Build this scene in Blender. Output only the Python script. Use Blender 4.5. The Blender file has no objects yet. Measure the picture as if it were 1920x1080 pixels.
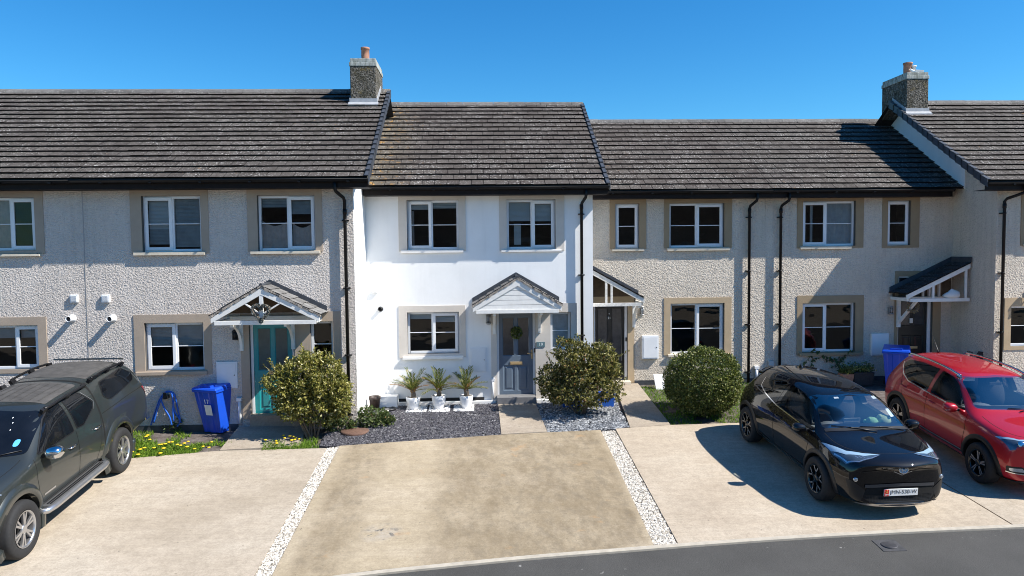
import bpy, bmesh, math, random
from mathutils import Vector, Matrix
from mathutils.bvhtree import BVHTree
from mathutils import noise as mnoise
random.seed(7)
SC = bpy.context.scene
COL = SC.collection
R = math.radians

# ------------------------------------------------------------------ camera
CAM = Vector((0.0, 0.0, 3.65))
FOC = 1350.0                       # focal length in photo pixels (1920 wide)
_yaw, _pit, _rol = math.atan2(59.3, FOC), math.atan2(70.5, FOC), 0.0104
_f = Vector((math.sin(_yaw) * math.cos(_pit), math.cos(_yaw) * math.cos(_pit), -math.sin(_pit)))
_r0 = Vector((math.cos(_yaw), -math.sin(_yaw), 0))
_u0 = _r0.cross(_f)
_r = _r0 * math.cos(_rol) - _u0 * math.sin(_rol)
_u = _u0 * math.cos(_rol) + _r0 * math.sin(_rol)
cd = bpy.data.cameras.new('camera'); cam = bpy.data.objects.new('camera', cd); COL.objects.link(cam)
cam.matrix_world = Matrix(((_r.x, _u.x, -_f.x, CAM.x), (_r.y, _u.y, -_f.y, CAM.y), (_r.z, _u.z, -_f.z, CAM.z), (0, 0, 0, 1)))
cd.sensor_width = 36; cd.lens = 36 * FOC / 1920; cd.clip_end = 2000; cd.clip_start = 0.05
SC.camera = cam

SLOPE = 0.0955
def zg(y):
    """Height of the sloping frontage at distance y."""
    if y < 8.5: return SLOPE * (8.5 - 17.2)
    return SLOPE * (min(y, 19.0) - 17.2)
def ray(px, py):
    return (_f * FOC + _r * (px - 960) - _u * (py - 540)).normalized()
def P(px, py, Y):
    """World point where the survey sight line (px, py) meets the wall plane at distance Y."""
    d = ray(px, py); return CAM + d * (Y / d.y)
def G(px, py):
    """World point where the sight line meets the sloping ground."""
    d = ray(px, py)
    a = CAM.z - SLOPE * (CAM.y - 17.2)
    t = a / (SLOPE * d.y - d.z)
    p = CAM + d * t
    if p.y < 8.5:
        p = CAM + d * ((zg(0) - CAM.z) / d.z)
    return p
def RC(x0, y0, x1, y1, Y):
    """X0, X1, Z0, Z1 of a rectangle on wall plane Y."""
    xm, ym = (x0 + x1) / 2, (y0 + y1) / 2
    return (P(x0, ym, Y).x, P(x1, ym, Y).x, P(xm, y1, Y).z, P(xm, y0, Y).z)

# ------------------------------------------------------------------ objects
def tag(o, label=None, cat=None, group=None, kind=None):
    if label: o['label'] = label
    if cat: o['category'] = cat
    if group: o['group'] = group
    if kind: o['kind'] = kind
    return o
def empty(name, loc, label=None, cat=None, group=None, rot=(0, 0, 0)):
    o = bpy.data.objects.new(name, None); COL.objects.link(o)
    o.location = loc; o.rotation_euler = rot; o.empty_display_size = 0.2
    return tag(o, label, cat, group)

class MB:
    def __init__(s): s.v = []; s.f = []; s.mi = []; s.sm = []
    def vert(s, p): s.v.append(tuple(p)); return len(s.v) - 1
    def face(s, idx, m=0, sm=False): s.f.append(tuple(idx)); s.mi.append(m); s.sm.append(sm)
    def poly(s, pts, m=0, sm=False): s.face([s.vert(p) for p in pts], m, sm)
    def box(s, x0, x1, y0, y1, z0, z1, m=0):
        b = [s.vert((x, y, z)) for z in (z0, z1) for y in (y0, y1) for x in (x0, x1)]
        for q in ((0, 2, 3, 1), (4, 5, 7, 6), (0, 1, 5, 4), (2, 6, 7, 3), (0, 4, 6, 2), (1, 3, 7, 5)):
            s.face([b[i] for i in q], m)
    def obox(s, c, ax, ay, az, m=0):
        """Box by centre and three half-axis vectors."""
        c, ax, ay, az = Vector(c), Vector(ax), Vector(ay), Vector(az)
        b = [s.vert(c + ax * i + ay * j + az * k) for k in (-1, 1) for j in (-1, 1) for i in (-1, 1)]
        for q in ((0, 2, 3, 1), (4, 5, 7, 6), (0, 1, 5, 4), (2, 6, 7, 3), (0, 4, 6, 2), (1, 3, 7, 5)):
            s.face([b[i] for i in q], m)
    def bar(s, p0, p1, w, h, up=(0, 0, 1), m=0):
        """Rectangular bar from p0 to p1, w across, h along up."""
        p0, p1, up = Vector(p0), Vector(p1), Vector(up)
        d = p1 - p0; L = d.length; d.normalize()
        sd = d.cross(up).normalized(); u2 = sd.cross(d).normalized()
        s.obox((p0 + p1) / 2, d * L / 2, sd * w / 2, u2 * h / 2, m)
    def prism(s, pts, d, m=0):
        """Polygon (3-D points) extruded by vector d."""
        d = Vector(d); n = len(pts)
        a = [s.vert(p) for p in pts]; b = [s.vert(Vector(p) + d) for p in pts]
        s.face(a[::-1], m); s.face(b, m)
        for i in range(n): s.face((a[i], a[(i + 1) % n], b[(i + 1) % n], b[i]), m)
    def tube(s, pts, r, n=8, m=0, caps=True, sm=True):
        pts = [Vector(p) for p in pts]; rings = []
        rr = r if isinstance(r, (list, tuple)) else [r] * len(pts)
        prev = None
        for i, p in enumerate(pts):
            d = (pts[min(i + 1, len(pts) - 1)] - pts[max(i - 1, 0)]).normalized()
            if prev is None:
                a = d.orthogonal().normalized()
            else:
                a = (prev - d * prev.dot(d)).normalized()
            prev = a; b = d.cross(a)
            rings.append([s.vert(p + (a * math.cos(t) + b * math.sin(t)) * rr[i]) for t in [2 * math.pi * k / n for k in range(n)]])
        for A, B in zip(rings, rings[1:]):
            for k in range(n): s.face((A[k], A[(k + 1) % n], B[(k + 1) % n], B[k]), m, sm)
        if caps: s.face(rings[0][::-1], m); s.face(rings[-1], m)
    def lathe(s, prof, o=(0, 0, 0), n=24, m=0, axis='z', sm=True, capb=True, capt=True):
        rings = []
        for r, h in prof:
            ring = []
            for k in range(n):
                t = 2 * math.pi * k / n; c, d = r * math.cos(t), r * math.sin(t)
                q = (c, d, h) if axis == 'z' else ((h, c, d) if axis == 'x' else (c, h, d))
                ring.append(s.vert((o[0] + q[0], o[1] + q[1], o[2] + q[2])))
            rings.append(ring)
        for A, B in zip(rings, rings[1:]):
            for k in range(n): s.face((A[k], A[(k + 1) % n], B[(k + 1) % n], B[k]), m, sm)
        if capb: s.face(rings[0][::-1], m)
        if capt: s.face(rings[-1], m)
    def build(s, name, mats, parent=None, bevel=0, local=False, seg=2):
        me = bpy.data.meshes.new(name)
        me.from_pydata(s.v, [], s.f)
        mats = mats if isinstance(mats, (list, tuple)) else [mats]
        for m_ in mats: me.materials.append(m_)
        me.polygons.foreach_set('material_index', s.mi)
        me.polygons.foreach_set('use_smooth', s.sm)
        if bevel:
            bm = bmesh.new(); bm.from_mesh(me)
            bmesh.ops.remove_doubles(bm, verts=bm.verts, dist=1e-5)
            es = [e for e in bm.edges if len(e.link_faces) == 2 and e.calc_face_angle(0) > 0.6]
            bmesh.ops.bevel(bm, geom=es, offset=bevel, segments=seg, affect='EDGES', profile=0.6, clamp_overlap=True)
            bm.to_mesh(me); bm.free()
        me.validate(); me.update()
        return link(me, name, parent, local)

def link(me, name, parent=None, local=False):
    o = bpy.data.objects.new(name, me); COL.objects.link(o)
    if parent:
        o.parent = parent
        if parent.type == 'EMPTY' and not local:
            o.matrix_parent_inverse = parent.matrix_basis.inverted()
    return o
def kids(o): return [c for c in bpy.data.objects if c.parent == o]
def copy_tree(o, parent=None, kd=None):
    if kd is None:
        kd = {}
        for c in bpy.data.objects:
            if c.parent: kd.setdefault(c.parent.name, []).append(c)
    c = o.copy(); COL.objects.link(c)
    if parent: c.parent = parent
    for k in kd.get(o.name, []): copy_tree(k, c, kd)
    return c

# ------------------------------------------------------------------ materials
class NT:
    def __init__(s, name):
        s.m = bpy.data.materials.new(name); s.m.use_nodes = True
        s.t = s.m.node_tree; s.n = s.t.nodes; s.n.clear()
        s.out = s.n.new('ShaderNodeOutputMaterial')
    def add(s, typ, **kw):
        n = s.n.new(typ)
        for k, v in kw.items(): setattr(n, k, v)
        return n
    def ln(s, a, b): s.t.links.new(a, b)
    def val(s, sock, v):
        if hasattr(v, 'links') or hasattr(v, 'is_linked'): s.ln(v, sock)
        else: sock.default_value = v
    def coord(s, sc=(1, 1, 1), kind='Object'):
        tc = s.add('ShaderNodeTexCoord'); mp = s.add('ShaderNodeMapping')
        s.ln(tc.outputs[kind], mp.inputs[0]); mp.inputs['Scale'].default_value = sc
        return mp.outputs[0]
    def noise(s, vec, scale, detail=4, rough=.6, out='Fac', dist=0):
        n = s.add('ShaderNodeTexNoise'); s.ln(vec, n.inputs['Vector'])
        n.inputs['Scale'].default_value = scale; n.inputs['Detail'].default_value = detail
        n.inputs['Roughness'].default_value = rough; n.inputs['Distortion'].default_value = dist
        return n.outputs[0] if out == 'Fac' else n.outputs['Color']
    def voro(s, vec, scale, feat='F1', out='Distance'):
        n = s.add('ShaderNodeTexVoronoi', feature=feat); s.ln(vec, n.inputs['Vector']); n.inputs['Scale'].default_value = scale
        return n.outputs[out]
    def ramp(s, fac, stops, interp='LINEAR'):
        n = s.add('ShaderNodeValToRGB'); n.color_ramp.interpolation = interp
        e = n.color_ramp.elements
        while len(e) < len(stops): e.new(.5)
        for el, (p, c) in zip(e, stops):
            el.position = p; el.color = (c, c, c, 1) if isinstance(c, (int, float)) else (*c, 1)
        s.ln(fac, n.inputs[0]); return n.outputs[0]
    def mix(s, fac, a, b, mode='MIX'):
        n = s.add('ShaderNodeMix', data_type='RGBA', blend_type=mode)
        s.val(n.inputs[0], fac)
        for sock, v in ((n.inputs[6], a), (n.inputs[7], b)):
            if isinstance(v, tuple): sock.default_value = (*v[:3], 1)
            else: s.ln(v, sock)
        return n.outputs[2]
    def math(s, op, a, b=0.0):
        n = s.add('ShaderNodeMath', operation=op); s.val(n.inputs[0], a); s.val(n.inputs[1], b); return n.outputs[0]
    def bump(s, h, strength=.5, dist=.01, normal=None):
        n = s.add('ShaderNodeBump'); s.ln(h, n.inputs['Height'])
        n.inputs['Strength'].default_value = strength; n.inputs['Distance'].default_value = dist
        if normal: s.ln(normal, n.inputs['Normal'])
        return n.outputs[0]
    def island(s):
        return s.add('ShaderNodeNewGeometry').outputs['Random Per Island']
    def princ(s, col, rough=.6, metal=0, spec=.5, normal=None, coat=0, sheen=0, trans=0):
        b = s.add('ShaderNodeBsdfPrincipled')
        if isinstance(col, tuple): b.inputs['Base Color'].default_value = (*col[:3], 1)
        else: s.ln(col, b.inputs['Base Color'])
        s.val(b.inputs['Roughness'], rough); s.val(b.inputs['Metallic'], metal)
        b.inputs['Specular IOR Level'].default_value = spec
        b.inputs['Coat Weight'].default_value = coat; b.inputs['Coat Roughness'].default_value = .03
        if normal: s.ln(normal, b.inputs['Normal'])
        s.ln(b.outputs[0], s.out.inputs[0]); return b

def pm(name, col, rough=.6, var=.12, scale=6, bump=0, bscale=40, metal=0, spec=.5, coat=0, bdist=.005, isl=0):
    """Plain surface with noise mottling (and optional bump and per-piece tint)."""
    t = NT(name); v = t.coord()
    n = t.noise(v, scale, 5)
    lo = tuple(c * (1 - var) for c in col); hi = tuple(min(1, c * (1 + var)) for c in col)
    c = t.ramp(n, [(.3, lo), (.7, hi)])
    if isl:
        k = t.ramp(t.island(), [(0, 1 - isl), (1, 1.0)])
        c = t.mix(1.0, c, k, 'MULTIPLY')
    nb = t.bump(t.noise(v, bscale, 4), bump, bdist) if bump else None
    t.princ(c, rough, metal, spec, nb, coat)
    return t.m
# ------------------------------------------------------------------ light
SUN = Vector((3.0, -1.0, 3.3)).normalized()
el = math.asin(SUN.z); az = math.atan2(SUN.x, SUN.y)         # azimuth clockwise from +Y
w = bpy.data.worlds.new('World'); SC.world = w; w.use_nodes = True
nt = w.node_tree; bg = nt.nodes['Background']
sky = nt.nodes.new('ShaderNodeTexSky'); sky.sky_type = 'NISHITA'; sky.sun_disc = False
sky.sun_elevation = el; sky.sun_rotation = az
sky.air_density = 1.0; sky.dust_density = 0.15; sky.ozone_density = 3.0; sky.altitude = 0
hs = nt.nodes.new('ShaderNodeHueSaturation'); hs.inputs['Saturation'].default_value = 1.35
nt.links.new(sky.outputs[0], hs.inputs['Color']); tn = nt.nodes.new('ShaderNodeMix'); tn.data_type = 'RGBA'; tn.blend_type = 'MULTIPLY'; tn.inputs[0].default_value = 1; tn.inputs[7].default_value = (.49, .85, .94, 1)
nt.links.new(hs.outputs[0], tn.inputs[6]); nt.links.new(tn.outputs[2], bg.inputs[0]); bg.inputs[1].default_value = 0.107
sd = bpy.data.lights.new('sun', 'SUN'); sun = bpy.data.objects.new('sun', sd); COL.objects.link(sun)
sd.energy = 5.0; sd.angle = R(0.53); sd.color = (1.0, .95, .87)
sun.rotation_euler = SUN.to_track_quat('Z', 'Y').to_euler(); sun.location = SUN * 60
SC.view_settings.view_transform = 'Standard'; SC.view_settings.look = 'None'
SC.view_settings.exposure = 0.75; SC.view_settings.gamma = 1.0
try:
    SC.cycles.use_denoising = True
    SC.cycles.filter_width = 1.0
    SC.cycles.max_bounces = 6; SC.cycles.transparent_max_bounces = 12
    SC.cycles.sample_clamp_indirect = 6
except Exception: pass

# ------------------------------------------------------------------ shared materials
def roughcast(name, ca, cb):
    t = NT(name); v = t.coord()
    vs = t.coord((1, 1, 1.25))
    h1 = t.noise(vs, 27, 2.5, .55, dist=.5); h2 = t.noise(v, 70, 2, .6)
    h = t.math('ADD', t.ramp(h1, [(.3, 0), (.68, 1)]), t.math('MULTIPLY', h2, .25))
    base = t.ramp(t.noise(v, .9, 4), [(.3, ca), (.7, cb)])
    pit = t.ramp(h1, [(.25, .80), (.5, 1.0)])
    c = t.mix(1.0, base, pit, 'MULTIPLY')
    # rain streaks and grime low on the wall
    st = t.ramp(t.noise(t.coord((3, 3, .15)), 3, 4), [(.45, 1.0), (.8, .86)])
    c = t.mix(1.0, c, st, 'MULTIPLY')
    t.princ(c, .92, 0, .15, t.bump(h, .85, .018)); return t.m
M = {}
M['rough_grey'] = roughcast('roughcast_grey', (.60, .54, .485), (.68, .62, .565))
M['rough_cream'] = roughcast('roughcast_cream', (.61, .54, .45), (.69, .615, .52))
t = NT('white_render'); v = t.coord()
c = t.ramp(t.noise(v, 1.3, 5), [(.3, (.80, .80, .79)), (.7, (.87, .87, .86))])
c = t.mix(1.0, c, t.ramp(t.noise(t.coord((2, 2, .2)), 2.5, 4), [(.5, 1.0), (.85, .93)]), 'MULTIPLY')
t.princ(c, .85, 0, .2, t.bump(t.noise(v, 55, 3), .2, .006)); M['white_wall'] = t.m
M['band_grey'] = pm('surround_grey', (.385, .31, .24), .9, .08, 3, .3, 60)
M['band_beige'] = pm('surround_beige', (.45, .34, .215), .9, .08, 3, .3, 60)
M['band_beige_shaded'] = pm('surround_beige_shaded', (.315, .235, .145), .9, .08, 3, .3, 60)  # shaded copy of the beige surround, the shade put into its colour
M['band_pale'] = pm('surround_pale', (.60, .55, .49), .9, .06, 3, .25, 60)
M['sill'] = pm('sill_cream', (.62, .55, .44), .8, .1, 5, .2, 40)
M['sill_white'] = pm('sill_white', (.82, .80, .77), .8, .06, 5, .2, 40)
M['upvc'] = pm('white_plastic_frame', (.80, .81, .82), .3, .03, 4)
M['black_plastic'] = pm('black_gutter_plastic', (.006, .006, .007), .45, .3, 5, spec=.25)
M['fascia'] = pm('dark_fascia', (.012, .008, .007), .6, .3, 5, spec=.2)
M['wood_white'] = pm('white_painted_wood', (.74, .73, .70), .55, .08, 7, .15, 30)
M['wood_worn'] = pm('weathered_white_wood', (.62, .60, .56), .7, .25, 14, .2, 30)
M['dark_timber'] = pm('dark_brown_boarding', (.10, .07, .045), .8, .3, 9)
M['brass'] = pm('brass', (.62, .45, .24), .35, .15, 20, metal=.6)
M['steel'] = pm('grey_metal', (.42, .42, .42), .4, .15, 20, metal=.8)
M['black_metal'] = pm('black_metal', (.015, .015, .016), .45, .2, 20)
M['lead'] = pm('lead_flashing', (.34, .35, .37), .6, .18, 8)
M['lead_dark'] = pm('dark_flashing', (.045, .05, .06), .55, .3, 8)
M['terracotta'] = pm('terracotta', (.36, .18, .12), .85, .25, 12, .2, 40)
M['black'] = pm('matt_black', (.008, .008, .009), .7, .2, 12)
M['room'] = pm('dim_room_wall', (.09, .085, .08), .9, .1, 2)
M['blind_white'] = pm('white_blind', (.70, .71, .70), .8, .05, 3)
M['blind_grey'] = pm('grey_blind', (.42, .45, .46), .8, .12, 6)
M['curtain_pink'] = pm('pale_curtain', (.55, .47, .43), .9, .12, 9)

def glass(name, tint=(.9, .93, .92), boost=1.0, wave=.25, base=.04):
    t = NT(name); v = t.coord()
    bmp = t.bump(t.noise(t.coord((1, 1, 1.6)), 1.6, 2, .4), wave, .02)
    fr = t.add('ShaderNodeFresnel'); fr.inputs[0].default_value = 1.5
    fac = t.math('MINIMUM', t.math('MULTIPLY', fr.outputs[0], boost), 1.0)
    tr = t.add('ShaderNodeBsdfTransparent')
    col = t.ramp(t.noise(v, 2.2, 3), [(.3, tuple(c * .94 for c in tint)), (.7, tint)]); t.ln(col, tr.inputs[0])
    gl = t.add('ShaderNodeBsdfGlossy'); gl.inputs['Roughness'].default_value = .015; t.ln(bmp, gl.inputs['Normal'])
    mx = t.add('ShaderNodeMixShader'); t.ln(fac, mx.inputs[0]); t.ln(tr.outputs[0], mx.inputs[1]); t.ln(gl.outputs[0], mx.inputs[2])
    t.ln(mx.outputs[0], t.out.inputs[0]); return t.m
M['glass'] = glass('window_glass', (.84, .87, .87), .85, .35)
M['car_glass'] = glass('car_glass', (.80, .84, .84), .34, .02)
M['car_glass_dark'] = glass('tinted_car_glass', (.16, .17, .18), 1.2, .02)
M['lens'] = glass('clear_lens', (.85, .9, .95), 1.6, .05)
t = NT('frosted_glass'); v = t.coord()
t.princ(t.ramp(t.noise(v, 9, 3), [(.3, (.16, .21, .24)), (.7, (.23, .29, .33))]), .18, 0, .6, t.bump(t.noise(v, 60, 2), .2, .004)); M['frosted'] = t.m
t = NT('dark_door_glass'); v = t.coord()
t.princ(t.ramp(t.noise(v, 5, 3), [(.3, (.03, .03, .035)), (.7, (.055, .055, .06))]), .12, 0, .6); M['door_glass'] = t.m
t = NT('teal_reflection_door_glass'); v = t.coord()
t.princ(t.ramp(t.noise(v, 5, 3), [(.3, (.022, .055, .062)), (.7, (.035, .080, .088))]), .15, 0, .6); M['door_glass_teal'] = t.m  # part of the teal is a reflection put into the glass colour

def tiles(name, dark, light, lichen=.5, moss=.5, orange_x=None):
    t = NT(name); v = t.coord()
    isl = t.ramp(t.island(), [(0, dark), (1, light)])
    n = t.noise(v, 9, 5, .65)
    c = t.mix(t.ramp(n, [(.35, .55), (.75, 0.0)]), isl, tuple(x * .55 for x in dark))
    # pale lichen crust in spots
    sp = t.noise(v, 26, 3, .6); zone = t.noise(v, 1.1, 3)
    f = t.math('MULTIPLY', t.ramp(sp, [(.585, 0), (.635, 1)]), t.ramp(zone, [(.38, .25), (.62, lichen)]))
    c = t.mix(f, c, (.47, .45, .425))
    # brown-black moss
    f2 = t.math('MULTIPLY', t.ramp(t.noise(v, 13, 4, .7), [(.55, 0), (.66, 1)]), t.ramp(t.noise(v, .8, 2), [(.4, 0), (.65, moss)]))
    c = t.mix(f2, c, (.035, .022, .02))
    # rare orange lichen
    f3 = t.math('MULTIPLY', t.ramp(t.noise(v, 10, 2), [(.70, 0), (.74, 1)]), t.ramp(t.noise(v, .55, 1), [(.55, 0), (.62, .8)]))
    c = t.mix(f3, c, (.34, .17, .05))
    if orange_x:                                              # ochre lichen down the valley beside the taller roof
        sx = t.add('ShaderNodeSeparateXYZ'); tc = t.add('ShaderNodeTexCoord'); t.ln(tc.outputs['Object'], sx.inputs[0])
        mr = t.add('ShaderNodeMapRange'); t.ln(sx.outputs[0], mr.inputs[0]); mr.inputs[1].default_value = orange_x; mr.inputs[2].default_value = orange_x + 1.1; mr.inputs[3].default_value = 1; mr.inputs[4].default_value = 0
        k = t.math('MULTIPLY', mr.outputs[0], t.ramp(t.noise(v, 3, 4), [(.35, .05), (.6, .45)])); c = t.mix(k, c, (.14, .122, .08))
        k = t.math('MULTIPLY', mr.outputs[0], t.ramp(t.noise(v, 7, 2), [(.60, 0), (.66, .9)])); c = t.mix(k, c, (.36, .20, .06))
    t.princ(c, .88, 0, .2, t.bump(t.math('ADD', n, sp), .45, .008)); return t.m
M['tiles'] = tiles('concrete_roof_tiles', (.072, .062, .055), (.116, .102, .091), 1.1, .9)
M['tiles_moss'] = tiles('mossy_roof_tiles', (.073, .061, .054), (.115, .100, .089), 1.3, 1.5)
M['tiles_ochre'] = tiles('ochre_spotted_roof_tiles', (.073, .061, .054), (.115, .100, .089), 1.3, 1.3, -2.6)
M['ridge'] = tiles('ridge_tiles', (.12, .115, .11), (.20, .19, .18), .8, .3)
M['tile_edge'] = pm('tile_tail_dirt_shade', (.016, .014, .013), .95, .4, 20)  # dirty tails, blackened to carry the shadow line under each course as well
M['verge'] = pm('dry_verge_plastic', (.052, .058, .07), .5, .15, 6)
t = NT('mossy_roughcast'); v = t.coord()
h1 = t.noise(v, 24, 3, .6, dist=.5)
c = t.ramp(h1, [(.34, (.03, .027, .02)), (.52, (.13, .118, .10)), (.76, (.40, .37, .33))])
c = t.mix(t.ramp(t.noise(v, 2.2, 4), [(.45, 0), (.7, .85)]), c, (.045, .04, .022))
c = t.mix(t.ramp(t.noise(v, 4.5, 3), [(.58, 0), (.72, .6)]), c, (.22, .16, .05))
t.princ(c, .95, 0, .1, t.bump(h1, .8, .04)); M['chimney'] = t.m
t = NT('stained_cap'); v = t.coord()
c = t.ramp(t.noise(t.coord((4, 4, 1)), 3, 5), [(.32, (.13, .14, .11)), (.6, (.42, .43, .40)), (.8, (.6, .6, .57))])
t.princ(c, .9, 0, .2, t.bump(t.noise(v, 30, 3), .3, .01)); M['cap'] = t.m
# ------------------------------------------------------------------ ground
def gpoly(px, h=0.0):
    out = []
    for p in px:
        q = G(*p); out.append(Vector((q.x, q.y, zg(q.y) + h)))
    return out
def slab(name, pts, h, mat, thick=.12, **kw):
    """Flat slab lying on the slope; pts are world (x, y)."""
    mb = MB()
    mb.prism([(x, y, zg(y) + h - thick) for x, y in pts], (0, 0, thick))
    o = mb.build(name, mat); return tag(o, **kw)

# soil / verge under everything, to the horizon
t = NT('soil'); v = t.coord()
n = t.noise(v, 6, 6, .7)
c = t.ramp(n, [(.3, (.06, .048, .04)), (.6, (.15, .13, .12)), (.8, (.24, .22, .20))])
far = t.noise(v, .15, 4)
t.princ(c, .95, 0, .1, t.bump(n, .7, .04)); M['soil'] = t.m
ys = [-300, -60, -12, 0, 4, 7, 8.5, 12, 16, 19, 24, 40, 120, 400]; xs = [-400, -100, -40, -20, -10, 0, 10, 20, 40, 100, 400]
mb = MB()
gv = [[mb.vert((x, y, zg(y) - (.02 if y > 8 else .0))) for x in xs] for y in ys]
for j in range(len(ys) - 1):
    for i in range(len(xs) - 1): mb.face((gv[j][i], gv[j][i + 1], gv[j + 1][i + 1], gv[j + 1][i]))
tag(mb.build('ground', M['soil']), kind='structure')

# concrete drives
def concrete(name, c0, c1, c2, stain=0.0, x0=0, x1=1):
    t = NT(name); v = t.coord()
    n1 = t.noise(t.coord((.55, 1, 1)), 1.1, 6, .6); n2 = t.noise(v, 7, 5, .65); n3 = t.noise(v, 90, 3, .7)
    c = t.ramp(n1, [(.28, c0), (.5, c1), (.72, c2)])
    c = t.mix(t.ramp(n2, [(.35, .30), (.62, 0)]), c, tuple(x * .62 for x in c0))
    br = t.noise(t.coord((.35, 9, 1)), 2.5, 3)           # brushed finish across the drive
    c = t.mix(1.0, c, t.ramp(br, [(.3, .94), (.7, 1.05)]), 'MULTIPLY')
    c = t.mix(1.0, c, t.ramp(n3, [(.25, .80), (.75, 1.10)]), 'MULTIPLY')
    c = t.mix(1.0, c, t.ramp(t.noise(v, 28, 4, .7), [(.28, .86), (.6, 1.03)]), 'MULTIPLY')
    c = t.mix(t.ramp(t.noise(v, 17, 2, .4), [(.74, 0), (.77, .6)]), c, (.10, .085, .07))
    if stain:
        sp = t.add('ShaderNodeSeparateXYZ'); tc = t.add('ShaderNodeTexCoord'); t.ln(tc.outputs['Object'], sp.inputs[0])
        u = t.add('ShaderNodeMapRange'); t.ln(sp.outputs[0], u.inputs[0]); u.inputs[1].default_value = x0; u.inputs[2].default_value = x1
        band = t.ramp(u.outputs[0], [(0.0, .15), (.04, .8), (.12, .7), (.19, .10), (.31, .10), (.40, .80), (.93, .95), (.96, .05)])
        k = t.math('MULTIPLY', band, t.ramp(t.noise(t.coord((1.4, .75, 1)), 1.7, 10, .78), [(.30, .05), (.66, 1)]))
        c = t.mix(t.math('MULTIPLY', k, stain), c, (.18, .138, .086))
        k2 = t.math('MULTIPLY', band, t.ramp(t.noise(t.coord((1.5, .9, 1)), 4, 7, .74), [(.48, 0), (.62, .6)]))
        c = t.mix(t.math('MULTIPLY', k2, t.math('MULTIPLY', stain, .7)), c, (.145, .122, .092))
        o_ = G(716, 1003); vd = t.add('ShaderNodeVectorMath', operation='DISTANCE'); t.ln(tc.outputs['Object'], vd.inputs[0]); vd.inputs[1].default_value = (o_.x, o_.y, o_.z)
        spot = t.ramp(vd.outputs['Value'], [(0, 1), (.12, .9), (.36, 0)])
        c = t.mix(t.math('MULTIPLY', spot, t.ramp(t.noise(v, 3, 3), [(.4, 0), (.6, .45)])), c, (.42, .40, .38))
        c = t.mix(t.math('MULTIPLY', spot, t.ramp(t.noise(v, 9, 3, .5), [(.54, 0), (.60, 1)])), c, (.10, .095, .09))
        c = t.mix(t.math('MULTIPLY', t.ramp(t.noise(v, 2.0, 3), [(.66, 0), (.74, 1)]), .35), c, (.42, .24, .10))
    t.princ(c, .9, 0, .25, t.bump(t.math('ADD', n3, br), .25, .006)); return t.m
M['conc_pink'] = concrete('concrete_pinkish', (.40, .33, .25), (.465, .39, .30), (.50, .43, .34))
M['conc_buff'] = concrete('concrete_buff', (.375, .315, .24), (.45, .383, .30), (.50, .437, .352))
ga, gb = G(560, 1000).x, G(1215, 1000).x
M['conc_stain'] = concrete('concrete_stained', (.355, .285, .19), (.435, .36, .252), (.49, .412, .305), 1.0, -2.75, 2.72)
M['conc_path'] = concrete('concrete_path', (.30, .25, .20), (.38, .32, .25), (.44, .38, .31))

kerb_px = [(300, 1138), (450, 1110), (570, 1092), (690, 1075), (800, 1064.5), (960, 1048), (1100, 1036.5), (1225, 1027), (1270, 1023), (1400, 1013.5), (1520, 1005.5), (1700, 995.5), (1896, 987), (2050, 981)]
kerb = [G(p[0], p[1] + 6) for p in kerb_px]
kerb_xy = [(-16, kerb[0].y - 1.9)] + [(k.x, k.y) for k in kerb] + [(18, kerb[-1].y + .5)]
def kerb_y(x):
    for (xa, ya), (xb, yb) in zip(kerb_xy, kerb_xy[1:]):
        if xa <= x <= xb: return ya + (yb - ya) * (x - xa) / (xb - xa)
    return kerb_xy[-1][1]
def line_to_kerb(pa, pb, back=.09):
    """Extend the drive edge pa->pb until it meets the kerb."""
    a, b = G(*pa), G(*pb); d = (b - a)
    for i in range(4000):
        q = a + d * (i * .001)
        if q.y <= kerb_y(q.x) + back: return (q.x, q.y)
    return (b.x, b.y)
def kerb_between(xa, xb, back=.09):
    n = 8; return [(xa + (xb - xa) * i / n, kerb_y(xa + (xb - xa) * i / n) + back) for i in range(1, n)]
def gx(p): q = G(*p); return (q.x, q.y)

a1 = gx((612, 843)); a2 = line_to_kerb((612, 843), (478, 1080))
lf = G(0, 868); 
drive_a = [(-13, lf.y - .9), (lf.x, lf.y), gx((245, 862)), gx((410, 848)), a1, a2] + kerb_between(a2[0], -13) + [(-13, kerb_y(-13) + .09)]
slab('driveway', drive_a, .03, M['conc_buff'], kind='structure', label='buff concrete driveway beside the pickup')
b1 = gx((637, 839)); b2 = line_to_kerb((637, 839), (512, 1080)); b4 = gx((1126, 809)); b3 = line_to_kerb((1126, 809), (1225, 1025))
far_b = [gx(p) for p in ((780, 829), (940, 818), (1027, 813.5))]
drive_b = [b1] + far_b + [b4, b3] + kerb_between(b3[0], b2[0]) + [b2]
slab('driveway', drive_b, .034, M['conc_stain'], kind='structure', label='empty stained concrete driveway of white house')
c1 = gx((1154, 806.5)); c2 = line_to_kerb((1154, 806.5), (1270, 1020))
j1 = gx((1700, 866)); j2 = line_to_kerb((1780, 915), (1896, 986)); jd = (j2[0] + (G(1780, 915).x - j2[0]) * 4.2, j2[1] + (G(1780, 915).y - j2[1]) * 4.2)
far_c = [gx((1256, 799.5)), gx((1400, 795)), (jd[0] - .02, gx((1400, 795))[1] + .55)]
drive_c = [c1] + far_c + [(j2[0] - .015, j2[1])] + kerb_between(j2[0] - .015, c2[0]) + [c2]
slab('driveway', drive_c, .032, M['conc_pink'], kind='structure', label='pinkish concrete driveway under black car')
drive_d = [(j2[0] + .015, j2[1]), (jd[0] + .01, far_c[-1][1]), (17, far_c[-1][1] + .6), (17, kerb_y(17) + .09)] + kerb_between(17, j2[0] + .015)
slab('driveway', drive_d, .03, M['conc_buff'], kind='structure', label='concrete driveway under red car')

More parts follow.
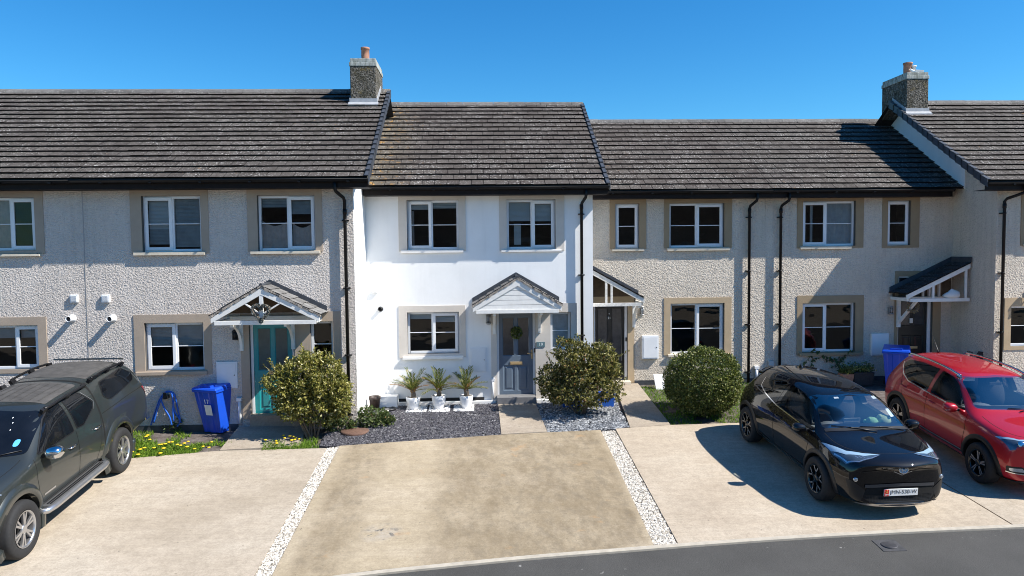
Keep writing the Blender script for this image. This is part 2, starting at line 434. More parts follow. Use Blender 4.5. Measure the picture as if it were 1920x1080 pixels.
# paths
slab('path', [gx(p) for p in ((934, 758), (1004, 758), (1026, 812.5), (940, 817))], .036, M['conc_path'], kind='structure')
slab('path', [gx(p) for p in ((1152, 722), (1196, 721), (1257, 799), (1182, 804.5), (1180, 800))], .035, M['conc_path'], kind='structure')
mb = MB(); n0, n1 = G(412, 846), G(560, 838); f0, f1 = P(447, 795, 15.48), P(578, 795, 15.48); zt_ = -.055
mb.prism([(n0.x, n0.y, zg(n0.y) - .10), (n1.x, n1.y, zg(n1.y) - .10), (f1.x, 15.48, zt_ - .13), (f0.x, 15.48, zt_ - .13)], (0, 0, .125)); tag(mb.build('path', M['conc_path']), kind='structure')

# edging kerb and road
mb = MB()
kx = [x for x, y in kerb_xy]
fine = []
for i in range(121):
    x = -15 + 32 * i / 120; fine.append((x, kerb_y(x)))
# smooth the kerb line a little
for _ in range(3): fine = [fine[0]] + [((fine[i - 1][0] + fine[i][0] * 2 + fine[i + 1][0]) / 4, (fine[i - 1][1] + fine[i][1] * 2 + fine[i + 1][1]) / 4) for i in range(1, 120)] + [fine[-1]]
prof = [(.085, -.1), (.085, .036), (.022, .036), (.012, .028), (.012, -.1)]
rings = [[mb.vert((x, y + dy, zg(y + dy) + dz)) for dy, dz in prof] for x, y in fine]
for A, B in zip(rings, rings[1:]):
    for k in range(4): mb.face((A[k], A[k + 1], B[k + 1], B[k]))
tag(mb.build('kerb', pm('kerb_concrete', (.40, .36, .295), .9, .15, 8, .3, 60)), kind='structure')
t = NT('asphalt'); v = t.coord()
n = t.noise(v, 120, 3, .7); n1 = t.noise(v, .9, 5)
c = t.ramp(n, [(.3, (.044, .043, .040)), (.6, (.072, .070, .066)), (.78, (.14, .137, .13))])
c = t.mix(1.0, c, t.ramp(n1, [(.3, .86), (.7, 1.16)]), 'MULTIPLY')
spk = t.math('MULTIPLY', t.ramp(t.noise(v, 11, 2, .5), [(.70, 0), (.73, 1)]), t.ramp(t.noise(v, .7, 2), [(.5, 0), (.62, .7)]))
c = t.mix(spk, c, (.34, .33, .31))
t.princ(c, .85, 0, .3, t.bump(n, .6, .012)); M['asphalt'] = t.m
mb = MB()
rr = [[mb.vert((x, yy, zg(yy) + .006)) for yy in (y - .001, min(y - .2, 8.5), 4, -3.0)] for x, y in [(-60, fine[0][1] - 6)] + fine + [(60, fine[-1][1] + .5)]]
for A, B in zip(rr, rr[1:]):
    for k in range(3): mb.face((A[k], A[k + 1], B[k + 1], B[k]))
tag(mb.build('road', M['asphalt']), kind='structure')

mb = MB(); mb.poly([(-60, -20.2, zg(0) + .004), (70, -20.2, zg(0) + .004), (70, -3.0, zg(0) + .004), (-60, -3.0, zg(0) + .004)]); tag(mb.build('bounce_pavement', M['conc_buff']), kind='structure')  # unseen pale concrete across the road, added to bounce light onto the facades
# stop-cock cover set in the road
cv = G(1667, 1024); rt = empty('road_cover', (cv.x, cv.y, zg(cv.y)), 'small square iron cover set in the road near the black car', 'cover')
mb = MB()
def oncover(u, w_, h): return Vector((cv.x + u, cv.y + w_, zg(cv.y + w_) + h))
mb.prism([oncover(-.17, -.16, -.02), oncover(.17, -.16, -.02), oncover(.17, .16, -.02), oncover(-.17, .16, -.02)], (0, 0, .034))
mb.build('cover_frame', pm('worn_iron', (.062, .062, .066), .7, .3, 14, .4, 60, metal=.2), rt)
mb = MB(); mb.lathe([(.115, -.01), (.115, .020), (.10, .023), (0.001, .023)], (cv.x, cv.y, zg(cv.y)), 20, capt=False)
mb.build('lid', pm('dark_iron', (.05, .05, .056), .6, .3, 20, .5, 80, metal=.3), rt)

# ------------------------------------------------------------------ loose chippings and gravel (stuff)
def inside(p, poly):
    c = False; n = len(poly)
    for i in range(n):
        (x1, y1), (x2, y2) = poly[i], poly[i - 1]
        if (y1 > p[1]) != (y2 > p[1]) and p[0] < (x2 - x1) * (p[1] - y1) / (y2 - y1) + x1: c = not c
    return c
def scatter(poly, n, rnd):
    xs = [p[0] for p in poly]; ys_ = [p[1] for p in poly]; out = []
    while len(out) < n:
        p = (rnd.uniform(min(xs), max(xs)), rnd.uniform(min(ys_), max(ys_)))
        if inside(p, poly): out.append(p)
    return out
def chips(name, poly, n, size, flat, mat, bed, bedmat, seed, label):
    rnd = random.Random(seed); mb = MB()
    mb.prism([(x, y, zg(y) - .08) for x, y in poly], (0, 0, .08 + bed), 1)
    for (x, y) in scatter(poly, n, rnd):
        s = size * rnd.uniform(.55, 1.35); k = rnd.randint(4, 6)
        nrm = Vector((rnd.gauss(0, .30), rnd.gauss(0, .30), 1)).normalized()
        a = nrm.orthogonal().normalized(); a.rotate(Matrix.Rotation(rnd.uniform(0, 6.28), 3, nrm)); b = nrm.cross(a)
        c0 = Vector((x, y, zg(y) + bed + rnd.uniform(0, size * .5)))
        asp = rnd.uniform(.45, .9); th = s * flat
        lo, hi = [], []
        for i in range(k):
            an = 6.283 * (i + rnd.uniform(-.25, .25)) / k
            q = a * math.cos(an) * s + b * math.sin(an) * s * asp
            lo.append(mb.vert(c0 + q - nrm * th)); hi.append(mb.vert(c0 + q * rnd.uniform(.65, .95) + nrm * th))
        mb.face(hi, 0)
        for i in range(k): mb.face((lo[i], lo[(i + 1) % k], hi[(i + 1) % k], hi[i]), 0)
    return tag(mb.build(name, [mat, bedmat]), label, 'gravel', kind='stuff')
def chipmat(name, stops, rough=.7):
    t = NT(name); c = t.ramp(t.island(), stops)
    c = t.mix(1.0, c, t.ramp(t.noise(t.coord(), 30, 3), [(.3, .85), (.7, 1.12)]), 'MULTIPLY')
    t.princ(c, rough, 0, .35); return t.m
M['slate'] = chipmat('slate_chippings', [(0, (.045, .043, .055)), (.6, (.088, .084, .094)), (.95, (.14, .137, .147)), (1, (.33, .32, .32))], .55)
M['slate_light'] = chipmat('grey_chippings', [(0, (.07, .075, .085)), (.5, (.20, .21, .225)), (1, (.46, .47, .48))], .55)
M['white_stone'] = chipmat('white_gravel', [(0, (.10, .09, .075)), (.10, (.30, .265, .21)), (.34, (.55, .50, .43)), (1, (.74, .70, .63))], .8)
M['bed_dark'] = pm('dark_bed', (.03, .03, .033), .95, .3, 30)
M['bed_pale'] = pm('pale_bed', (.30, .27, .22), .95, .3, 30)
sl = [gx(p) for p in ((600, 838), (640, 838.5), (780, 828.5), (939.5, 817.5), (933.5, 758), (700, 764), (672, 790), (640, 806), (610, 815))]
chips('slate_chippings', sl, 13000, .029, .15, M['slate'], .012, M['bed_dark'], 3, 'dark purple grey slate chippings in front of the white house')
sr = [gx(p) for p in ((1004.5, 758), (1026.5, 812), (1128, 808), (1181, 803.5), (1162, 770), (1150, 735), (1125, 752))]
chips('grey_chippings', sr, 5200, .034, .16, M['slate_light'], .012, M['bed_dark'], 4, 'grey slate chippings under the leafy shrub right of the path')
chips('white_gravel', [gx((612.5, 842)), gx((636.5, 839.5)), (b2[0] - .01, b2[1]), (a2[0] + .01, a2[1])], 7500, .020, .5, M['white_stone'], .004, M['bed_pale'], 5, 'white gravel strip between the left driveway and the empty driveway')
chips('white_gravel', [gx((1127, 811)), gx((1153, 808.5)), (c2[0] - .01, c2[1]), (b3[0] + .01, b3[1])], 7500, .020, .5, M['white_stone'], .004, M['bed_pale'], 6, 'white gravel strip between the empty driveway and the black car')

# ------------------------------------------------------------------ grass
def grassmat(name, a, b):
    t = NT(name); c = t.ramp(t.island(), [(0, a), (.8, b), (1, (b[0] * 1.6, b[1] * 1.25, b[2]))])
    d = t.add('ShaderNodeBsdfDiffuse'); tl = t.add('ShaderNodeBsdfTranslucent'); t.ln(c, d.inputs[0]); t.ln(c, tl.inputs[0])
    mx = t.add('ShaderNodeMixShader'); mx.inputs[0].default_value = .35; t.ln(d.outputs[0], mx.inputs[1]); t.ln(tl.outputs[0], mx.inputs[2])
    t.ln(mx.outputs[0], t.out.inputs[0]); return t.m
M['grass'] = grassmat('grass_blades', (.075, .15, .018), (.20, .33, .05))
def grass(polys, seed, label):
    rnd = random.Random(seed); mb = MB()
    for poly, n, h, cover in polys:
        for (x, y) in scatter(poly, n, rnd):
            d = mnoise.noise(Vector((x * 1.7, y * 1.7, seed))) + .35 * mnoise.noise(Vector((x * 6, y * 6, seed)))
            if d < cover: continue
            hh = h * rnd.uniform(.5, 1.4); an = rnd.uniform(0, 6.28); wd = rnd.uniform(.004, .008)
            lean = Vector((rnd.gauss(0, .5), rnd.gauss(0, .5), 0)) * hh
            b0 = Vector((x, y, zg(y) - .02)); sx = Vector((math.cos(an), math.sin(an), 0)) * wd
            m1 = b0 + lean * .35 + Vector((0, 0, hh * .6)); tip = b0 + lean + Vector((0, 0, hh))
            i0, i1, i2, i3, i4 = [mb.vert(q) for q in (b0 - sx, b0 + sx, m1 + sx * .8, m1 - sx * .8, tip)]
            mb.face((i0, i1, i2, i3)); mb.face((i3, i2, i4))
    return tag(mb.build('grass', M['grass']), label, 'grass', kind='stuff')
ga_ = [gx(p) for p in ((215, 800), (330, 795), (345, 812), (420, 838), (410, 848), (245, 862), (215, 862))]
gb_ = [gx(p) for p in ((205, 832), (330, 826), (440, 830), (414, 849), (245, 863), (200, 866))]
gc_ = [gx(p) for p in ((500, 832), (596, 828), (598, 842), (490, 848))]
grass([(ga_, 4500, .07, -.05), (gb_, 5000, .075, -.15), (gc_, 1300, .10, -.15)], 11, 'weedy grass around the blue bin beside the pickup')
gd_ = [gx(p) for p in ((1192, 724), (1250, 722), (1410, 716), (1420, 790), (1258, 798), (1236, 776))]
grass([(gd_, 9000, .05, -.35)], 12, 'short lawn around the clipped round bush')
# dandelions: one thing each
mbm = MB()
petals = M['dandelion'] = pm('dandelion_yellow', (.72, .50, .015), .8, .1, 30)
stalk = pm('dandelion_stalk', (.12, .2, .04), .8, .1, 30)
def dandelion(p, r, h, label):
    mb = MB(); x, y = p; z = zg(y) - .02
    mb.tube([(x, y, z), (x + .01, y, z + h * .6), (x + .012, y - .008, z + h)], .005, 5, 1)
    mb.lathe([(.006, 0), (r, .012), (r * .8, .022), (.001, .026)], (x + .012, y - .008, z + h), 9, 0, capt=False, capb=False)
    o = mb.build('dandelion', [petals, stalk]); tag(o, label, 'flower', 'dandelions in the weedy grass'); return o
rnd = random.Random(5)
spots = [(298, 793), (304, 798), (288, 806), (326, 803), (292, 801), (276, 822), (280, 831), (273, 827), (247, 851), (247, 858), (262, 849), (270, 846), (288, 846), (298, 844), (302, 840),
         (306, 851), (316, 840), (332, 843), (338, 846), (345, 842), (350, 845), (364, 848), (380, 843), (391, 848), (396, 838), (322, 836), (300, 858), (352, 836), (309, 838), (258, 858)]
for s in spots: dandelion(gx(s), rnd.uniform(.030, .044), rnd.uniform(.07, .13), 'yellow dandelion in the grass between the pickup and the blue bin')
for s in ((497, 836), (517, 838), (531, 826), (549, 826), (533, 833), (552, 835), (546, 837), (553, 830), (518, 842), (560, 834), (543, 829)):
    dandelion(gx(s), rnd.uniform(.030, .042), rnd.uniform(.09, .14), 'yellow dandelion at the drive edge below the big yellow-green bush')
# ------------------------------------------------------------------ houses
YA, YC, YD, YF = 15.6, 17.2, 18.5, 16.9
TANP = .642
def wall_shell(name, root, x0, x1, yf, yb, zb, zt, ridge, holes, mats, reveal=.10, hidden=()):
    """House walls: front with real openings and reveals, gable ends, back."""
    mb = MB()
    xs_ = sorted({x0, x1, *[h[0] for h in holes], *[h[1] for h in holes]}); zs_ = sorted({zb, zt, *[h[2] for h in holes], *[h[3] for h in holes]})
    for i in range(len(xs_) - 1):
        for j in range(len(zs_) - 1):
            cx, cz = (xs_[i] + xs_[i + 1]) / 2, (zs_[j] + zs_[j + 1]) / 2
            if any(h[0] < cx < h[1] and h[2] < cz < h[3] for h in holes): continue
            mb.poly([(xs_[i], yf, zs_[j]), (xs_[i + 1], yf, zs_[j]), (xs_[i + 1], yf, zs_[j + 1]), (xs_[i], yf, zs_[j + 1])])
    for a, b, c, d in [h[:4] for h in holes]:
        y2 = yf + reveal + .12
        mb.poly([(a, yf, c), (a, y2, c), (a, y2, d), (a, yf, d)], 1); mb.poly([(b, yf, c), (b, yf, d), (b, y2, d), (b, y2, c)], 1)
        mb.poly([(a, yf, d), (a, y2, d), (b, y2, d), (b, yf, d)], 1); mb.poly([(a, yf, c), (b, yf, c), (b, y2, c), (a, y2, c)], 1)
    yr, zr = ridge; yback = 2 * yr - yf
    for x, k in ((x0, 0), (x1, 1)):
        mb.poly([(x, yf, zb), (x, yf, zt), (x, yr, zr), (x, yback, zt), (x, yback, zb)], 2 if len(mats) > 2 and k == 1 else 0)
    mb.poly([(x0, yback, zb), (x1, yback, zb), (x1, yback, zt), (x0, yback, zt)], 0)
    zf = P(900, 560, yf).z
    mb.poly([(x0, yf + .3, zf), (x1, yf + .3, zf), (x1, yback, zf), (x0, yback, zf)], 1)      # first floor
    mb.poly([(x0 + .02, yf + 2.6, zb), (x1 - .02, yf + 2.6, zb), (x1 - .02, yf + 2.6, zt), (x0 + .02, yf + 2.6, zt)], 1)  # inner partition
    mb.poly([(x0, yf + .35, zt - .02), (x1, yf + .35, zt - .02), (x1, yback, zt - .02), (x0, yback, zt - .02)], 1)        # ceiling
    return mb.build(name, mats, root)

def roof(root, x0, x1, ye, ze, yr, zr, courses, tw, mat, left_verge=True, right_verge=True, seed=1, ridge_mat=None):
    rnd = random.Random(seed); mb = MB()
    sl = Vector((0, yr - ye, zr - ze)); L = sl.length; sl.normalize(); nr = Vector((0, -sl.z, sl.y))
    g = L / courses; th = .040
    for c in range(courses):
        xx = x0 - (tw / 2 if c % 2 else 0) - tw * .2
        while xx < x1:
            a, b = max(xx, x0), min(xx + tw, x1); xx += tw
            if b - a < .03: continue
            j = rnd.uniform(-.004, .004); k = rnd.uniform(-.003, .005)
            o = Vector((0, ye, ze)) + sl * (c * g + j)
            t0 = o + nr * (th + k); t1 = o + sl * (g + .012) + nr * (.002 + k * .3)
            b0 = o + sl * .050 + nr * (-.004)
            ga_ = .0065; a2, b2_ = a + ga_, b - ga_
            v = [mb.vert((x, q.y, q.z + rnd.uniform(-.0018, .0018))) for q in (b0, t0, t1) for x in (a2, b2_)]
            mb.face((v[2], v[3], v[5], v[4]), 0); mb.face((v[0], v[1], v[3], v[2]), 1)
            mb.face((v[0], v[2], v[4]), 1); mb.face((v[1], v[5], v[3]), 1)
    # underlay and back slope
    yb = 2 * yr - ye
    for q in (((x0, ye, ze - .012), (x1, ye, ze - .012), (x1, yr, zr - .012), (x0, yr, zr - .012)), ((x0, yb, ze), (x0, yr, zr), (x1, yr, zr), (x1, yb, ze))): mb.poly(q, 1)
    rf = mb.build('roof', [mat, M['tile_edge']], root)
    # ridge tiles
    mb = MB(); x = x0 - .02
    while x < x1:
        e = min(x + .45, x1 + .02); d = rnd.uniform(0, .008)
        pr = [(-.125, -.085), (-.07, -.012), (0, .028 + d), (.07, -.012), (.125, -.085)]
        A = [mb.vert((x + .004, yr + p, zr + q + .035)) for p, q in pr]; B = [mb.vert((e - .004, yr + p, zr + q + .035)) for p, q in pr]
        for i in range(4): mb.face((A[i], B[i], B[i + 1], A[i + 1]), 0)
        mb.face(A[::-1], 0); mb.face(B, 0)
        x = e
    mb.build('ridge_tiles', ridge_mat or M['ridge'], rf)
    for on, xv, s in ((left_verge, x0, -1), (right_verge, x1, 1)):
        if not on: continue
        mb = MB()
        for c in range(courses):
            o = Vector((0, ye, ze)) + sl * (c * g - .01); e = o + sl * (g + .02)
            xa, xb = (xv + s * .0, xv + s * .035)
            lo, hi = min(xa, xb) - (.05 if s > 0 else 0), max(xa, xb) + (.05 if s < 0 else 0)
            q = [o + nr * (.068), e + nr * (.036)]
            A = [(lo, q[0].y, q[0].z), (hi, q[0].y, q[0].z), (hi, q[1].y, q[1].z), (lo, q[1].y, q[1].z)]
            mb.prism(A, nr * -.028, 0)
            xo = xv + s * .036
            mb.prism([(xo - s * .012, q[0].y, q[0].z), (xo - s * .012, q[1].y, q[1].z), (xo - s * .012, q[1].y, q[1].z - .19), (xo - s * .012, q[0].y, q[0].z - .19)], (s * .014, 0, 0), 1)
        mb.build('verge', [M['verge'], M['lead_dark']], rf)
    return rf

def gutter(root, x0, x1, ywall, ye, ze, stop=(True, True)):
    mb = MB(); r = .058; yc = ye - .035; zc = ze - .03; n = 9
    pr = [(-r * math.cos(math.pi * k / (n - 1)), -r * math.sin(math.pi * k / (n - 1))) for k in range(n)]
    A = [mb.vert((x0, yc + p, zc + q)) for p, q in pr]; B = [mb.vert((x1, yc + p, zc + q)) for p, q in pr]
    for i in range(n - 1): mb.face((A[i], A[i + 1], B[i + 1], B[i]), 0, True)
    mb.face(A, 0); mb.face(B[::-1], 0)
    mb.tube([(x0, yc - r, zc), (x1, yc - r, zc)], .008, 6)
    x = x0 + .6
    while x < x1 - .2:
        mb.box(x, x + .05, yc - r - .006, yc + r, zc - r - .006, zc - r + .02); x += 1.0
    g = mb.build('gutter', M['black_plastic'], root)
    mb = MB()
    mb.box(x0, x1, ye + .03, ye + .05, ze - .20, ze + .0)
    mb.box(x0, x1, ye + .05, ywall + .02, ze - .20, ze - .19)
    mb.build('fascia', M['fascia'], root)
    return yc, zc

def downpipe(root, px, ytop_px, ybot_px, Y, yc, zc, swan=-.05, xt=None):
    """Round black rainwater pipe with a swan neck to the gutter; clips hold it off the wall."""
    mb = MB(); q = P(px, (ytop_px + ybot_px) / 2, Y - .085); x = q.x; zt = P(px, ytop_px, Y).z; zb = zg(Y) - .02
    yw = Y - .085; xt = x if xt is None else P(xt, ytop_px, Y).x
    z1 = zc - .20
    mb.tube([(xt, yc + .02, zc - .05), (xt, yc + .02, z1), (xt + (x - xt) * .12, yc + (yw - yc) * .12, z1 - .05), (x - (x - xt) * .12, yw - (yw - yc) * .12, z1 - .16), (x, yw, z1 - .22), (x, yw, zb)], .036, 12); zt = min(zt, z1 - .10)
    mb.tube([(x, yw, zt - .09), (x, yw, zt - .20)], .044, 12)
    for f in (.06, .36, .66, .93):
        z = zt - (zt - zb) * f - .05
        mb.tube([(x, yw, z), (x, yw, z + .035)], .044, 12); mb.box(x - .075, x + .075, yw + .03, Y + .005, z + .004, z + .03)
    mb.build('downpipe', M['black_plastic'], root)

HOLES = {}
def win_rect(px, Y): return RC(*px, Y)

def window(root, px, Y, mull=None, opener=0, band=None, sill=None, matband='band_grey', matsill='sill', bar=.5, deco=None, pane='glass', reveal=.085, name='window'):
    """Casement window: frame with sashes, real panes, glazing bar, smooth surround and sill."""
    x0, x1, z0, z1 = RC(*px, Y); yf = Y + reveal; fw = .055; d = .06
    mb = MB()
    def ring(a, b, c, e, w_, y0, y1):
        mb.box(a, a + w_, y0, y1, c, e); mb.box(b - w_, b, y0, y1, c, e); mb.box(a + w_, b - w_, y0, y1, c, c + w_); mb.box(a + w_, b - w_, y0, y1, e - w_, e)
    ring(x0 + .002, x1 - .002, z0 + .002, z1 - .002, fw, yf, yf + d)
    lights = []
    if mull is not None:
        xm = P(mull, (px[1] + px[3]) / 2, Y).x
        mb.box(xm - fw / 2, xm + fw / 2, yf + .001, yf + d, z0 + fw, z1 - fw)
        lights = [(x0 + fw, xm - fw / 2), (xm + fw / 2, x1 - fw)]
    else: lights = [(x0 + fw, x1 - fw)]
    pn = MB()
    for i, (a, b) in enumerate(lights):
        c, e = z0 + fw, z1 - fw; yp = yf + .035
        if i == opener:                                   # opening sash stands proud of the frame
            ring(a - .022, b + .022, c - .022, e + .022, .066, yf - .022, yf + .002); a += .044; b -= .044; c += .044; e -= .044
            yp = yf + .003
        zb_ = c + (e - c) * bar
        if bar: mb.box(a, b, yp - .012, yp + .012, zb_ - .009, zb_ + .009)
        pn.poly([(a - .005, yp, c - .005), (b + .005, yp, c - .005), (b + .005, yp, e + .005), (a - .005, yp, e + .005)])
        for k in (deco or {}).get(i, []):
            kind, f0, f1, mt = k[:4]; u0, u1 = (k[4], k[5]) if len(k) > 4 else (0, 1)
            dz = e - c; yb = yf + .085; bl = MB(); xa, xb = a + (b - a) * u0, a + (b - a) * u1
            if kind == 'blind':                            # slatted blind
                n = max(3, int(dz * (f1 - f0) / .028))
                for s in range(n):
                    zz = c + dz * (f0 + (f1 - f0) * (s + .5) / n); bl.obox(((xa + xb) / 2, yb, zz), ((xb - xa) / 2 + .02, 0, 0), (0, .008, .014), (0, -.001, .0008))
            else:                                          # hanging cloth with soft folds
                n = 14; h0 = []; h1 = []
                for s in range(n + 1):
                    xx = xa + (xb - xa) * s / n; yy = yb + .018 * math.sin(s * 2.1)
                    sag = .0 if kind == 'cloth' else -.10 * dz * math.sin(math.pi * s / n)
                    h0.append(bl.vert((xx, yy, c + dz * f0))); h1.append(bl.vert((xx, yy, c + dz * f1 + sag)))
                for s in range(n): bl.face((h0[s], h0[s + 1], h1[s + 1], h1[s]), 0, True)
            deco_parts.append((bl, 'blind' if kind == 'blind' else 'curtain', M[mt]))
    wn = mb.build(name, M['upvc'], root, bevel=.004)
    pn.build('pane', M[pane], wn)
    for bl, nm, mt in deco_parts: bl.build(nm, mt, wn)
    deco_parts.clear()
    if band:
        bx0, bx1, bz0, bz1 = RC(*band, Y); mb = MB(); y0, y1 = Y - .018, Y + .004
        if bx0 < x0 - .01: mb.box(bx0, x0, y0, y1, bz0, bz1)
        if bx1 > x1 + .01: mb.box(x1, bx1, y0, y1, bz0, bz1)
        mb.box(x0, x1, y0, y1, z1, bz1)
        if z0 > bz0 + .01: mb.box(x0, x1, y0, y1, bz0, z0)
        mb.build('surround', M[matband], wn)
    if sill:
        sx0, sx1, sz0, sz1 = RC(*sill, Y); mb = MB()
        sz1 = max(sz1, z0 - .001) if sz1 > z0 - .05 else sz1
        mb.prism([(sx0, Y - .075, sz0), (sx0, Y + .08, sz0), (sx0, Y + .08, sz1 + .004), (sx0, Y - .075, sz1 - .012)], (sx1 - sx0, 0, 0))
        mb.build('sill', M[matsill], wn, bevel=.005)
    return wn
deco_parts = []

def text(body, size, mat, parent, loc, rot=(R(90), 0, 0), ext=.0015, align='CENTER', name='lettering', off=0.0):
    cu = bpy.data.curves.new(name, 'FONT'); cu.body = body; cu.size = size; cu.extrude = ext; cu.offset = off; cu.align_x = align; cu.align_y = 'CENTER'
    cu.materials.append(mat); tmp = bpy.data.objects.new(name, cu); COL.objects.link(tmp)
    dg = bpy.context.evaluated_depsgraph_get(); me = bpy.data.meshes.new_from_object(tmp.evaluated_get(dg)); bpy.data.objects.remove(tmp)
    me.transform(Matrix.Translation(loc) @ Matrix.Rotation(rot[2], 4, 'Z') @ Matrix.Rotation(rot[1], 4, 'Y') @ Matrix.Rotation(rot[0], 4, 'X'))
    me.name = name
    return me

def door(root, px, frame_px, Y, mat, panels, glazed, letter=None, handle=None, reveal=.09, frame_mat='upvc', gmat='door_glass'):
    """Front door: frame, leaf with raised or glazed panels, letter plate, handle."""
    x0, x1, z0, z1 = RC(*px, Y); fx0, fx1, fz0, fz1 = RC(*frame_px, Y); yf = Y + reveal
    mb = MB(); w_ = .05
    mb.box(fx0, x0 - .004, yf - .01, yf + .07, fz0, fz1); mb.box(x1 + .004, fx1, yf - .01, yf + .07, fz0, fz1)
    mb.box(x0 - .004, x1 + .004, yf - .01, yf + .07, z1 + .004, fz1); mb.box(x0 - .004, x1 + .004, yf - .03, yf + .07, fz0, z0 - .004)
    dr = mb.build('door', M[frame_mat], root, bevel=.004)
    W, H = x1 - x0, z1 - z0; lf = MB()
    us = sorted({0, 1, *[p[0] for p in panels + glazed], *[p[1] for p in panels + glazed]}); vs = sorted({0, 1, *[p[2] for p in panels + glazed], *[p[3] for p in panels + glazed]})
    allp = panels + glazed
    for i in range(len(us) - 1):
        for j in range(len(vs) - 1):
            cu, cv = (us[i] + us[i + 1]) / 2, (vs[j] + vs[j + 1]) / 2
            if any(p[0] < cu < p[1] and p[2] < cv < p[3] for p in allp): continue
            lf.poly([(x0 + W * us[i], yf + .012, z0 + H * vs[j]), (x0 + W * us[i + 1], yf + .012, z0 + H * vs[j]), (x0 + W * us[i + 1], yf + .012, z0 + H * vs[j + 1]), (x0 + W * us[i], yf + .012, z0 + H * vs[j + 1])])
    def rect(p, ins, y): return [(x0 + W * p[0] + ins, y, z0 + H * p[2] + ins), (x0 + W * p[1] - ins, y, z0 + H * p[2] + ins), (x0 + W * p[1] - ins, y, z0 + H * p[3] - ins), (x0 + W * p[0] + ins, y, z0 + H * p[3] - ins)]
    for p in panels:
        rs = [rect(p, 0, yf + .012), rect(p, .015, yf + .028), rect(p, .05, yf + .028), rect(p, .075, yf + .016)]
        for A, B in zip(rs, rs[1:]):
            for k in range(4): lf.poly([A[k], A[(k + 1) % 4], B[(k + 1) % 4], B[k]])
        lf.poly(rs[-1])
    gl = MB()
    for p in glazed:
        A, B = rect(p, 0, yf + .012), rect(p, .018, yf + .026)
        for k in range(4): lf.poly([A[k], A[(k + 1) % 4], B[(k + 1) % 4], B[k]])
        gl.poly(B)
    lf.build('door_leaf', M[mat] if isinstance(mat, str) else mat, dr)
    if glazed: gl.build('glazing', M[gmat], dr)
    if letter:
        a, b, c, e = RC(*letter, Y); mb = MB(); mb.box(a, b, yf - .004, yf + .014, c, e); mb.box(a + .02, b - .02, yf - .012, yf - .004, c + .012, e - .012)
        mb.build('letter_plate', M['brass'], dr, bevel=.004)
    if handle:
        p = P(*handle, yf); mb = MB(); mb.box(p.x - .02, p.x + .02, yf - .004, yf + .013, p.z - .11, p.z + .11)
        mb.tube([(p.x, yf, p.z + .03), (p.x, yf - .05, p.z + .03), (p.x - .11, yf - .055, p.z + .03)], .010, 8)
        mb.build('handle', M['brass'], dr)
    return dr, (x0, x1, z0, z1, yf)

def chimney(root, rf, front_px, Y, depth, capz, potpx, pot_r, pot_h, zb):
    """Rough stack with a two-tier cap, lead apron and clay pot."""
    x0 = P(front_px[0], front_px[1] + 30, Y).x; x1 = P(front_px[2], front_px[1] + 30, Y).x
    zt = P((front_px[0] + front_px[2]) / 2, front_px[1], Y).z; zc = P((front_px[0] + front_px[2]) / 2, front_px[3], Y).z
    yr_, zr_ = zb; mb = MB(); mb.prism([(x0, Y, zr_ - TANP * (yr_ - Y) - .02), (x0, yr_, zr_ - .02), (x0, Y + depth, zr_ - TANP * abs(Y + depth - yr_) - .02), (x0, Y + depth, zc), (x0, Y, zc)], (x1 - x0, 0, 0)); ch = mb.build('chimney', M['chimney'], root, bevel=.02)
    mb = MB(); h = zt - zc
    mb.box(x0 - .014, x1 + .014, Y - .014, Y + depth + .014, zc, zc + h * .52); mb.box(x0 + .006, x1 - .006, Y + .006, Y + depth - .006, zc + h * .52 + .001, zt)
    mb.build('chimney_cap', M['cap'], ch, bevel=.012)
    px_ = P(potpx, front_px[1] - 5, Y + depth * .42); mb = MB()
    mb.lathe([(pot_r * .92, 0), (pot_r * .98, pot_h * .5), (pot_r * .95, pot_h * .86), (pot_r * 1.08, pot_h * .88), (pot_r * 1.08, pot_h), (pot_r * .86, pot_h), (pot_r * .8, pot_h * .3)], (px_.x, Y + depth * .42, zt), 20, capt=True, capb=False)
    mb.build('chimney_pot', M['terracotta'], ch)
    return ch, (x0, x1, zt)
def X(px, py, Y): return P(px, py, Y).x
xAB = X(163, 580, YA); xB1 = X(666, 560, YA); xA0 = xAB - 6.0
xC1 = X(1112, 560, YC); xDE = X(1434, 520, YD); xE1 = X(1865, 560, YF); xF1 = xE1 + 6.2
ye = {'A': YA - .42, 'C': YC - .42, 'D': YD - .42, 'F': YF - .42}
zeA, rA = 5.193, (19.36, 7.868)
zeC, rC = 5.149, (21.03, 7.865)
zeD, rD = 5.127, (21.76, 7.49)
zeF, rF = 5.156, (20.61, 7.807)
def house(x0, x1, Y, label):
    return empty('terraced_house', ((x0 + x1) / 2, Y, zg(Y)), label, 'house', 'terraced houses in a row')
def build_house(root, x0, x1, Y, ze, rdg, wins, doors, wallmats, hy):
    holes = [RC(*w['px'], Y) for w in wins] + [RC(*d, Y) for d in doors]
    wall_shell('wall', root, x0, x1, Y, None, zg(Y) - .35, ze - .19, (rdg[0], rdg[1] - .06), holes, wallmats)
    for w_ in wins: window(root, Y=Y, **w_)

# ---- house A (left edge of the row) and B (teal door)
hA = house(xA0, xAB, YA, 'grey roughcast terraced house behind the pickup, cut by the picture edge')
hB = house(xAB, xB1, YA, 'grey roughcast terraced house with the teal front door and a chimney')
hC = house(xB1, xC1, YC, 'smooth white rendered house with the slate-blue front door')
hD = house(xC1, xDE, YD, 'cream roughcast house with black door 21, next to the white house')
hE = house(xDE, xE1, YD, 'cream roughcast house half in shade behind the black car')
hF = house(xE1, xF1, YF, 'cream roughcast house set forward behind the red car, with chimney')

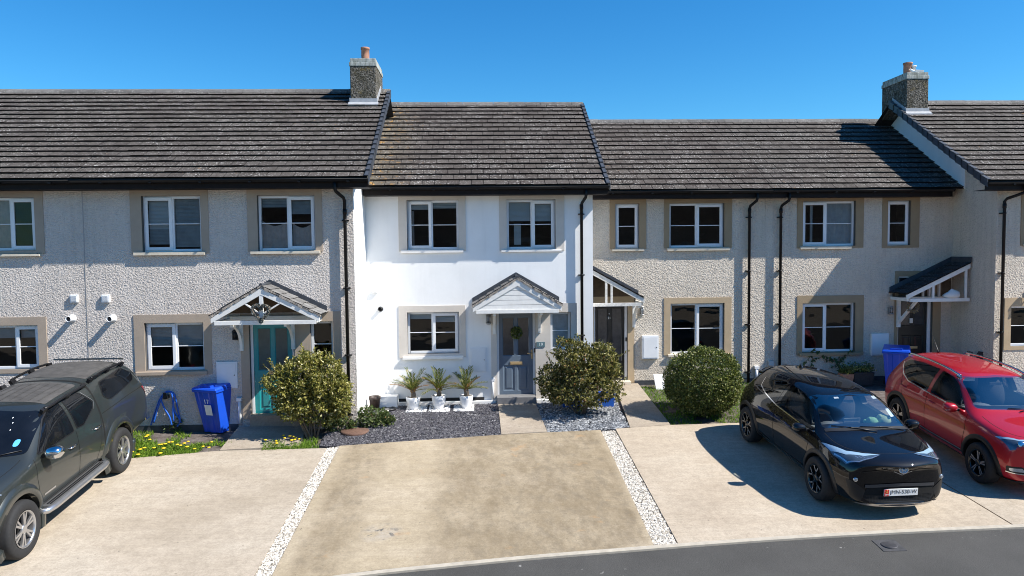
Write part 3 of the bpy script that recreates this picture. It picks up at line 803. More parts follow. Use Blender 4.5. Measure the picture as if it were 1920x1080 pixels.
wA = [dict(px=(-42, 370, 66, 470), mull=17, opener=1, band=(-62, 345, 82, 476), sill=(-58, 476, 78, 481), deco={0: [('cloth', 0, 1, 'curtain_pink')]}),
      dict(px=(-46, 610, 73, 693), mull=27, opener=1, band=(-66, 595, 89, 700), deco={0: [('blind', .72, 1, 'blind_grey')], 1: [('blind', .75, 1, 'blind_grey')]})]
wB = [dict(px=(266, 367, 377, 472), mull=321, opener=0, band=(245, 345, 391, 475), sill=(252.6, 473, 386, 478.5), deco={0: [('blind', .40, 1, 'blind_white'), ('blind', .06, .40, 'blind_grey')], 1: [('blind', .04, 1, 'blind_grey')]}),
      dict(px=(483, 366, 591, 470), mull=539, opener=1, band=(464, 345, 604, 471.5), sill=(471, 471, 601, 476), deco={0: [('swag', .0, .55, 'curtain_pink'), ('blind', .82, 1, 'blind_grey')], 1: [('swag', 0, .5, 'curtain_pink'), ('blind', .7, 1, 'blind_grey')]}),
      dict(px=(272, 605, 383, 695), mull=328, opener=0, band=(252.6, 589.6, 397, 702), sill=(257, 697, 390, 702.6), matsill='band_grey', deco={0: [('blind', .5, 1, 'blind_grey')], 1: [('blind', .52, 1, 'blind_grey')]}),
      dict(px=(582, 602, 625, 690), opener=None, band=(553, 584, 639, 697), bar=.5)]
dB = (474, 603, 546.5, 778); dBf = (469, 598, 551.5, 784)
build_house(hA, xA0, xAB - .004, YA, zeA, rA, wA, [], [M['rough_grey'], M['room']], ye['A'])
build_house(hB, xAB + .004, xB1, YA, zeA, rA, wB, [dBf], [M['rough_grey'], M['room'], M['white_wall']], ye['A'])
CO_A = 19
rfA = roof(hA, xA0, xAB, ye['A'], zeA, *rA, CO_A, .285, M['tiles'], True, False, 1)
rfB = roof(hB, xAB, X(688, 330, ye['A']), ye['A'], zeA, *rA, CO_A, .285, M['tiles'], False, True, 2)
gutter(hA, xA0, xAB, YA, ye['A'], zeA)
yc, zc = gutter(hB, xAB + .003, X(690, 335, ye['A'] - .05), YA, ye['A'], zeA)
downpipe(hB, 649.5, 385, 690, YA, yc, zc, xt=636)
mb = MB(); mb.box(xAB - .009, xAB + .009, YA - .006, YA + .01, zg(YA), zeA - .19); mb.build('wall_joint', pm('joint_sealant', (.36, .34, .32), .9), hB)
chB, chBd = chimney(hB, rfB, (656, 109, 705, 124), 18.62, 1.25, 0, 685, .108, .40, rA)
mb = MB(); q0, q1, zt_ = chBd
def apron(ch, x0, x1, Y, depth, yr, zr):
    mb = MB(); zf = zr - TANP * (yr - Y)
    mb.box(x0 - .022, x1 + .022, Y - .022, Y + .05, zf - .02, zf + .14)
    mb.prism([(x0 - .05, Y - .12, zf - .075), (x1 + .05, Y - .12, zf - .075), (x1 + .05, Y - .02, zf - .0), (x0 - .05, Y - .02, zf - .0)], (0, 0, .05))
    for xx in (x0 - .024, x1 + .004):
        mb.prism([(xx, Y, zf - .02), (xx, yr, zr - .03), (xx, yr, zr + .14), (xx, Y, zf + .15)], (.02, 0, 0))
    mb.build('lead_apron', M['lead'], ch)
apron(chB, q0, q1, 18.62, 1.25, *rA)

# ---- white house C
wC = [dict(px=(763, 375, 860, 468), mull=809, opener=0, band=(747, 357, 873, 471), sill=(752, 470, 869, 474), matband='band_pale', matsill='sill_white', deco={0: [('blind', .88, 1, 'blind_white'), ('cloth', 0, .85, 'curtain_pink', 0, .14)], 1: [('blind', .87, 1, 'blind_white')]}),
      dict(px=(950, 374, 1041.5, 467), mull=997.5, opener=1, band=(936, 357, 1058, 470), sill=(940, 468, 1052, 472), matband='band_pale', matsill='sill_white', deco={0: [('blind', .58, 1, 'blind_white'), ('blind', .05, .52, 'blind_white', .28, .52)], 1: [('blind', .58, 1, 'blind_white')]}),
      dict(px=(764, 585, 861, 663), mull=811, opener=1, band=(748.5, 573, 873, 670), sill=(756, 667, 869, 673), matband='band_pale', matsill='sill_white', deco={0: [('blind', .86, 1, 'blind_white')], 1: [('blind', .80, 1, 'blind_white')]}),
      dict(px=(1032, 585, 1070, 656), opener=None, matband='band_pale', pane='frosted')]
dC = (936, 585, 999.5, 741.5); dCf = (932, 580, 1004, 745)
build_house(hC, xB1 + .003, xC1, YC, zeC, rC, wC, [dCf], [M['white_wall'], M['room'], M['white_wall']], ye['C'])
rfC = roof(hC, xB1 + .01, X(1141, 345, ye['C']), ye['C'], zeC, *rC, 18, .285, M['tiles_ochre'], False, True, 3)
yc, zc = gutter(hC, xB1 + .02, X(1142, 349, ye['C'] - .05), YC, ye['C'], zeC)
downpipe(hC, 1091, 373, 690, YC, yc, zc, xt=1094)

# ---- houses D and E
wD = [dict(px=(1153.6, 382, 1198.5, 466), opener=0, band=(1143, 364, 1211.5, 467), sill=(1147, 466.7, 1207, 471), matband='band_beige_shaded'),
      dict(px=(1255, 381, 1358, 464), mull=1307, opener=1, band=(1245, 364, 1372, 465), sill=(1250, 465, 1367, 470), matband='band_beige_shaded', deco={}),
      dict(px=(1257, 568.5, 1358, 664), mull=1307, opener=1, band=(1245, 558, 1371, 665), sill=(1252, 663, 1368.5, 668), matband='band_beige')]
dD = (1117, 572, 1172, 714); dDf = (1113.5, 570.5, 1177, 717)
build_house(hD, xC1 - .1, xDE - .003, YD, zeD, rD, wD, [dDf], [M['rough_cream'], M['room']], ye['D'])
wE = [dict(px=(1505, 377, 1604, 461), mull=1551, opener=0, band=(1494.5, 362, 1619, 465), sill=(1499, 463, 1595, 467), matband='band_beige_shaded', deco={0: [('cloth', 0, 1, 'blind_white', .36, .48)], 1: [('cloth', 0, 1, 'blind_grey')]}),
      dict(px=(1664, 376, 1707, 460), opener=0, band=(1654, 362, 1723.5, 464.5), matband='band_beige_shaded'),
      dict(px=(1504, 568, 1603, 660), mull=1550, opener=0, band=(1494, 554, 1618.5, 665.5), sill=(1497, 660, 1616, 666), matsill='band_beige_shaded', matband='band_beige_shaded')]
dE = (1687.7, 521, 1741.7, 690); dEf = (1683, 517, 1748, 694)
build_house(hE, xDE + .003, xE1 + .1, YD, zeD, rD, wE, [dEf], [M['rough_cream'], M['room']], ye['D'])
rfD = roof(hD, xC1 + .02, xDE, ye['D'], zeD, *rD, 15, .285, M['tiles_moss'], False, False, 4)
rfE = roof(hE, xDE, xE1 - .005, ye['D'], zeD, *rD, 15, .285, M['tiles'], False, False, 5)
yc, zc = gutter(hD, xC1 + .01, xDE - .002, YD, ye['D'], zeD)
downpipe(hD, 1404.5, 385, 690, YD, yc, zc, xt=1408)
yc, zc = gutter(hE, xDE + .002, X(1790, 350, ye['D'] - .05), YD, ye['D'], zeD)
downpipe(hE, 1463, 385, 690, YD, yc, zc, xt=1467)

# ---- house F
wF = [dict(px=(1929, 373, 2024, 456), mull=1976, opener=0, band=(1914, 350, 2040, 460), sill=(1917, 457, 2036, 461.5), matband='band_beige_shaded'),
      dict(px=(1894.5, 573, 1996, 648.5), mull=1945, opener=None, band=(1882, 558, 2010, 655), matband='band_beige')]
build_house(hF, xE1, xF1, YF, zeF, rF, wF, [], [M['rough_cream'], M['room']], ye['F'])
rfF = roof(hF, X(1852, 340, ye['F']), xF1, ye['F'], zeF, *rF, 18, .285, M['tiles'], True, False, 6)
yc, zc = gutter(hF, X(1852, 345, ye['F'] - .05), xF1, YF, ye['F'], zeF)
downpipe(hF, 1880, 375, 680, YF, yc, zc, xt=1897)
# smooth white upstand on the gable above E's roof
mb = MB(); xp = xE1 - .022
pl = [(18.05, zeD - .02), (18.05, zeF + TANP * (18.05 - ye['F']) - .10), (rF[0], rF[1] - .12), (21.6, zeD + TANP * (21.6 - ye['D']))]
mb.prism([(xp, y, z) for y, z in pl], (.02, 0, 0)); mb.build('gable_panel', M['white_wall'], hF)
chF, chFd = chimney(hF, rfF, (1700, 135, 1741, 148), 19.95, 1.25, 0, 1702, .118, .385, rF)
apron(chF, chFd[0], chFd[1], 19.95, 1.25, *rF)
mb = MB(); p_ = P(1713, 130, 20.4); mb.lathe([(.055, 0), (.055, .24), (.075, .25), (.075, .28), (.001, .31)], (p_.x, 20.4, chFd[2]), 14, capt=False); mb.build('flue_cowl', M['wood_white'], chF)

# ------------------------------------------------------------------ doors
P4 = [(.12, .46, .05, .36), (.54, .88, .05, .36)]; G4 = [(.10, .45, .47, .93), (.55, .90, .47, .93)]
M['teal'] = pm('teal_paint', (.012, .26, .28), .3, .06, 6, coat=.3)
M['slateblue'] = pm('slate_blue_paint', (.115, .155, .205), .35, .06, 6, coat=.2)
M['doorblack'] = pm('black_door_paint', (.009, .009, .010), .3, .15, 6, coat=.2)
drB, qB = door(hB, dB, dBf, YA, 'teal', P4, G4, letter=(502, 695, 526, 703), gmat='door_glass_teal')
drC, qC = door(hC, dC, dCf, YC, 'slateblue', P4, G4, letter=(956.5, 679, 980, 685), handle=(997, 664))
drD, qD = door(hD, dD, dDf, YD, 'doorblack', [(.12, .88, .05, .20)], [(.08, .43, .25, .95), (.57, .92, .25, .95)])
drE, qE = door(hE, dE, dEf, YD, 'doorblack', P4, G4, letter=(1702.5, 650, 1724, 654.5))
def bandpart(root, px, Y, mat, hole, z1none=None):
    x0, x1, z0, z1 = RC(*px, Y); mb = MB(); y0, y1 = Y - .014, Y + .004
    hs = sorted(hole, key=lambda h: h[0]); x = x0
    for h in hs:
        if h[0] > x + .005: mb.box(x, h[0], y0, y1, z0, z1)
        if h[3] < z1 - .01: mb.box(h[0], h[1], y0, y1, h[3], z1)
        if h[2] > z0 + .02: mb.box(h[0], h[1], y0, y1, z0, h[2])
        x = h[1]
    if x1 > x + .005: mb.box(x, x1, y0, y1, z0, z1)
    return mb.build('door_surround', M[mat], root)
bandpart(hB, (453, 588, 552.5, 785), YA, 'band_grey', [RC(*dBf, YA)])
bandpart(hC, (921, 569, 1082, 746), YC, 'band_pale', [RC(*dCf, YC), RC(1032, 585, 1070, 656, YC)])
bandpart(hD, (1112.5, 556, 1189, 718), YD, 'band_beige', [RC(*dDf, YD)])
bandpart(hE, (1676.5, 508, 1763, 696), YD, 'band_beige_shaded', [RC(*dEf, YD)])
# number on door D and E
mW = pm('white_lettering', (.8, .8, .8), .6, .02)
me = text('21', .085, mW, None, (P(1143.5, 597, YD).x, YD + .096, P(1143.5, 597, YD).z), name='door_number'); link(me, 'door_number', drD)
mb = MB(); q = P(1143.5, 589, YD); mb.prism([(q.x - .022, YD + .097, q.z), (q.x, YD + .097, q.z - .022), (q.x + .022, YD + .097, q.z), (q.x, YD + .097, q.z + .022)], (0, .006, 0)); mb.build('spyhole', M['steel'], drD)
mb = MB(); q = P(1712.5, 602, YD); mb.box(q.x - .045, q.x + .045, YD + .09, YD + .104, q.z - .065, q.z + .065); pl_ = mb.build('number_plate', M['wood_white'], drE, bevel=.004)
# thresholds / steps
mb = MB(); a, b, c, d = RC(932, 744.5, 1005, 757.5, YC - .25); mb.box(a, b, YC - .28, YC + .09, zg(YC - .28) - .05, d); mb.build('doorstep', pm('grey_step', (.17, .17, .175), .8, .15, 8, .2, 50), hC, bevel=.008)
mb = MB(); a, b, c, d = RC(466, 781, 566, 790, YA - .2); mb.box(a, b, YA - .12, YA + .09, zg(YA - .28) - .05, d + .01); mb.build('doorstep', M['conc_path'], hB, bevel=.008)
mb = MB(); a, b, c, d = RC(1113, 716, 1182, 722, YD - .1); mb.box(a, b, YD - .2, YD + .09, zg(YD - .28) - .05, d + .02); mb.build('doorstep', M['sill'], hD, bevel=.008)
# white house: plinth ledge
mb = MB(); x0_ = X(745, 757, YC); x1_ = X(931, 757, YC)
mb.box(X(722, 757, YC - .05), x1_, YC - .10, YC - .002, zg(YC) - .1, zg(YC) + .055)
mb.build('plinth', M['white_wall'], hC, bevel=.01)
mb = MB(); mb.box(X(1006, 757, YC), xC1 - .02, YC - .10, YC - .002, zg(YC) - .1, zg(YC) + .055); mb.build('plinth', M['white_wall'], hC, bevel=.01)
mb = MB(); mb.box(X(722, 757, YC), X(908, 757, YC), YC - .012, YC - .001, zg(YC) + .056, zg(YC) + .13); mb.build('damp_course', M['black'], hC)
mb = MB(); mb.box(xAB - 5, xB1 - 2.55, YA - .012, YA + .01, zg(YA) - .1, zg(YA) + .13); mb.build('plinth', M['lead_dark'], hB)
mb = MB(); mb.box(X(1190, 716, YD), xDE + 4.4, YD - .012, YD + .01, zg(YD) - .1, zg(YD) + .10); mb.build('plinth', M['lead_dark'], hD)

# ------------------------------------------------------------------ porches
def slate_slope(mb, ridge0, ridge1, eave0, eave1, courses, tw, rnd, th=.022):
    """Courses of small slates between a ridge line and an eave line (all Vectors)."""
    for c in range(courses):
        f0, f1 = c / courses, (c + 1) / courses + .04
        a0, a1 = eave0.lerp(ridge0, f0), eave1.lerp(ridge1, f0); b0, b1 = eave0.lerp(ridge0, min(f1, 1)), eave1.lerp(ridge1, min(f1, 1))
        L = (a1 - a0).length; n = max(1, int(L / tw + .5)); up = (a1 - a0).cross(b0 - a0).normalized()
        if up.z < 0: up = -up
        for k in range(n):
            u0, u1 = k / n + .006, (k + 1) / n - .006
            j = (b0 - a0) * rnd.uniform(-.06, .06)
            p = [a0.lerp(a1, u0) + j, a0.lerp(a1, u1) + j, b0.lerp(b1, u1), b0.lerp(b1, u0)]
            t = [p[0] + up * (th + rnd.uniform(0, .006)), p[1] + up * (th + rnd.uniform(0, .006)), p[2] + up * .006, p[3] + up * .006]
            A = [mb.vert(q) for q in p]; B = [mb.vert(q) for q in t]
            mb.face(B, 0)
            for i in range(4): mb.face((A[i], A[(i + 1) % 4], B[(i + 1) % 4], B[i]), 1 if i != 0 else 1)
M['porch_slate'] = tiles('porch_slates', (.165, .16, .155), (.28, .275, .268), .5, .6)
M['porch_slate_dark'] = tiles('porch_slates_dark', (.030, .032, .036), (.06, .062, .068), .25, .4)
M['mortar'] = pm('crumbling_mortar', (.33, .29, .25), .95, .4, 22, .6, 50)
def gable_porch(root, Y, proj, xc, hw, zr, ze, closed, seed, hw_r=None):
    rnd = random.Random(seed); yf = Y - proj; hr = hw_r or hw
    mb = MB()
    for s, h in ((-1, hw), (1, hr)):
        slate_slope(mb, Vector((xc, yf, zr)), Vector((xc, Y, zr)), Vector((xc + s * h, yf, ze)), Vector((xc + s * h, Y, ze)), 6, .24, rnd)
        mb.poly([(xc, yf, zr - .012), (xc, Y, zr - .012), (xc + s * h, Y, ze - .012), (xc + s * h, yf, ze - .012)], 1)
    po = mb.build('porch_roof', [M['porch_slate'], M['tile_edge']], root)
    mb = MB()                                             # verge bedding under the slates
    for s, h in ((-1, hw), (1, hr)):
        n = 16
        for k in range(n):
            f0, f1 = k / n, (k + 1) / n; t = .045 + rnd.uniform(-.012, .012); d = rnd.uniform(0, .018)
            A = [(xc + s * h * f0, yf - .01 + d, zr + (ze - zr) * f0), (xc + s * h * f1, yf - .01 + d, zr + (ze - zr) * f1), (xc + s * h * f1, yf - .01 + d, zr + (ze - zr) * f1 - t), (xc + s * h * f0, yf - .01 + d, zr + (ze - zr) * f0 - t)]
            mb.prism(A, (0, .07, 0))
    mb.build('verge_bedding', M['mortar'], po)
    mb = MB()
    mb.tube([(xc, yf + .02, zr + .012), (xc, Y, zr + .012)], .035, 8)
    mb.build('porch_ridge', M['lead_dark'], po)
    mb = MB()                                             # lead flashing dressed to the wall
    for s, h in ((-1, hw), (1, hr)):
        q0, q1 = Vector((xc, Y - .03, zr + .10)), Vector((xc + s * h * 1.0, Y - .03, ze + .13))
        dn = Vector((0, 0, -.12)); A = [q0, q1, q1 + dn, q0 + dn]
        mb.prism([tuple(v_) for v_ in A], (0, .034, 0))
    mb.build('flashing', M['lead_dark'], po)
    g = .055; slope = (zr - ze) / hw
    mb = MB()                                             # bargeboards
    for s, h in ((-1, hw), (1, hr)):
        w_ = .125
        A = [(xc, yf + .015, zr - g), (xc + s * (h - .02), yf + .015, ze - g + .012), (xc + s * (h - .02), yf + .015, ze - g - w_ + .03), (xc, yf + .015, zr - g - w_ - .01)]
        mb.prism(A, (0, .035, 0))
    zb_ = ze - g - .05
    mb.box(xc - hw + .09, xc + hr - .09, yf + .012, yf + .075, zb_ - .085, zb_ + .0)
    if not closed:
        mb.box(xc - .04, xc + .04, yf + .02, yf + .06, zb_, zr - g - .1)
        for s, h in ((-1, hw), (1, hr)):
            mb.bar((xc + s * .03, yf + .045, zb_ + .14), (xc + s * h * .40, yf + .045, ze + (zr - ze) * .50), .03, .05, (0, 1, 0))
        mb.box(xc - hw + .12, xc + hr - .12, Y - .06, Y - .002, zb_ - .05, zb_ + .04)
    for s, h in ((-1, hw), (1, hr)):                       # eaves plates running back to the wall
        mb.box(xc + s * (h - .16) - .035, xc + s * (h - .16) + .035, yf + .075, Y - .001, zb_ - .08, zb_ + .0)
    mb.build('porch_frame', M['wood_white'], po, bevel=.004)
    if closed:
        mb = MB(); n = 6; z0, z1 = zb_ + .002, zr - g - .02
        for k in range(n):
            za, zb2 = z0 + (z1 - z0) * k / n, z0 + (z1 - z0) * (k + 1) / n - .006
            fa, fb = 1 - (za - z0) / (z1 - z0), max(0.0, 1 - (zb2 - z0) / (z1 - z0))
            A = [(xc - (hw - .06) * fa, yf + .034, za), (xc + (hr - .06) * fa, yf + .034, za), (xc + (hr - .06) * fb, yf + .037, zb2), (xc - (hw - .06) * fb, yf + .037, zb2)]
            mb.prism(A, (0, .02, 0))
        mb.build('gable_boards', M['wood_white'], po)
    else:
        mb = MB(); mb.prism([(xc - hw + .1, Y - .012, ze), (xc + hr - .1, Y - .012, ze), (xc, Y - .012, zr - .03)], (0, .008, 0)); mb.build('gable_lining', M['dark_timber'], po)
    return po, zb_
def bracket(po, x, Y, proj, ztop, drop, name='bracket'):
    mb = MB(); mb.box(x - .038, x + .038, Y - .062, Y - .001, ztop - drop, ztop)
    n = 9; pts = []
    for k in range(n):
        a = k / (n - 1) * math.pi / 2
        pts.append((x, Y - .05 - (proj - .12) * (1 - math.cos(a)), ztop - drop * .93 + (drop * .93 - .03) * math.sin(a)))
    for p, q in zip(pts, pts[1:]): mb.bar(p, q, .05, .055, (1, 0, 0))
    mb.build(name, M['wood_white'], po)
# B porch
xl, xr = X(392, 590, YA - .7), X(600, 585, YA - .7); xm = X(488, 540, YA - .7)
poB, zbB = gable_porch(hB, YA, .70, xm, xm - xl, 2.985, 2.37, False, 21, xr - xm)
bracket(poB, X(453.5, 620, YA), YA, .7, zbB - .08, .62); bracket(poB, X(550, 620, YA), YA, .7, zbB - .08, .60)
mb = MB(); q = P(592, 590, YA - .66); mb.box(q.x - .15, q.x + .06, YA - .68, YA - .60, q.z - .055, q.z + .03); mb.build('porch_gutter', M['wood_white'], poB, bevel=.01)
# C porch
xl, xr = X(885, 573, YC - .75), X(1055, 573, YC - .75); xm = X(970.5, 522, YC - .75)
poC, zbC = gable_porch(hC, YC, .75, xm, xm - xl, 3.03, 2.395, True, 22, xr - xm)
bracket(poC, X(926.5, 605, YC), YC, .75, zbC - .08, .56); bracket(poC, X(1011, 605, YC), YC, .75, zbC - .08, .54)
# lean-to porches D and E
def lean_porch(root, Y, proj, xlow, xhigh, zlow, zhigh, dark, seed, flash):
    rnd = random.Random(seed); yf = Y - proj; s = 1 if xhigh > xlow else -1; mb = MB()
    slate_slope(mb, Vector((xhigh, yf, zhigh)), Vector((xhigh, Y, zhigh)), Vector((xlow, yf, zlow)), Vector((xlow, Y, zlow)), 8, .24, rnd, .018)
    mb.poly([(xhigh, yf, zhigh - .012), (xhigh, Y, zhigh - .012), (xlow, Y, zlow - .012), (xlow, yf, zlow - .012)], 1)
    po = mb.build('porch_roof', [M['porch_slate_dark'], M['tile_edge']], root)
    mb = MB(); up = .14
    A = [(xlow, Y - .02, zlow + up), (xhigh, Y - .02, zhigh + up), (xhigh, Y - .02, zhigh), (xlow, Y - .02, zlow)]
    mb.prism(A, (0, .018, 0))
    mb.prism([(xhigh - s * .02, yf, zhigh), (xhigh - s * .02, Y - .021, zhigh), (xhigh - s * .02, Y - .021, zhigh + up), (xhigh - s * .02, yf, zhigh + up)], (s * .018, 0, 0))
    mb.build('flashing', M['lead_dark'], po)
    dz = (zhigh - zlow); L = xhigh - xlow
    def at(f, d=0): return (xlow + L * f, yf + .02, zlow + dz * f - .02 - d)
    mb = MB(); zb_ = zlow - .12
    mb.prism([at(0), at(.99), at(.99, .12), at(0, .12)], (0, .04, 0))
    mb.box(min(xlow + L * .06, xhigh), max(xlow + L * .06, xhigh - s * .02), yf + .018, yf + .07, zb_ - .085, zb_)
    mb.box(xlow + L * .04 - .035, xlow + L * .04 + .035, yf + .0705, Y - .001, zb_ - .07, zb_ + .01)
    for f in ((.42, .93) if s > 0 else (.60, .70, .97)):
        x = xlow + L * f; mb.box(x - .028, x + .028, yf + .024, yf + .064, zb_ + .001, zlow + dz * f - .13)
    if s > 0:
        for f in (.33, .52, .62, .78):
            x = xlow + L * f; mb.box(x - .025, x + .025, Y - .1, Y - .03, zb_, zlow + dz * f - .05)
        mb.box(xlow + L * .08, xhigh - .02, Y - .12, Y - .03, zb_ - .08, zb_)
    mb.build('porch_frame', M['wood_worn'] if s < 0 else M['wood_white'], po, bevel=.004)
    mb = MB(); mb.prism([(xlow + L * .05, Y - .012, zb_ - .05), (xhigh, Y - .012, zb_ - .05), (xhigh, Y - .012, zhigh - .02), (xlow + L * .05, Y - .012, zlow)], (0, .008, 0)); mb.build('gable_lining', M['dark_timber'], po)
    return po, zb_
pl0, pl1 = P(1209, 560, YD - .75), P(1109, 502, YD - .75)
poD, zbD = lean_porch(hD, YD, .75, pl0.x, xC1 + .01, pl0.z + .02, pl1.z, False, 23, 0)
bracket(poD, X(1188, 590, YD), YD, .75, zbD - .07, .62)
pe0, pe1 = P(1701, 553, YD - .80), P(1808, 492, YD - .80)
poE, zbE = lean_porch(hE, YD, .80, pe0.x, xE1 - .03, pe0.z + .02, pe1.z, True, 24, 0)
mb = MB(); x = X(1683, 590, YD); mb.box(x - .045, x + .045, YD - .07, YD - .001, P(1683, 613, YD).z, zbE - .07)
mb.bar((x + .0, YD - .06, P(1683, 604, YD).z), (x + .05, YD - .74, zbE - .05), .055, .07); mb.build('bracket', M['wood_white'], poE)

# ------------------------------------------------------------------ small fixtures (parts of the houses they are screwed to)
def wallbox(root, name, px, Y, depth, mat, bevel=.006, door_=True):
    x0, x1, z0, z1 = RC(*px, Y); mb = MB(); mb.box(x0, x1, Y - depth, Y + .004, z0, z1); o = mb.build(name, mat, root, bevel=bevel)
    if door_:
        mb = MB(); mb.box(x0 + .03, x1 - .03, Y - depth - .008, Y - depth - .0005, z0 + .03, z1 - .03); mb.build('cover', mat, o, bevel=.003)
        mb = MB(); mb.lathe([(.012, 0), (.012, .006)], (x1 - .06, Y - depth - .015, (z0 + z1) / 2), 10, axis='y'); mb.build('lock', M['black_metal'], o)
    return o
M['gauge'] = pm('white_meter_box', (.78, .79, .80), .45, .04, 4); M['painted_box'] = pm('painted_meter_box', (.74, .75, .76), .7, .04, 4)
wallbox(hB, 'meter_box', (407, 678, 446, 728), YA, .035, M['gauge'])
wallbox(hC, 'meter_box', (881.5, 652, 912.5, 697), YC, .022, M['painted_box'])
wallbox(hD, 'meter_box', (1203, 629, 1233.5, 672), YD, .09, M['gauge'])
wallbox(hE, 'meter_box', (1632, 625, 1664, 666), YD, .06, M['gauge'])
def vent(root, px, Y, mat):
    x0, x1, z0, z1 = RC(*px, Y); mb = MB(); mb.box(x0, x1, Y - .05, Y + .003, z0, z1); o = mb.build('air_vent', mat, root, bevel=.006); mb = MB()
    n = 6
    for k in range(n):
        z = z0 + .03 + (z1 - z0 - .06) * k / (n - 1); mb.obox(((x0 + x1) / 2, Y - .053, z), ((x1 - x0) / 2 - .025, 0, 0), (0, .006, .004), (0, -.002, .006))
    mb.build('louvre', mat, o)
def flue(root, px, py, Y, mat, L=.17, k=1.0):
    q = P(px, py, Y); mb = MB(); mb.lathe([(.085 * k, 0), (.085 * k, -.012), (.058 * k, -.02), (.058 * k, -L), (.050 * k, -L), (.050 * k, -.03)], (q.x, Y, q.z), 18, axis='y', capt=True)
    o = mb.build('boiler_flue', mat, root); mb = MB()
    mb.lathe([(.048 * k, -L + .035), (.02 * k, -L + .03)], (q.x, Y, q.z), 14, axis='y'); mb.build('flue_opening', M['black'], o)
for cx in (140.5, 199.5): vent(hA if cx < 163 else hB, (cx - 7.5, 552.5, cx + 7.5, 567), YA, M['gauge'])
flue(hA, 136, 597, YA, M['gauge']); flue(hB, 212, 597, YA, M['gauge'])
vent(hC, (700, 541.5, 708.5, 550), YC, M['white_wall']); flue(hC, 713.5, 579.5, YC, M['black_metal'], .07, .72)
def lantern(root, px, py, Y, mat, clear=True, s=1.0):
    q = P(px, py, Y); x, z = q.x, q.z; mb = MB()
    mb.box(x - .04 * s, x + .04 * s, Y - .02, Y, z - .13 * s, z + .09 * s); mb.bar((x, Y - .02, z - .10 * s), (x, Y - .11, z - .10 * s), .025, .025)
    for k in range(6):
        a = k * math.pi / 3; mb.tube([(x + .05 * s * math.cos(a), Y - .11 + .05 * s * math.sin(a), z - .08 * s), (x + .05 * s * math.cos(a), Y - .11 + .05 * s * math.sin(a), z + .10 * s)], .005, 5)
    mb.lathe([(.03 * s, -.11 * s), (.06 * s, -.10 * s), (.06 * s, -.075 * s)], (x, Y - .11, z), 12); mb.lathe([(.062 * s, .10 * s), (.06 * s, .115 * s), (.015, .15 * s)], (x, Y - .11, z), 12)
    o = mb.build('wall_lantern', mat, root); mb = MB(); mb.lathe([(.042 * s, -.075 * s), (.042 * s, .10 * s)], (x, Y - .11, z), 12); mb.build('lamp_glass', M['lens'] if clear else M['black_metal'], o)
lantern(hC, 915.5, 598, YC, M['steel'], s=1.05); lantern(hD, 1202, 583, YD, M['steel'], s=1.0); lantern(hB, 443, 628, YA, M['black_metal'], False, .85); lantern(hE, 1667, 582, YD, M['steel'], s=.9); lantern(hF, 1924, 553, YF, M['black_metal'], False, 1.0)
# house number on the white house
x0, x1, z0, z1 = RC(1006, 641, 1021.5, 650.5, YC); mb = MB(); mb.box(x0, x1, YC - .03, YC - .014, z0, z1)
pq = mb.build('house_number_sign', pm('teal_slate_sign', (.10, .17, .19), .5, .1, 10), hC, bevel=.003)
me = text('19', .105, pm('pale_lettering', (.72, .78, .78), .6, .02), None, ((x0 + x1) / 2, YC - .0315, (z0 + z1) / 2 - .0), name='lettering'); link(me, 'lettering', pq)
mb = MB(); q = P(1002.8, 657, YC - .0); mb.box(q.x - .018, q.x + .018, YC - .016, YC + .07, q.z - .05, q.z + .05); mb.build('doorbell', M['black_metal'], hC, bevel=.004)
mb = MB(); q = P(1174.8, 637, YD); mb.box(q.x - .018, q.x + .018, YD + .055, YD + .08, q.z - .05, q.z + .05); mb.build('doorbell', M['black_metal'], hD, bevel=.004)
# small white waste pipes
def waste(root, px, y0, y1, Y, mat, r=.035, d=.05):
    a, b = P(px, y0, Y), P(px, y1, Y); mb = MB(); zb_ = max(b.z, zg(Y) - .0)
    mb.tube([(a.x, Y - d, a.z), (a.x, Y - d, zb_)], r, 10); mb.box(a.x - r * 1.5, a.x + r * 1.5, Y - d - r * 1.2, Y, a.z - .01, a.z + .06); mb.build('waste_pipe', mat, root)
waste(hB, 450.5, 750, 793, YA, M['gauge']); waste(hC, 924, 713, 748, YC, M['gauge'], .03); waste(hD, 1417, 690, 716, YD, M['gauge'], .04)
wallbox(hE, 'junction_box', (1440, 676, 1450, 685), YD, .06, M['blind_grey'], .004, False)
# splash chute and boxing at the corner of the white house
mb = MB(); a = P(704, 760, YC - .32); mb.box(X(709, 757, YC - .34), X(745, 757, YC - .34), YC - .34, YC - .012, zg(YC) - .12, P(725, 744, YC - .34).z); mb.build('corner_plinth', M['white_wall'], hC, bevel=.01)
# opposite terrace, seen in the window panes and paintwork
hO = empty('terraced_house', (2, -20, zg(0)), 'plain grey terrace across the road, seen only mirrored in windows', 'house')
mb = MB(); zg0 = zg(0)
for k in range(14):
    xa = -26 + k * 6.2
    mb.box(xa, xa + 6.19, -27, -20, zg0 - .2, zg0 + 5.0)
mb.build('wall', M['rough_grey'], hO)
mb = MB(); rnd = random.Random(9); ncs = 18
for c in range(ncs):
    y0, z0 = -19.6 - c * 6.1 / ncs, zg0 + 4.95 + c * 4.9 / ncs
    mb.poly([(-26.3, y0, z0 + .04), (61.3, y0, z0 + .04), (61.3, y0 - 6.1 / ncs, z0 + 4.9 / ncs), (-26.3, y0 - 6.1 / ncs, z0 + 4.9 / ncs)], 0)
    mb.poly([(-26.3, y0, z0 - .0), (61.3, y0, z0 - .0), (61.3, y0, z0 + .04), (-26.3, y0, z0 + .04)], 1)
mb.poly([(-26.3, -31.8, zg0 + 4.95), (61.3, -31.8, zg0 + 4.95), (61.3, -25.7, zg0 + 9.85), (-26.3, -25.7, zg0 + 9.85)], 0)
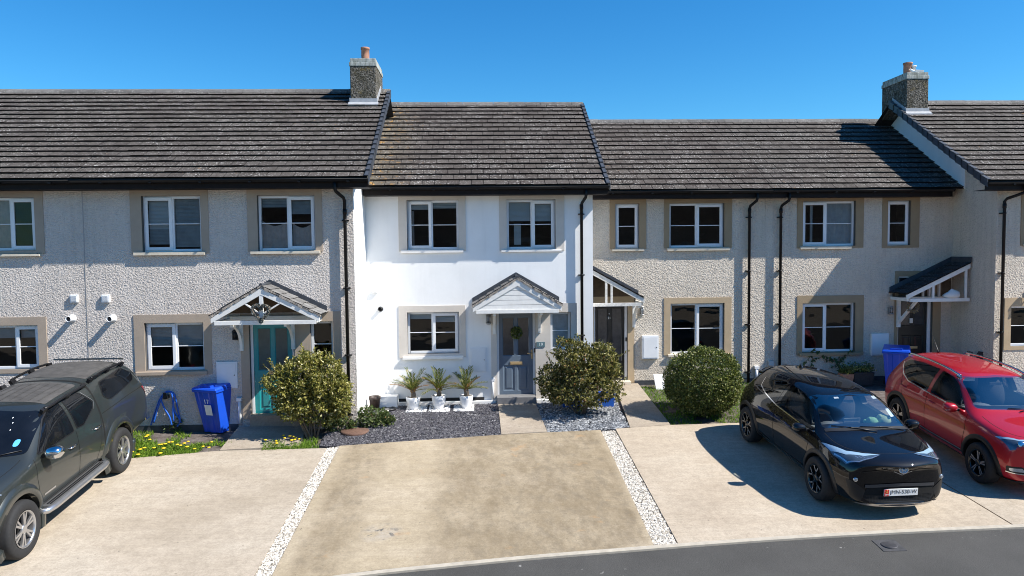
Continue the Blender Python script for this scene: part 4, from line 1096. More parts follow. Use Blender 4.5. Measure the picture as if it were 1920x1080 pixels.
mb.build('roof', [M['tiles'], M['tile_edge']], hO)
for k in range(28):
    x = -25 + k * 3.1; mb = MB()
    for z in (1.0, 3.5):
        mb.box(x, x + 1.2, -20.0, -19.97, zg0 + z, zg0 + z + 1.15)
    mb.build('window', M['upvc'], hO)
# ------------------------------------------------------------------ shrubs
def leafmat(name, stops, trans=.25, rough=.45):
    t = NT(name); c = t.ramp(t.island(), stops)
    b = t.add('ShaderNodeBsdfPrincipled'); t.ln(c, b.inputs['Base Color']); b.inputs['Roughness'].default_value = rough; b.inputs['Specular IOR Level'].default_value = .4
    tl = t.add('ShaderNodeBsdfTranslucent'); c2 = t.mix(1.0, c, (1.1, 1.15, .7), 'MULTIPLY'); t.ln(c2, tl.inputs[0])
    mx = t.add('ShaderNodeMixShader'); mx.inputs[0].default_value = trans; t.ln(b.outputs[0], mx.inputs[1]); t.ln(tl.outputs[0], mx.inputs[2])
    t.ln(mx.outputs[0], t.out.inputs[0]); return t.m
M['leaf_yellow'] = leafmat('variegated_leaves', [(0, (.05, .065, .012)), (.35, (.14, .145, .024)), (.7, (.30, .27, .06)), (.93, (.50, .45, .17)), (1, (.66, .62, .36))])
M['leaf_olive'] = leafmat('olive_leaves', [(0, (.026, .036, .010)), (.45, (.112, .115, .026)), (.8, (.29, .255, .075)), (.96, (.38, .34, .15)), (1, (.28, .11, .04))])
M['leaf_green'] = leafmat('dark_green_leaves', [(0, (.032, .050, .010)), (.5, (.098, .128, .024)), (.85, (.20, .22, .055)), (1, (.36, .34, .13))], .2)
M['leaf_weed'] = leafmat('weed_leaves', [(0, (.04, .065, .02)), (.6, (.09, .13, .04)), (.95, (.16, .19, .07)), (1, (.26, .10, .05))], .3)
M['bark'] = pm('bark', (.16, .13, .10), .9, .3, 20, .5, 40)
def leaf(mb, p, d, n, L, W, m=0, fold=.25):
    """One folded leaf from p along d with normal n."""
    s = d.cross(n)
    if s.length < 1e-4: return
    s.normalize(); n = s.cross(d).normalized()
    a = mb.vert(p); t = mb.vert(p + d * L - n * L * .12)
    c0 = mb.vert(p + d * L * .5); l = mb.vert(p + d * L * .48 + s * W * .5 + n * W * fold); r = mb.vert(p + d * L * .48 - s * W * .5 + n * W * fold)
    mb.face((a, c0, l), m); mb.face((a, r, c0), m); mb.face((c0, t, l), m); mb.face((c0, r, t), m)
def lobes_shape(lobes, rnd):
    """Random point on/inside the union of ellipsoid lobes, with the outward direction."""
    w_ = [l[1][0] * l[1][1] + l[1][1] * l[1][2] for l in lobes]; tot = sum(w_)
    u = rnd.uniform(0, tot)
    for l, k in zip(lobes, w_):
        u -= k
        if u <= 0: break
    c, r = l
    d = Vector((rnd.gauss(0, 1), rnd.gauss(0, 1), rnd.gauss(0, 1))).normalized()
    return c, r, d
def shrub(name, base, lobes, n, L, W, mat, seed, label, group=None, inner=.55, spray=.10, cat='shrub', trim=False, stems=9, zmin=.05, shoots=0):
    rnd = random.Random(seed); b = Vector(base); root = empty(name, b, label, cat, group)
    mb = MB(); made = 0
    while made < n:
        c, r, d = lobes_shape(lobes, rnd)
        rad = (rnd.random() ** .33) * (1 - inner) + inner if not trim else rnd.uniform(.86, 1.0)
        q = Vector((c[0] + r[0] * d.x * rad, c[1] + r[1] * d.y * rad, c[2] + r[2] * d.z * rad))
        nz = mnoise.noise((q + b) * 3.1) * .6 + mnoise.noise((q + b) * 7.3) * .5
        if not trim and nz < -.20 and rad > .70: continue          # gaps between sprays
        q += Vector((d.x, d.y, d.z)) * (nz * spray)
        if q.z < zmin: continue
        made += 1
        if trim:
            k = 2
        else: k = rnd.randint(3, 6)                               # a whorl of leaves on a twig tip
        for _ in range(k):
            dd = (d * .7 + Vector((rnd.gauss(0, .6), rnd.gauss(0, .6), rnd.gauss(.25, .6)))).normalized()
            nn = (d * .5 + Vector((rnd.gauss(0, .5), rnd.gauss(0, .5), rnd.gauss(.7, .4)))).normalized()
            leaf(mb, b + q + Vector((rnd.gauss(0, 1), rnd.gauss(0, 1), rnd.gauss(0, 1))) * .018, dd, nn, L * rnd.uniform(.6, 1.25), W * rnd.uniform(.7, 1.2))
    tw = MB()
    for i in range(shoots):                                        # stray shoots standing out of the outline
        c, r, d = lobes_shape(lobes, rnd)
        if d.z < -.1: d.z = -d.z
        d = (d + Vector((0, 0, .35))).normalized(); s = Vector((c[0] + r[0] * d.x * .8, c[1] + r[1] * d.y * .8, c[2] + r[2] * d.z * .8)); L2 = rnd.uniform(.22, .42)
        if s.z < .35: continue
        e = s + d * L2; tw.tube([b + s, b + e], [.006, .003], 5)
        for k in range(13):
            f = .25 + .75 * k / 12; dd = (d + Vector((rnd.gauss(0, .7), rnd.gauss(0, .7), rnd.gauss(.1, .6)))).normalized()
            leaf(mb, b + s.lerp(e, f), dd, Vector((rnd.gauss(0, .5), rnd.gauss(0, .5), 1)).normalized(), L * rnd.uniform(.7, 1.2), W * rnd.uniform(.7, 1.2))
    mb.build('foliage', mat, root)
    mb = tw
    for i in range(stems):
        c, r, d = lobes_shape(lobes, rnd); t = Vector((c[0] + r[0] * d.x * .7, c[1] + r[1] * d.y * .7, max(.3, c[2] + r[2] * d.z * .7)))
        s = Vector((rnd.gauss(0, .05), rnd.gauss(0, .04), -.08)); m1 = s.lerp(t, .45) + Vector((rnd.gauss(0, .05), rnd.gauss(0, .05), .05))
        mb.tube([b + s, b + m1, b + t], [.024, .015, .006], 6)
    mb.build('stems', M['bark'], root)
    return root
# yellow-green shrub in front of the teal door
q = P(583, 800, 14.95); bx = q.x
shrub('variegated_shrub', (bx, 14.95, zg(14.95)), [((-.12, 0, 1.30), (.46, .42, .46)), ((.34, .05, 1.12), (.44, .44, .52)), ((-.52, -.05, 1.20), (.34, .32, .26)), ((.10, .05, .85), (.66, .48, .48)), ((.58, 0, .88), (.26, .3, .36)), ((-.34, 0, .86), (.40, .4, .42)), ((.05, 0, 1.62), (.24, .24, .20))],
      3500, .074, .038, M['leaf_yellow'], 31, 'big yellow-green variegated shrub in front of the teal door', inner=.5, spray=.30, zmin=.14, shoots=34)
# olive shrub right of the grey door
q = P(1090, 780, 16.1); bx = q.x
shrub('leafy_shrub', (bx, 16.1, zg(16.1)), [((.02, 0, 1.02), (.62, .55, .52)), ((.46, 0, 1.16), (.40, .42, .42)), ((-.52, 0, .84), (.42, .42, .36)), ((0, 0, .66), (.74, .60, .44)), ((-.26, 0, 1.38), (.32, .30, .34)), ((.60, 0, .72), (.30, .36, .34)), ((-.62, 0, .55), (.26, .3, .2))],
      3300, .072, .040, M['leaf_olive'], 32, 'loose olive-green shrub over slate chippings beside door 19', inner=.5, spray=.30, zmin=.12, shoots=34)
# clipped ball
q = P(1317, 790, 15.95); bx = q.x
shrub('clipped_bush', (bx, 15.95, zg(15.95)), [((0, 0, .80), (.86, .80, .72)), ((0, 0, .55), (.82, .78, .50)), ((.1, 0, .95), (.70, .66, .58))],
      14000, .052, .034, M['leaf_green'], 33, 'dense dark green bush clipped into a ball on the lawn', trim=True, spray=.09, stems=5, zmin=.03)
# low weeds at the foot of the white corner
q = G(640, 806)
shrub('weed_clump', (q.x, q.y, zg(q.y)), [((0, 0, .16), (.34, .25, .20)), ((-.2, .1, .3), (.2, .2, .25))], 300, .06, .04, M['leaf_weed'], 34, 'low reddish green weed below the yellow-green shrub', 'weeds by the slate bed', cat='weed', stems=4, zmin=.02, spray=.06)
q = G(697, 797)
shrub('weed_clump', (q.x, q.y, zg(q.y)), [((0, 0, .15), (.36, .26, .24)), ((.2, -.05, .12), (.28, .2, .16))], 330, .065, .05, M['leaf_weed'], 35, 'green leafy weed at the corner of the slate bed', 'weeds by the slate bed', cat='weed', stems=4, zmin=.02, spray=.06)
q = G(330, 805)
shrub('weed_clump', (q.x, q.y, zg(q.y)), [((0, 0, .14), (.26, .2, .2))], 160, .09, .03, M['leaf_weed'], 36, 'dark leafy weed under the blue hose', 'weeds by the wall', cat='weed', stems=3, zmin=.02, spray=.06)
# climbing plant and potted greenery under E's window
def creeper():
    rt = empty('climbing_plant', tuple(P(1545, 690, YD - .12)), 'thin trailing plant on the shaded wall behind the black car', 'plant'); rnd = random.Random(8); mb = MB(); lf = MB()
    for px in ([(1500, 690), (1520, 668), (1525, 655), (1535, 662)], [(1520, 690), (1526, 672), (1548, 668), (1560, 676), (1585, 668), (1600, 655)], [(1575, 690), (1568, 678), (1550, 676)], [(1560, 690), (1582, 672), (1590, 660)]):
        pts = [P(a, b, YD - .05) for a, b in px]; mb.tube(pts, .007, 5)
        for a, b in zip(pts, pts[1:]):
            for k in range(14):
                p = a.lerp(b, rnd.random()); d = Vector((rnd.gauss(0, 1), -abs(rnd.gauss(.5, .5)), rnd.gauss(0, 1))).normalized(); leaf(lf, p, d, Vector((0, -1, .5)).normalized(), .075 * rnd.uniform(.5, 1.3), .05)
    mb.build('stems', M['bark'], rt); lf.build('foliage', M['leaf_weed'], rt)
creeper()
def trough(px, Y, label, seed):
    x0, x1 = X(px[0], px[3], Y), X(px[2], px[3], Y); z0, z1 = zg(Y), P(px[0], px[1] + 12, Y).z
    rt = empty('planter', ((x0 + x1) / 2, Y, z0), label, 'planter', 'dark planters under the window'); mb = MB()
    mb.prism([(x0 + .03, Y - .12, z0), (x1 - .03, Y - .12, z0), (x1, Y - .16, z1), (x0, Y - .16, z1)], (0, .26, 0)); mb.build('trough', M['terracotta'] if seed == 41 else M['bed_dark'], rt, bevel=.01)
    rnd = random.Random(seed); lf = MB()
    for k in range(420):
        p = Vector((rnd.uniform(x0, x1), Y - .02 + rnd.gauss(0, .08), z1 + abs(rnd.gauss(0, .09)))); d = Vector((rnd.gauss(0, .6), rnd.gauss(0, .6), rnd.uniform(.2, 1))).normalized(); leaf(lf, p, d, Vector((rnd.gauss(0, .5), -.6, .6)).normalized(), .07 * rnd.uniform(.5, 1.2), .04)
    lf.build('foliage', M['leaf_green'], rt)
trough((1574, 688, 1596, 705), YD - .45, 'small planter with dark foliage below the shaded window', 41); trough((1596, 685, 1634, 705), YD - .45, 'wide planter of dark foliage left of the rear blue bin', 42)

# ------------------------------------------------------------------ potted palms on white slabs
M['palm'] = leafmat('palm_fronds', [(0, (.07, .10, .02)), (.6, (.16, .19, .04)), (.9, (.27, .24, .07)), (1, (.42, .26, .07))], .3, .5)
M['palm_dry'] = leafmat('dry_palm_fibre', [(0, (.22, .10, .03)), (.6, (.36, .19, .05)), (1, (.42, .30, .14))], .3, .7)
M['pot_white'] = pm('glazed_white_pot', (.80, .80, .80), .25, .03, 5)
def potted_palm(px, py_base, py_rim, half_px, Y, seed, label, fr):
    c = P(px, py_base, Y); rt = empty('potted_palm', (c.x, Y, c.z), label, 'potted plant', 'white potted palms under the window')
    rim = P(px + half_px, py_rim, Y); r = rim.x - P(px, py_rim, Y).x; h = rim.z - c.z; mb = MB()
    mb.lathe([(r * .56, 0), (r * .60, .01), (r * .80, h * .38), (r * .93, h * .72), (r, h), (r * .94, h + .006), (r * .86, h - .012), (r * .78, h * .6)], (c.x, Y, c.z), 28, capt=False)
    mb.build('pot', M['pot_white'], rt)
    mb = MB(); rnd = random.Random(seed); mb.lathe([(r * .85, h - .04), (.001, h - .03)], (c.x, Y, c.z), 20, capt=False, capb=False); mb.build('soil', M['bed_dark'], rt)
    mb = MB()
    for k in range(16):
        a = rnd.uniform(0, 6.28); rr = r * .8 * math.sqrt(rnd.random()); mb.lathe([(.03 * rnd.uniform(.6, 1.2), -.01), (.028, .012), (.008, .025)], (c.x + rr * math.cos(a), Y + rr * math.sin(a), c.z + h - .03), 6, capt=True)
    mb.build('pebbles', M['white_stone'], rt)
    mb = MB(); top = c.z + h
    mb.tube([(c.x, Y, top - .06), (c.x + .01, Y, top + .06), (c.x, Y, top + .17)], [.055, .06, .035], 9); mb.build('trunk', M['bark'], rt)
    lf = MB(); dry = MB(); nf = 15
    for k in range(nf):
        a = k * 2.399 + rnd.uniform(-.2, .2); e = rnd.uniform(.15, 1.15) if k > 2 else 1.3; Ln = rnd.uniform(.46, .62) * fr
        d = Vector((math.cos(a) * math.cos(e), math.sin(a) * math.cos(e) * .8, math.sin(e))); p = Vector((c.x, Y, top + .13)); pts = [p.copy()]; g = .055
        for s in range(9):
            p = p + d * (Ln / 9); d = (d + Vector((0, 0, -g * (1 + s * .12)))).normalized(); pts.append(p.copy())
        tgt = dry if k in (5, 9) and rnd.random() < .8 else lf
        tgt.tube(pts, [.008] * 4 + [.005] * 6, 4, sm=False)
        for s in range(2, 10):
            ax = (pts[s] - pts[s - 1]).normalized(); side = ax.cross(Vector((0, 0, 1))).normalized(); up = side.cross(ax)
            for sd in (-1, 1):
                for q in (0, .5):
                    dd = (ax * .75 + side * sd * .6 + up * .25 + Vector((rnd.gauss(0, .08), rnd.gauss(0, .08), rnd.gauss(0, .08)))).normalized()
                    leaf(tgt, pts[s - 1].lerp(pts[s], q), dd, up, rnd.uniform(.13, .19) * fr * (1 - .035 * s), .021, 0, .1)
    for k in range(26):
        a = rnd.uniform(0, 6.28); leaf(dry, Vector((c.x, Y, top + rnd.uniform(.03, .14))), Vector((math.cos(a) * .5, math.sin(a) * .4, rnd.uniform(.4, 1))).normalized(), Vector((0, -1, 0)), rnd.uniform(.10, .2), .025)
    lf.build('fronds', M['palm'], rt); dry.build('dry_fronds', M['palm_dry'], rt)
potted_palm(775, 768, 744, 13.8, 16.75, 51, 'potted palm in a white pot, nearest the white corner', 1.0)
potted_palm(823, 767, 741, 13.8, 16.75, 52, 'potted palm in a white pot, middle of three under the window', .92)
potted_palm(874.5, 766, 741, 13.2, 16.75, 53, 'potted palm in a white pot, closest to the meter box', .98)
for px in ((762, 771, 798, 765), (805, 770, 842, 764), (852, 769, 888, 763)):
    a, b = G(px[0], px[1]), G(px[2], px[1]); y0, y1 = 16.48, 16.98
    mb = MB(); x0, x1 = X(px[0] - 2, px[1], y0), X(px[2] + 1, px[1], y0)
    mb.prism([(x0, y0, zg(y0) - .03), (x1, y0, zg(y0) - .03), (x1, y1, zg(y1) - .03), (x0, y1, zg(y1) - .03)], (0, 0, .062))
    o = mb.build('paving_slab', M['sill_white'], None, bevel=.006); tag(o, {762: 'white slab under the potted palm nearest the white corner', 805: 'white slab under the middle potted palm', 852: 'white slab under the potted palm closest to the meter box'}[px[0]], 'slab', 'white slabs under the palms')
c = P(728, 766, 16.72); mb = MB(); mb.lathe([(.16, 0), (.19, .02), (.185, .045), (.155, .05), (.15, .03), (.001, .03)], (c.x, 16.72, zg(16.72) + .015), 26, capt=False)
o = mb.build('drain_cover', M['black_metal']); tag(o, 'round black cover on the slate bed left of the palms', 'cover')
q = G(665, 811); mb = MB(); mb.lathe([(.30, -.02), (.30, .04), (.27, .055), (.05, .06), (.001, .06)], (q.x, q.y, zg(q.y)), 30, capt=False)
o = mb.build('manhole_cover', pm('rusty_iron', (.13, .072, .05), .85, .3, 18, .6, 60)); tag(o, 'round rusty iron cover at the edge of the slate bed', 'cover')
# dark pot and white edging stone by the corner
c = P(700, 772, 16.5); mb = MB(); mb.lathe([(.10, 0), (.125, .26), (.14, .27), (.14, .33), (.12, .33), (.11, .25)], (c.x, 16.75, zg(16.75)), 20, capt=False); o = mb.build('flower_pot', pm('dark_brown_pot', (.045, .028, .022), .5, .2, 12)); tag(o, 'empty dark brown pot in the white corner', 'pot')
mb = MB(); a = G(716, 783); mb.prism([(a.x - .13, a.y - .06, zg(a.y) - .03), (a.x + .10, a.y - .06, zg(a.y) - .03), (a.x + .12, a.y + .42, zg(a.y + .42) - .03), (a.x - .05, a.y + .42, zg(a.y + .42) - .03)], (0, 0, .10)); o = mb.build('edging_stone', M['sill_white'], bevel=.012); tag(o, 'white painted edging stone at the corner of the slate bed', 'stone')
# leaning white panel by the lawn
rt = None; a = P(1237, 729, 18.05); mb = MB(); q0 = Vector((a.x, 18.1, zg(18.1) + .16)); mb.obox(q0, (.12, 0, 0), (0, .02, .0), (-.02, .075, .185)); o = mb.build('white_board', M['upvc'], bevel=.008); tag(o, 'small white board leaning on the wall beside the clipped bush', 'board')

# blue tubs behind the olive shrub
M['blue'] = pm('blue_bin_plastic', (.010, .075, .55), .32, .05, 5); M['blue_dark'] = pm('blue_tub_plastic', (.015, .11, .50), .4, .06, 5); M['rubber'] = pm('tyre_rubber', (.018, .018, .019), .8, .2, 30)
def tub(px, Y, w_, h, label):
    c = P(px, 765, Y); rt = empty('recycling_tub', (c.x, Y, zg(Y)), label, 'tub', 'blue recycling tubs behind the shrub'); mb = MB(); z = zg(Y) + .012
    pr = [(w_ * .42, 0), (w_ * .5, h)]
    b = [[mb.vert((c.x + sx * k, Y + sy * k * .72, z + zz)) for sx, sy in ((-1, -1), (1, -1), (1, 1), (-1, 1))] for k, zz in ((w_ * .42, 0), (w_ * .5, h), (w_ * .46, h), (w_ * .39, .03))]
    mb.face(b[0][::-1])
    for A, B in zip(b, b[1:]):
        for i in range(4): mb.face((A[i], A[(i + 1) % 4], B[(i + 1) % 4], B[i]))
    mb.face(b[3]); mb.build('tub_body', M['blue_dark'], rt, bevel=.008)
    mb = MB(); k = w_ * .5 + .015
    for x0, x1, y0, y1 in ((-k, k, -k * .74, -k * .74 + .03), (-k, k, k * .74 - .03, k * .74), (-k, -k + .03, -k * .74 + .03, k * .74 - .03), (k - .03, k, -k * .74 + .03, k * .74 - .03)): mb.box(c.x + x0, c.x + x1, Y + y0, Y + y1, z + h - .03, z + h + .01)
    mb.build('rim', M['blue_dark'], rt)
tub(1072, 16.75, .52, .34, 'blue tub half hidden behind the olive shrub, nearer the grey door'); tub(1135, 16.72, .42, .30, 'blue tub peeping out behind the olive shrub, nearer the path')

# ------------------------------------------------------------------ wheeled bins
def wheelie_bin(loc, rz, label, mark=None, rx=0):
    rt = empty('wheelie_bin', loc, label, 'wheelie bin', 'blue wheelie bins', rot=(rx, 0, rz)); W, D, H = .58, .70, .96
    mb = MB(); lv = [(0, .76), (.10, .78), (H * .86, .97), (H, 1.0)]; rings = []
    for z, k in lv:
        w_, d = W / 2 * k, D / 2 * k; y0 = D / 2
        # front face carries two shallow flutes
        prof = [(-w_, y0 - 2 * d), (-w_ * .72, y0 - 2 * d), (-w_ * .66, y0 - 2 * d + .018), (-w_ * .30, y0 - 2 * d + .018), (-w_ * .24, y0 - 2 * d), (w_ * .24, y0 - 2 * d), (w_ * .30, y0 - 2 * d + .018), (w_ * .66, y0 - 2 * d + .018), (w_ * .72, y0 - 2 * d), (w_, y0 - 2 * d), (w_, y0), (-w_, y0)]
        rings.append([mb.vert((x, y, z)) for x, y in prof])
    n = len(rings[0])
    for A, B in zip(rings, rings[1:]):
        for i in range(n): mb.face((A[i], A[(i + 1) % n], B[(i + 1) % n], B[i]))
    mb.face(rings[0][::-1]); mb.face(rings[-1])
    mb.box(-W / 2 - .025, W / 2 + .025, -D / 2 - .025, D / 2 + .01, H - .05, H - .005)
    mb.build('bin_body', M['blue'], rt, bevel=.010, local=True)
    mb = MB(); a = [(-W / 2 - .03, -D / 2 - .045, H + .001), (W / 2 + .03, -D / 2 - .045, H + .001), (W / 2 + .03, D / 2 + .02, H + .001), (-W / 2 - .03, D / 2 + .02, H + .001)]
    b = [(-W / 2, -D / 2 - .01, H + .045), (W / 2, -D / 2 - .01, H + .045), (W / 2, D / 2, H + .10), (-W / 2, D / 2, H + .10)]
    A = [mb.vert(q) for q in a]; B = [mb.vert(q) for q in b]; mb.face(A[::-1]); mb.face(B)
    for i in range(4): mb.face((A[i], A[(i + 1) % 4], B[(i + 1) % 4], B[i]))
    mb.box(-.14, .14, -D / 2 + .02, -D / 2 + .05, H + .045, H + .085); mb.box(-.14, -.11, -D / 2 + .05, -D / 2 + .16, H + .045, H + .085); mb.box(.11, .14, -D / 2 + .05, -D / 2 + .16, H + .045, H + .085)
    mb.build('bin_lid', M['blue'], rt, bevel=.008, local=True)
    mb = MB(); mb.tube([(-W / 2 + .02, D / 2 + .07, H - .03), (W / 2 - .02, D / 2 + .07, H - .03)], .017, 8)
    for s in (-1, 1): mb.box(s * (W / 2 - .03) - .015, s * (W / 2 - .03) + .015, D / 2 - .01, D / 2 + .08, H - .06, H + .0)
    mb.build('handle', M['blue'], rt, local=True)
    for s in (-1, 1):
        mb = MB(); mb.lathe([(.03, -.03), (.095, -.03), (.10, -.02), (.10, .02), (.095, .03), (.03, .03)], (s * (W / 2 - .03), D / 2 - .02, .10), 18, axis='x'); mb.build('wheel', M['rubber'], rt, local=True)
    if mark:
        mb = MB(); y = -D / 2 + .055; mb.obox((.03, -D / 2 + .048, .52), (.085, 0, 0), (0, .002, 0), (0, -.022, .115)); mb.build('paper_label', M['gauge'], rt, local=True)
        me = text(mark, .14, mW, None, (.02, -D / 2 + .008, .705), rot=(R(101), 0, 0), name='bin_number'); link(me, 'bin_number', rt, local=True)
    return rt
q = G(407, 809); wheelie_bin((q.x, q.y + .10, zg(q.y + .1) - .01), R(-21), 'bright blue wheelie bin with a white label, left of the teal door', '17', rx=R(2))
q = P(1680, 700, 17.75); wheelie_bin((q.x, 17.75, zg(17.75)), R(-32), 'blue wheelie bin in the shade behind the red car')

# ------------------------------------------------------------------ hose on its hook
rt = empty('garden_hose', tuple(P(320, 740, YA - .06)), 'blue garden hose looped over a hook on the wall by the pickup', 'hose'); mb = MB()
def smooth(px, Y, dy=0, n=5):
    pts = [P(a, b, Y - .07 - dy) for a, b in px]; out = []
    for i in range(len(pts) - 1):
        p0, p1, p2, p3 = pts[max(i - 1, 0)], pts[i], pts[i + 1], pts[min(i + 2, len(pts) - 1)]
        for k in range(n):
            t_ = k / n; out.append(.5 * ((2 * p1) + (p2 - p0) * t_ + (2 * p0 - 5 * p1 + 4 * p2 - p3) * t_ ** 2 + (-p0 + 3 * p1 - 3 * p2 + p3) * t_ ** 3))
    return out + [pts[-1]]
for px, d in (([(283, 797), (290, 775), (299, 750), (310, 736), (318, 734), (327, 740), (333, 765), (339, 793)], .0), ([(288, 793), (297, 762), (306, 742), (314, 735), (322, 739), (327, 770), (337, 788), (332, 800)], .03), ([(302, 750), (308, 765), (318, 782), (322, 797)], .05), ([(326, 752), (324, 770), (326, 790)], .05)): mb.tube(smooth(px, YA, d), .018, 8)
mb.build('hose_loops', M['blue_dark'], rt)
mb = MB(); q = P(314.5, 738, YA); mb.box(q.x - .04, q.x + .04, YA - .14, YA, q.z - .09, q.z - .02); mb.box(q.x - .03, q.x + .03, YA - .16, YA - .14, q.z - .09, q.z + .05); mb.build('hose_hook', M['black_metal'], rt)

# ------------------------------------------------------------------ wreaths
def wreath(pts, rad, mat, n, L, W, seed, label, base_mat=None, extra=None):
    c = sum(pts, Vector()) / len(pts); rt = empty('wreath', tuple(c), label, 'wreath', None); mb = MB(); mb.tube(pts + [pts[0]], rad * .5, 7); mb.build('wreath_ring', base_mat or M['bark'], rt)
    rnd = random.Random(seed); lf = MB()
    for k in range(n):
        i = rnd.randrange(len(pts)); p = pts[i].lerp(pts[(i + 1) % len(pts)], rnd.random()); d = Vector((rnd.gauss(0, 1), rnd.gauss(-.4, .7), rnd.gauss(0, 1))).normalized()
        leaf(lf, p + d * rad * .4, d, Vector((rnd.gauss(0, .4), -1, rnd.gauss(.2, .4))).normalized(), L * rnd.uniform(.6, 1.2), W)
    lf.build('wreath_leaves', mat, rt); return rt
c = P(968.2, 624, YC + .05); wreath([c + Vector((math.cos(a) * .075, 0, math.sin(a) * .085)) for a in [k * .5236 for k in range(12)]], .085, M['leaf_green'], 620, .055, .03, 61, 'round green leaf wreath on the slate-blue door')
M['grey_leaf'] = leafmat('grey_green_leaves', [(0, (.03, .045, .05)), (.6, (.075, .10, .105)), (1, (.17, .20, .20))], .1)
c = P(489, 585, YA - .74); hp = []
for k in range(24):
    a = k * 2 * math.pi / 24; hx = 16 * math.sin(a) ** 3; hz = 13 * math.cos(a) - 5 * math.cos(2 * a) - 2 * math.cos(3 * a) - math.cos(4 * a); hp.append(c + Vector((hx * .0106, 0, hz * .0118)))
wreath(hp, .05, M['grey_leaf'], 700, .030, .022, 62, 'grey-green heart-shaped wreath hanging on the porch of the teal door')
M['straw'] = leafmat('straw', [(0, (.16, .11, .05)), (.6, (.30, .22, .11)), (1, (.40, .31, .17))], .1)
c = P(1711.5, 575.5, YD - .55); wreath([c + Vector((math.cos(a) * .125, 0, math.sin(a) * .125)) for a in [k * .5236 for k in range(12)]], .04, M['straw'], 260, .055, .014, 63, 'straw wreath under the lean-to porch of the shaded door')
# pale bundle on the lean-to beam
c = P(1785, 541, YD - .72); mb = MB(); rnd = random.Random(4)
prof = [(.001, 0), (.17, .0), (.22, .06), (.19, .12), (.12, .17), (.001, .20)]
mb.lathe(prof, (c.x, c.y, zbE + .004), 16, capb=False, capt=False)
mb.v = [(c.x + (x - c.x) * 1.0 + mnoise.noise(Vector((x * 9, y * 9, z * 9))) * .05, c.y + (y - c.y) * .42, zbE + .004 + (z - zbE - .004) * (1 + .6 * mnoise.noise(Vector((x * 6, y * 3, 2))) + 1.1 * max(0, x - c.x))) for x, y, z in mb.v]
o = mb.build('cloth_bundle', M['blind_white']); tag(o, 'pale crumpled bundle resting on the lean-to porch beam', 'bundle')
# dark chair backs seen over the red car
for i, (px, lb) in enumerate((((1812, 658, 1824, 676), 'narrow dark chair back showing above the roof of the red car'), ((1832, 659, 1853, 678), 'wide dark chair back showing above the roof of the red car'))):
    Yc = 17.0 + .25 * i; x0, x1 = X(px[0], 665, Yc), X(px[2], 665, Yc); zt_ = P(px[0], px[1], Yc).z; z0 = zg(Yc); rt = empty('garden_chair', ((x0 + x1) / 2, Yc, z0), lb, 'chair', 'dark garden chairs')
    mb = MB(); xm_ = (x0 + x1) / 2
    mb.prism([(x0, Yc, zt_ - .42), (x1, Yc, zt_ - .42), (x1, Yc, zt_ - .03), (x0 + .05, Yc, zt_), (x0, Yc, zt_ - .08)], (0, .03, 0)); mb.build('backrest', M['bed_dark'], rt, bevel=.006)
    mb = MB(); mb.box(x0, x1, Yc - .42, Yc, z0 + .42, z0 + .46); mb.build('seat', M['bed_dark'], rt)
    for sx in (x0 + .02, x1 - .02):
        for sy in (Yc - .40, Yc + .01): mb = MB(); mb.tube([(sx, sy, z0), (sx, sy, z0 + .44 if sy < Yc - .1 else zt_ - .2)], .014, 6); mb.build('leg', M['black_metal'], rt)
# gull on the right-hand chimney
zc_ = chFd[2]; g = P(1718, 131, 20.25); rt = empty('gull', (g.x, 20.15, zc_), 'white and grey gull resting on the chimney beside its pot', 'gull')
mb = MB(); pts = [(a_ * .8, 0, c_ * .8) for a_, c_ in ((-.20, .075), (-.16, .085), (-.06, .085), (.06, .09), (.15, .12), (.19, .165), (.225, .175), (.255, .170))]
mb.tube([(g.x - a, 20.25 + b, zc_ + c_) for a, b, c_ in pts], [.005, .028, .06, .064, .044, .032, .027, .010], 10); mb.build('gull_body', M['gauge'], rt)
mb = MB()
for s in (-1, 1): mb.obox((g.x + .06, 20.25 + s * .052, zc_ + .092), (.13, 0, -.010), (0, .010, 0), (.01, 0, .028))
mb.build('wing', M['blind_grey'], rt, bevel=.008)
mb = MB(); mb.tube([(g.x - .20, 20.25, zc_ + .136), (g.x - .24, 20.25, zc_ + .126)], [.012, .004], 6); mb.build('beak', M['brass'], rt)
# ------------------------------------------------------------------ vehicles
# local axes: front of the vehicle at y = 0 facing -y, rear at y = L, x to the side, z up from the ground
def paint(name, col, rough=.22, metal=0.0, flake=.0, coat=1.0, dust=0.0, spec=.5):
    t = NT(name); v = t.coord()
    c = t.ramp(t.noise(v, 3, 3), [(.3, tuple(x * .94 for x in col)), (.7, col)])
    if flake: c = t.mix(t.ramp(t.noise(v, 900, 1), [(.5, 0), (.75, flake)]), c, tuple(min(1, x * 2.2 + .02) for x in col))
    if dust: c = t.mix(t.math('MULTIPLY', t.ramp(t.noise(v, 2.2, 5), [(.4, .2), (.7, 1)]), dust), c, (.30, .27, .23))
    b = t.princ(c, rough, metal, spec, None, coat); b.inputs['Coat Roughness'].default_value = .02; return t.m
M['paint_black'] = paint('black_car_paint', (.0025, .0026, .004), .5, 0, 0, 1.0, 0.0, .05)
M['paint_red'] = paint('red_car_paint', (.44, .005, .014), .35, .25, .25, 1.0)
M['paint_grey'] = paint('titanium_grey_paint', (.033, .039, .037), .36, .35, .2, 1.0, .0)
M['trim'] = pm('satin_black_trim', (.010, .010, .011), .42, .2, 20)
M['gap'] = pm('panel_gap', (.002, .002, .002), .9, .1, 5)
M['chrome'] = pm('chrome', (.72, .73, .75), .12, .03, 5, metal=1.0)
M['silver'] = pm('silver_alloy', (.52, .52, .53), .28, .08, 12, metal=.85)
M['alloy_dark'] = pm('gloss_black_alloy', (.012, .012, .013), .2, .1, 12, coat=.5)
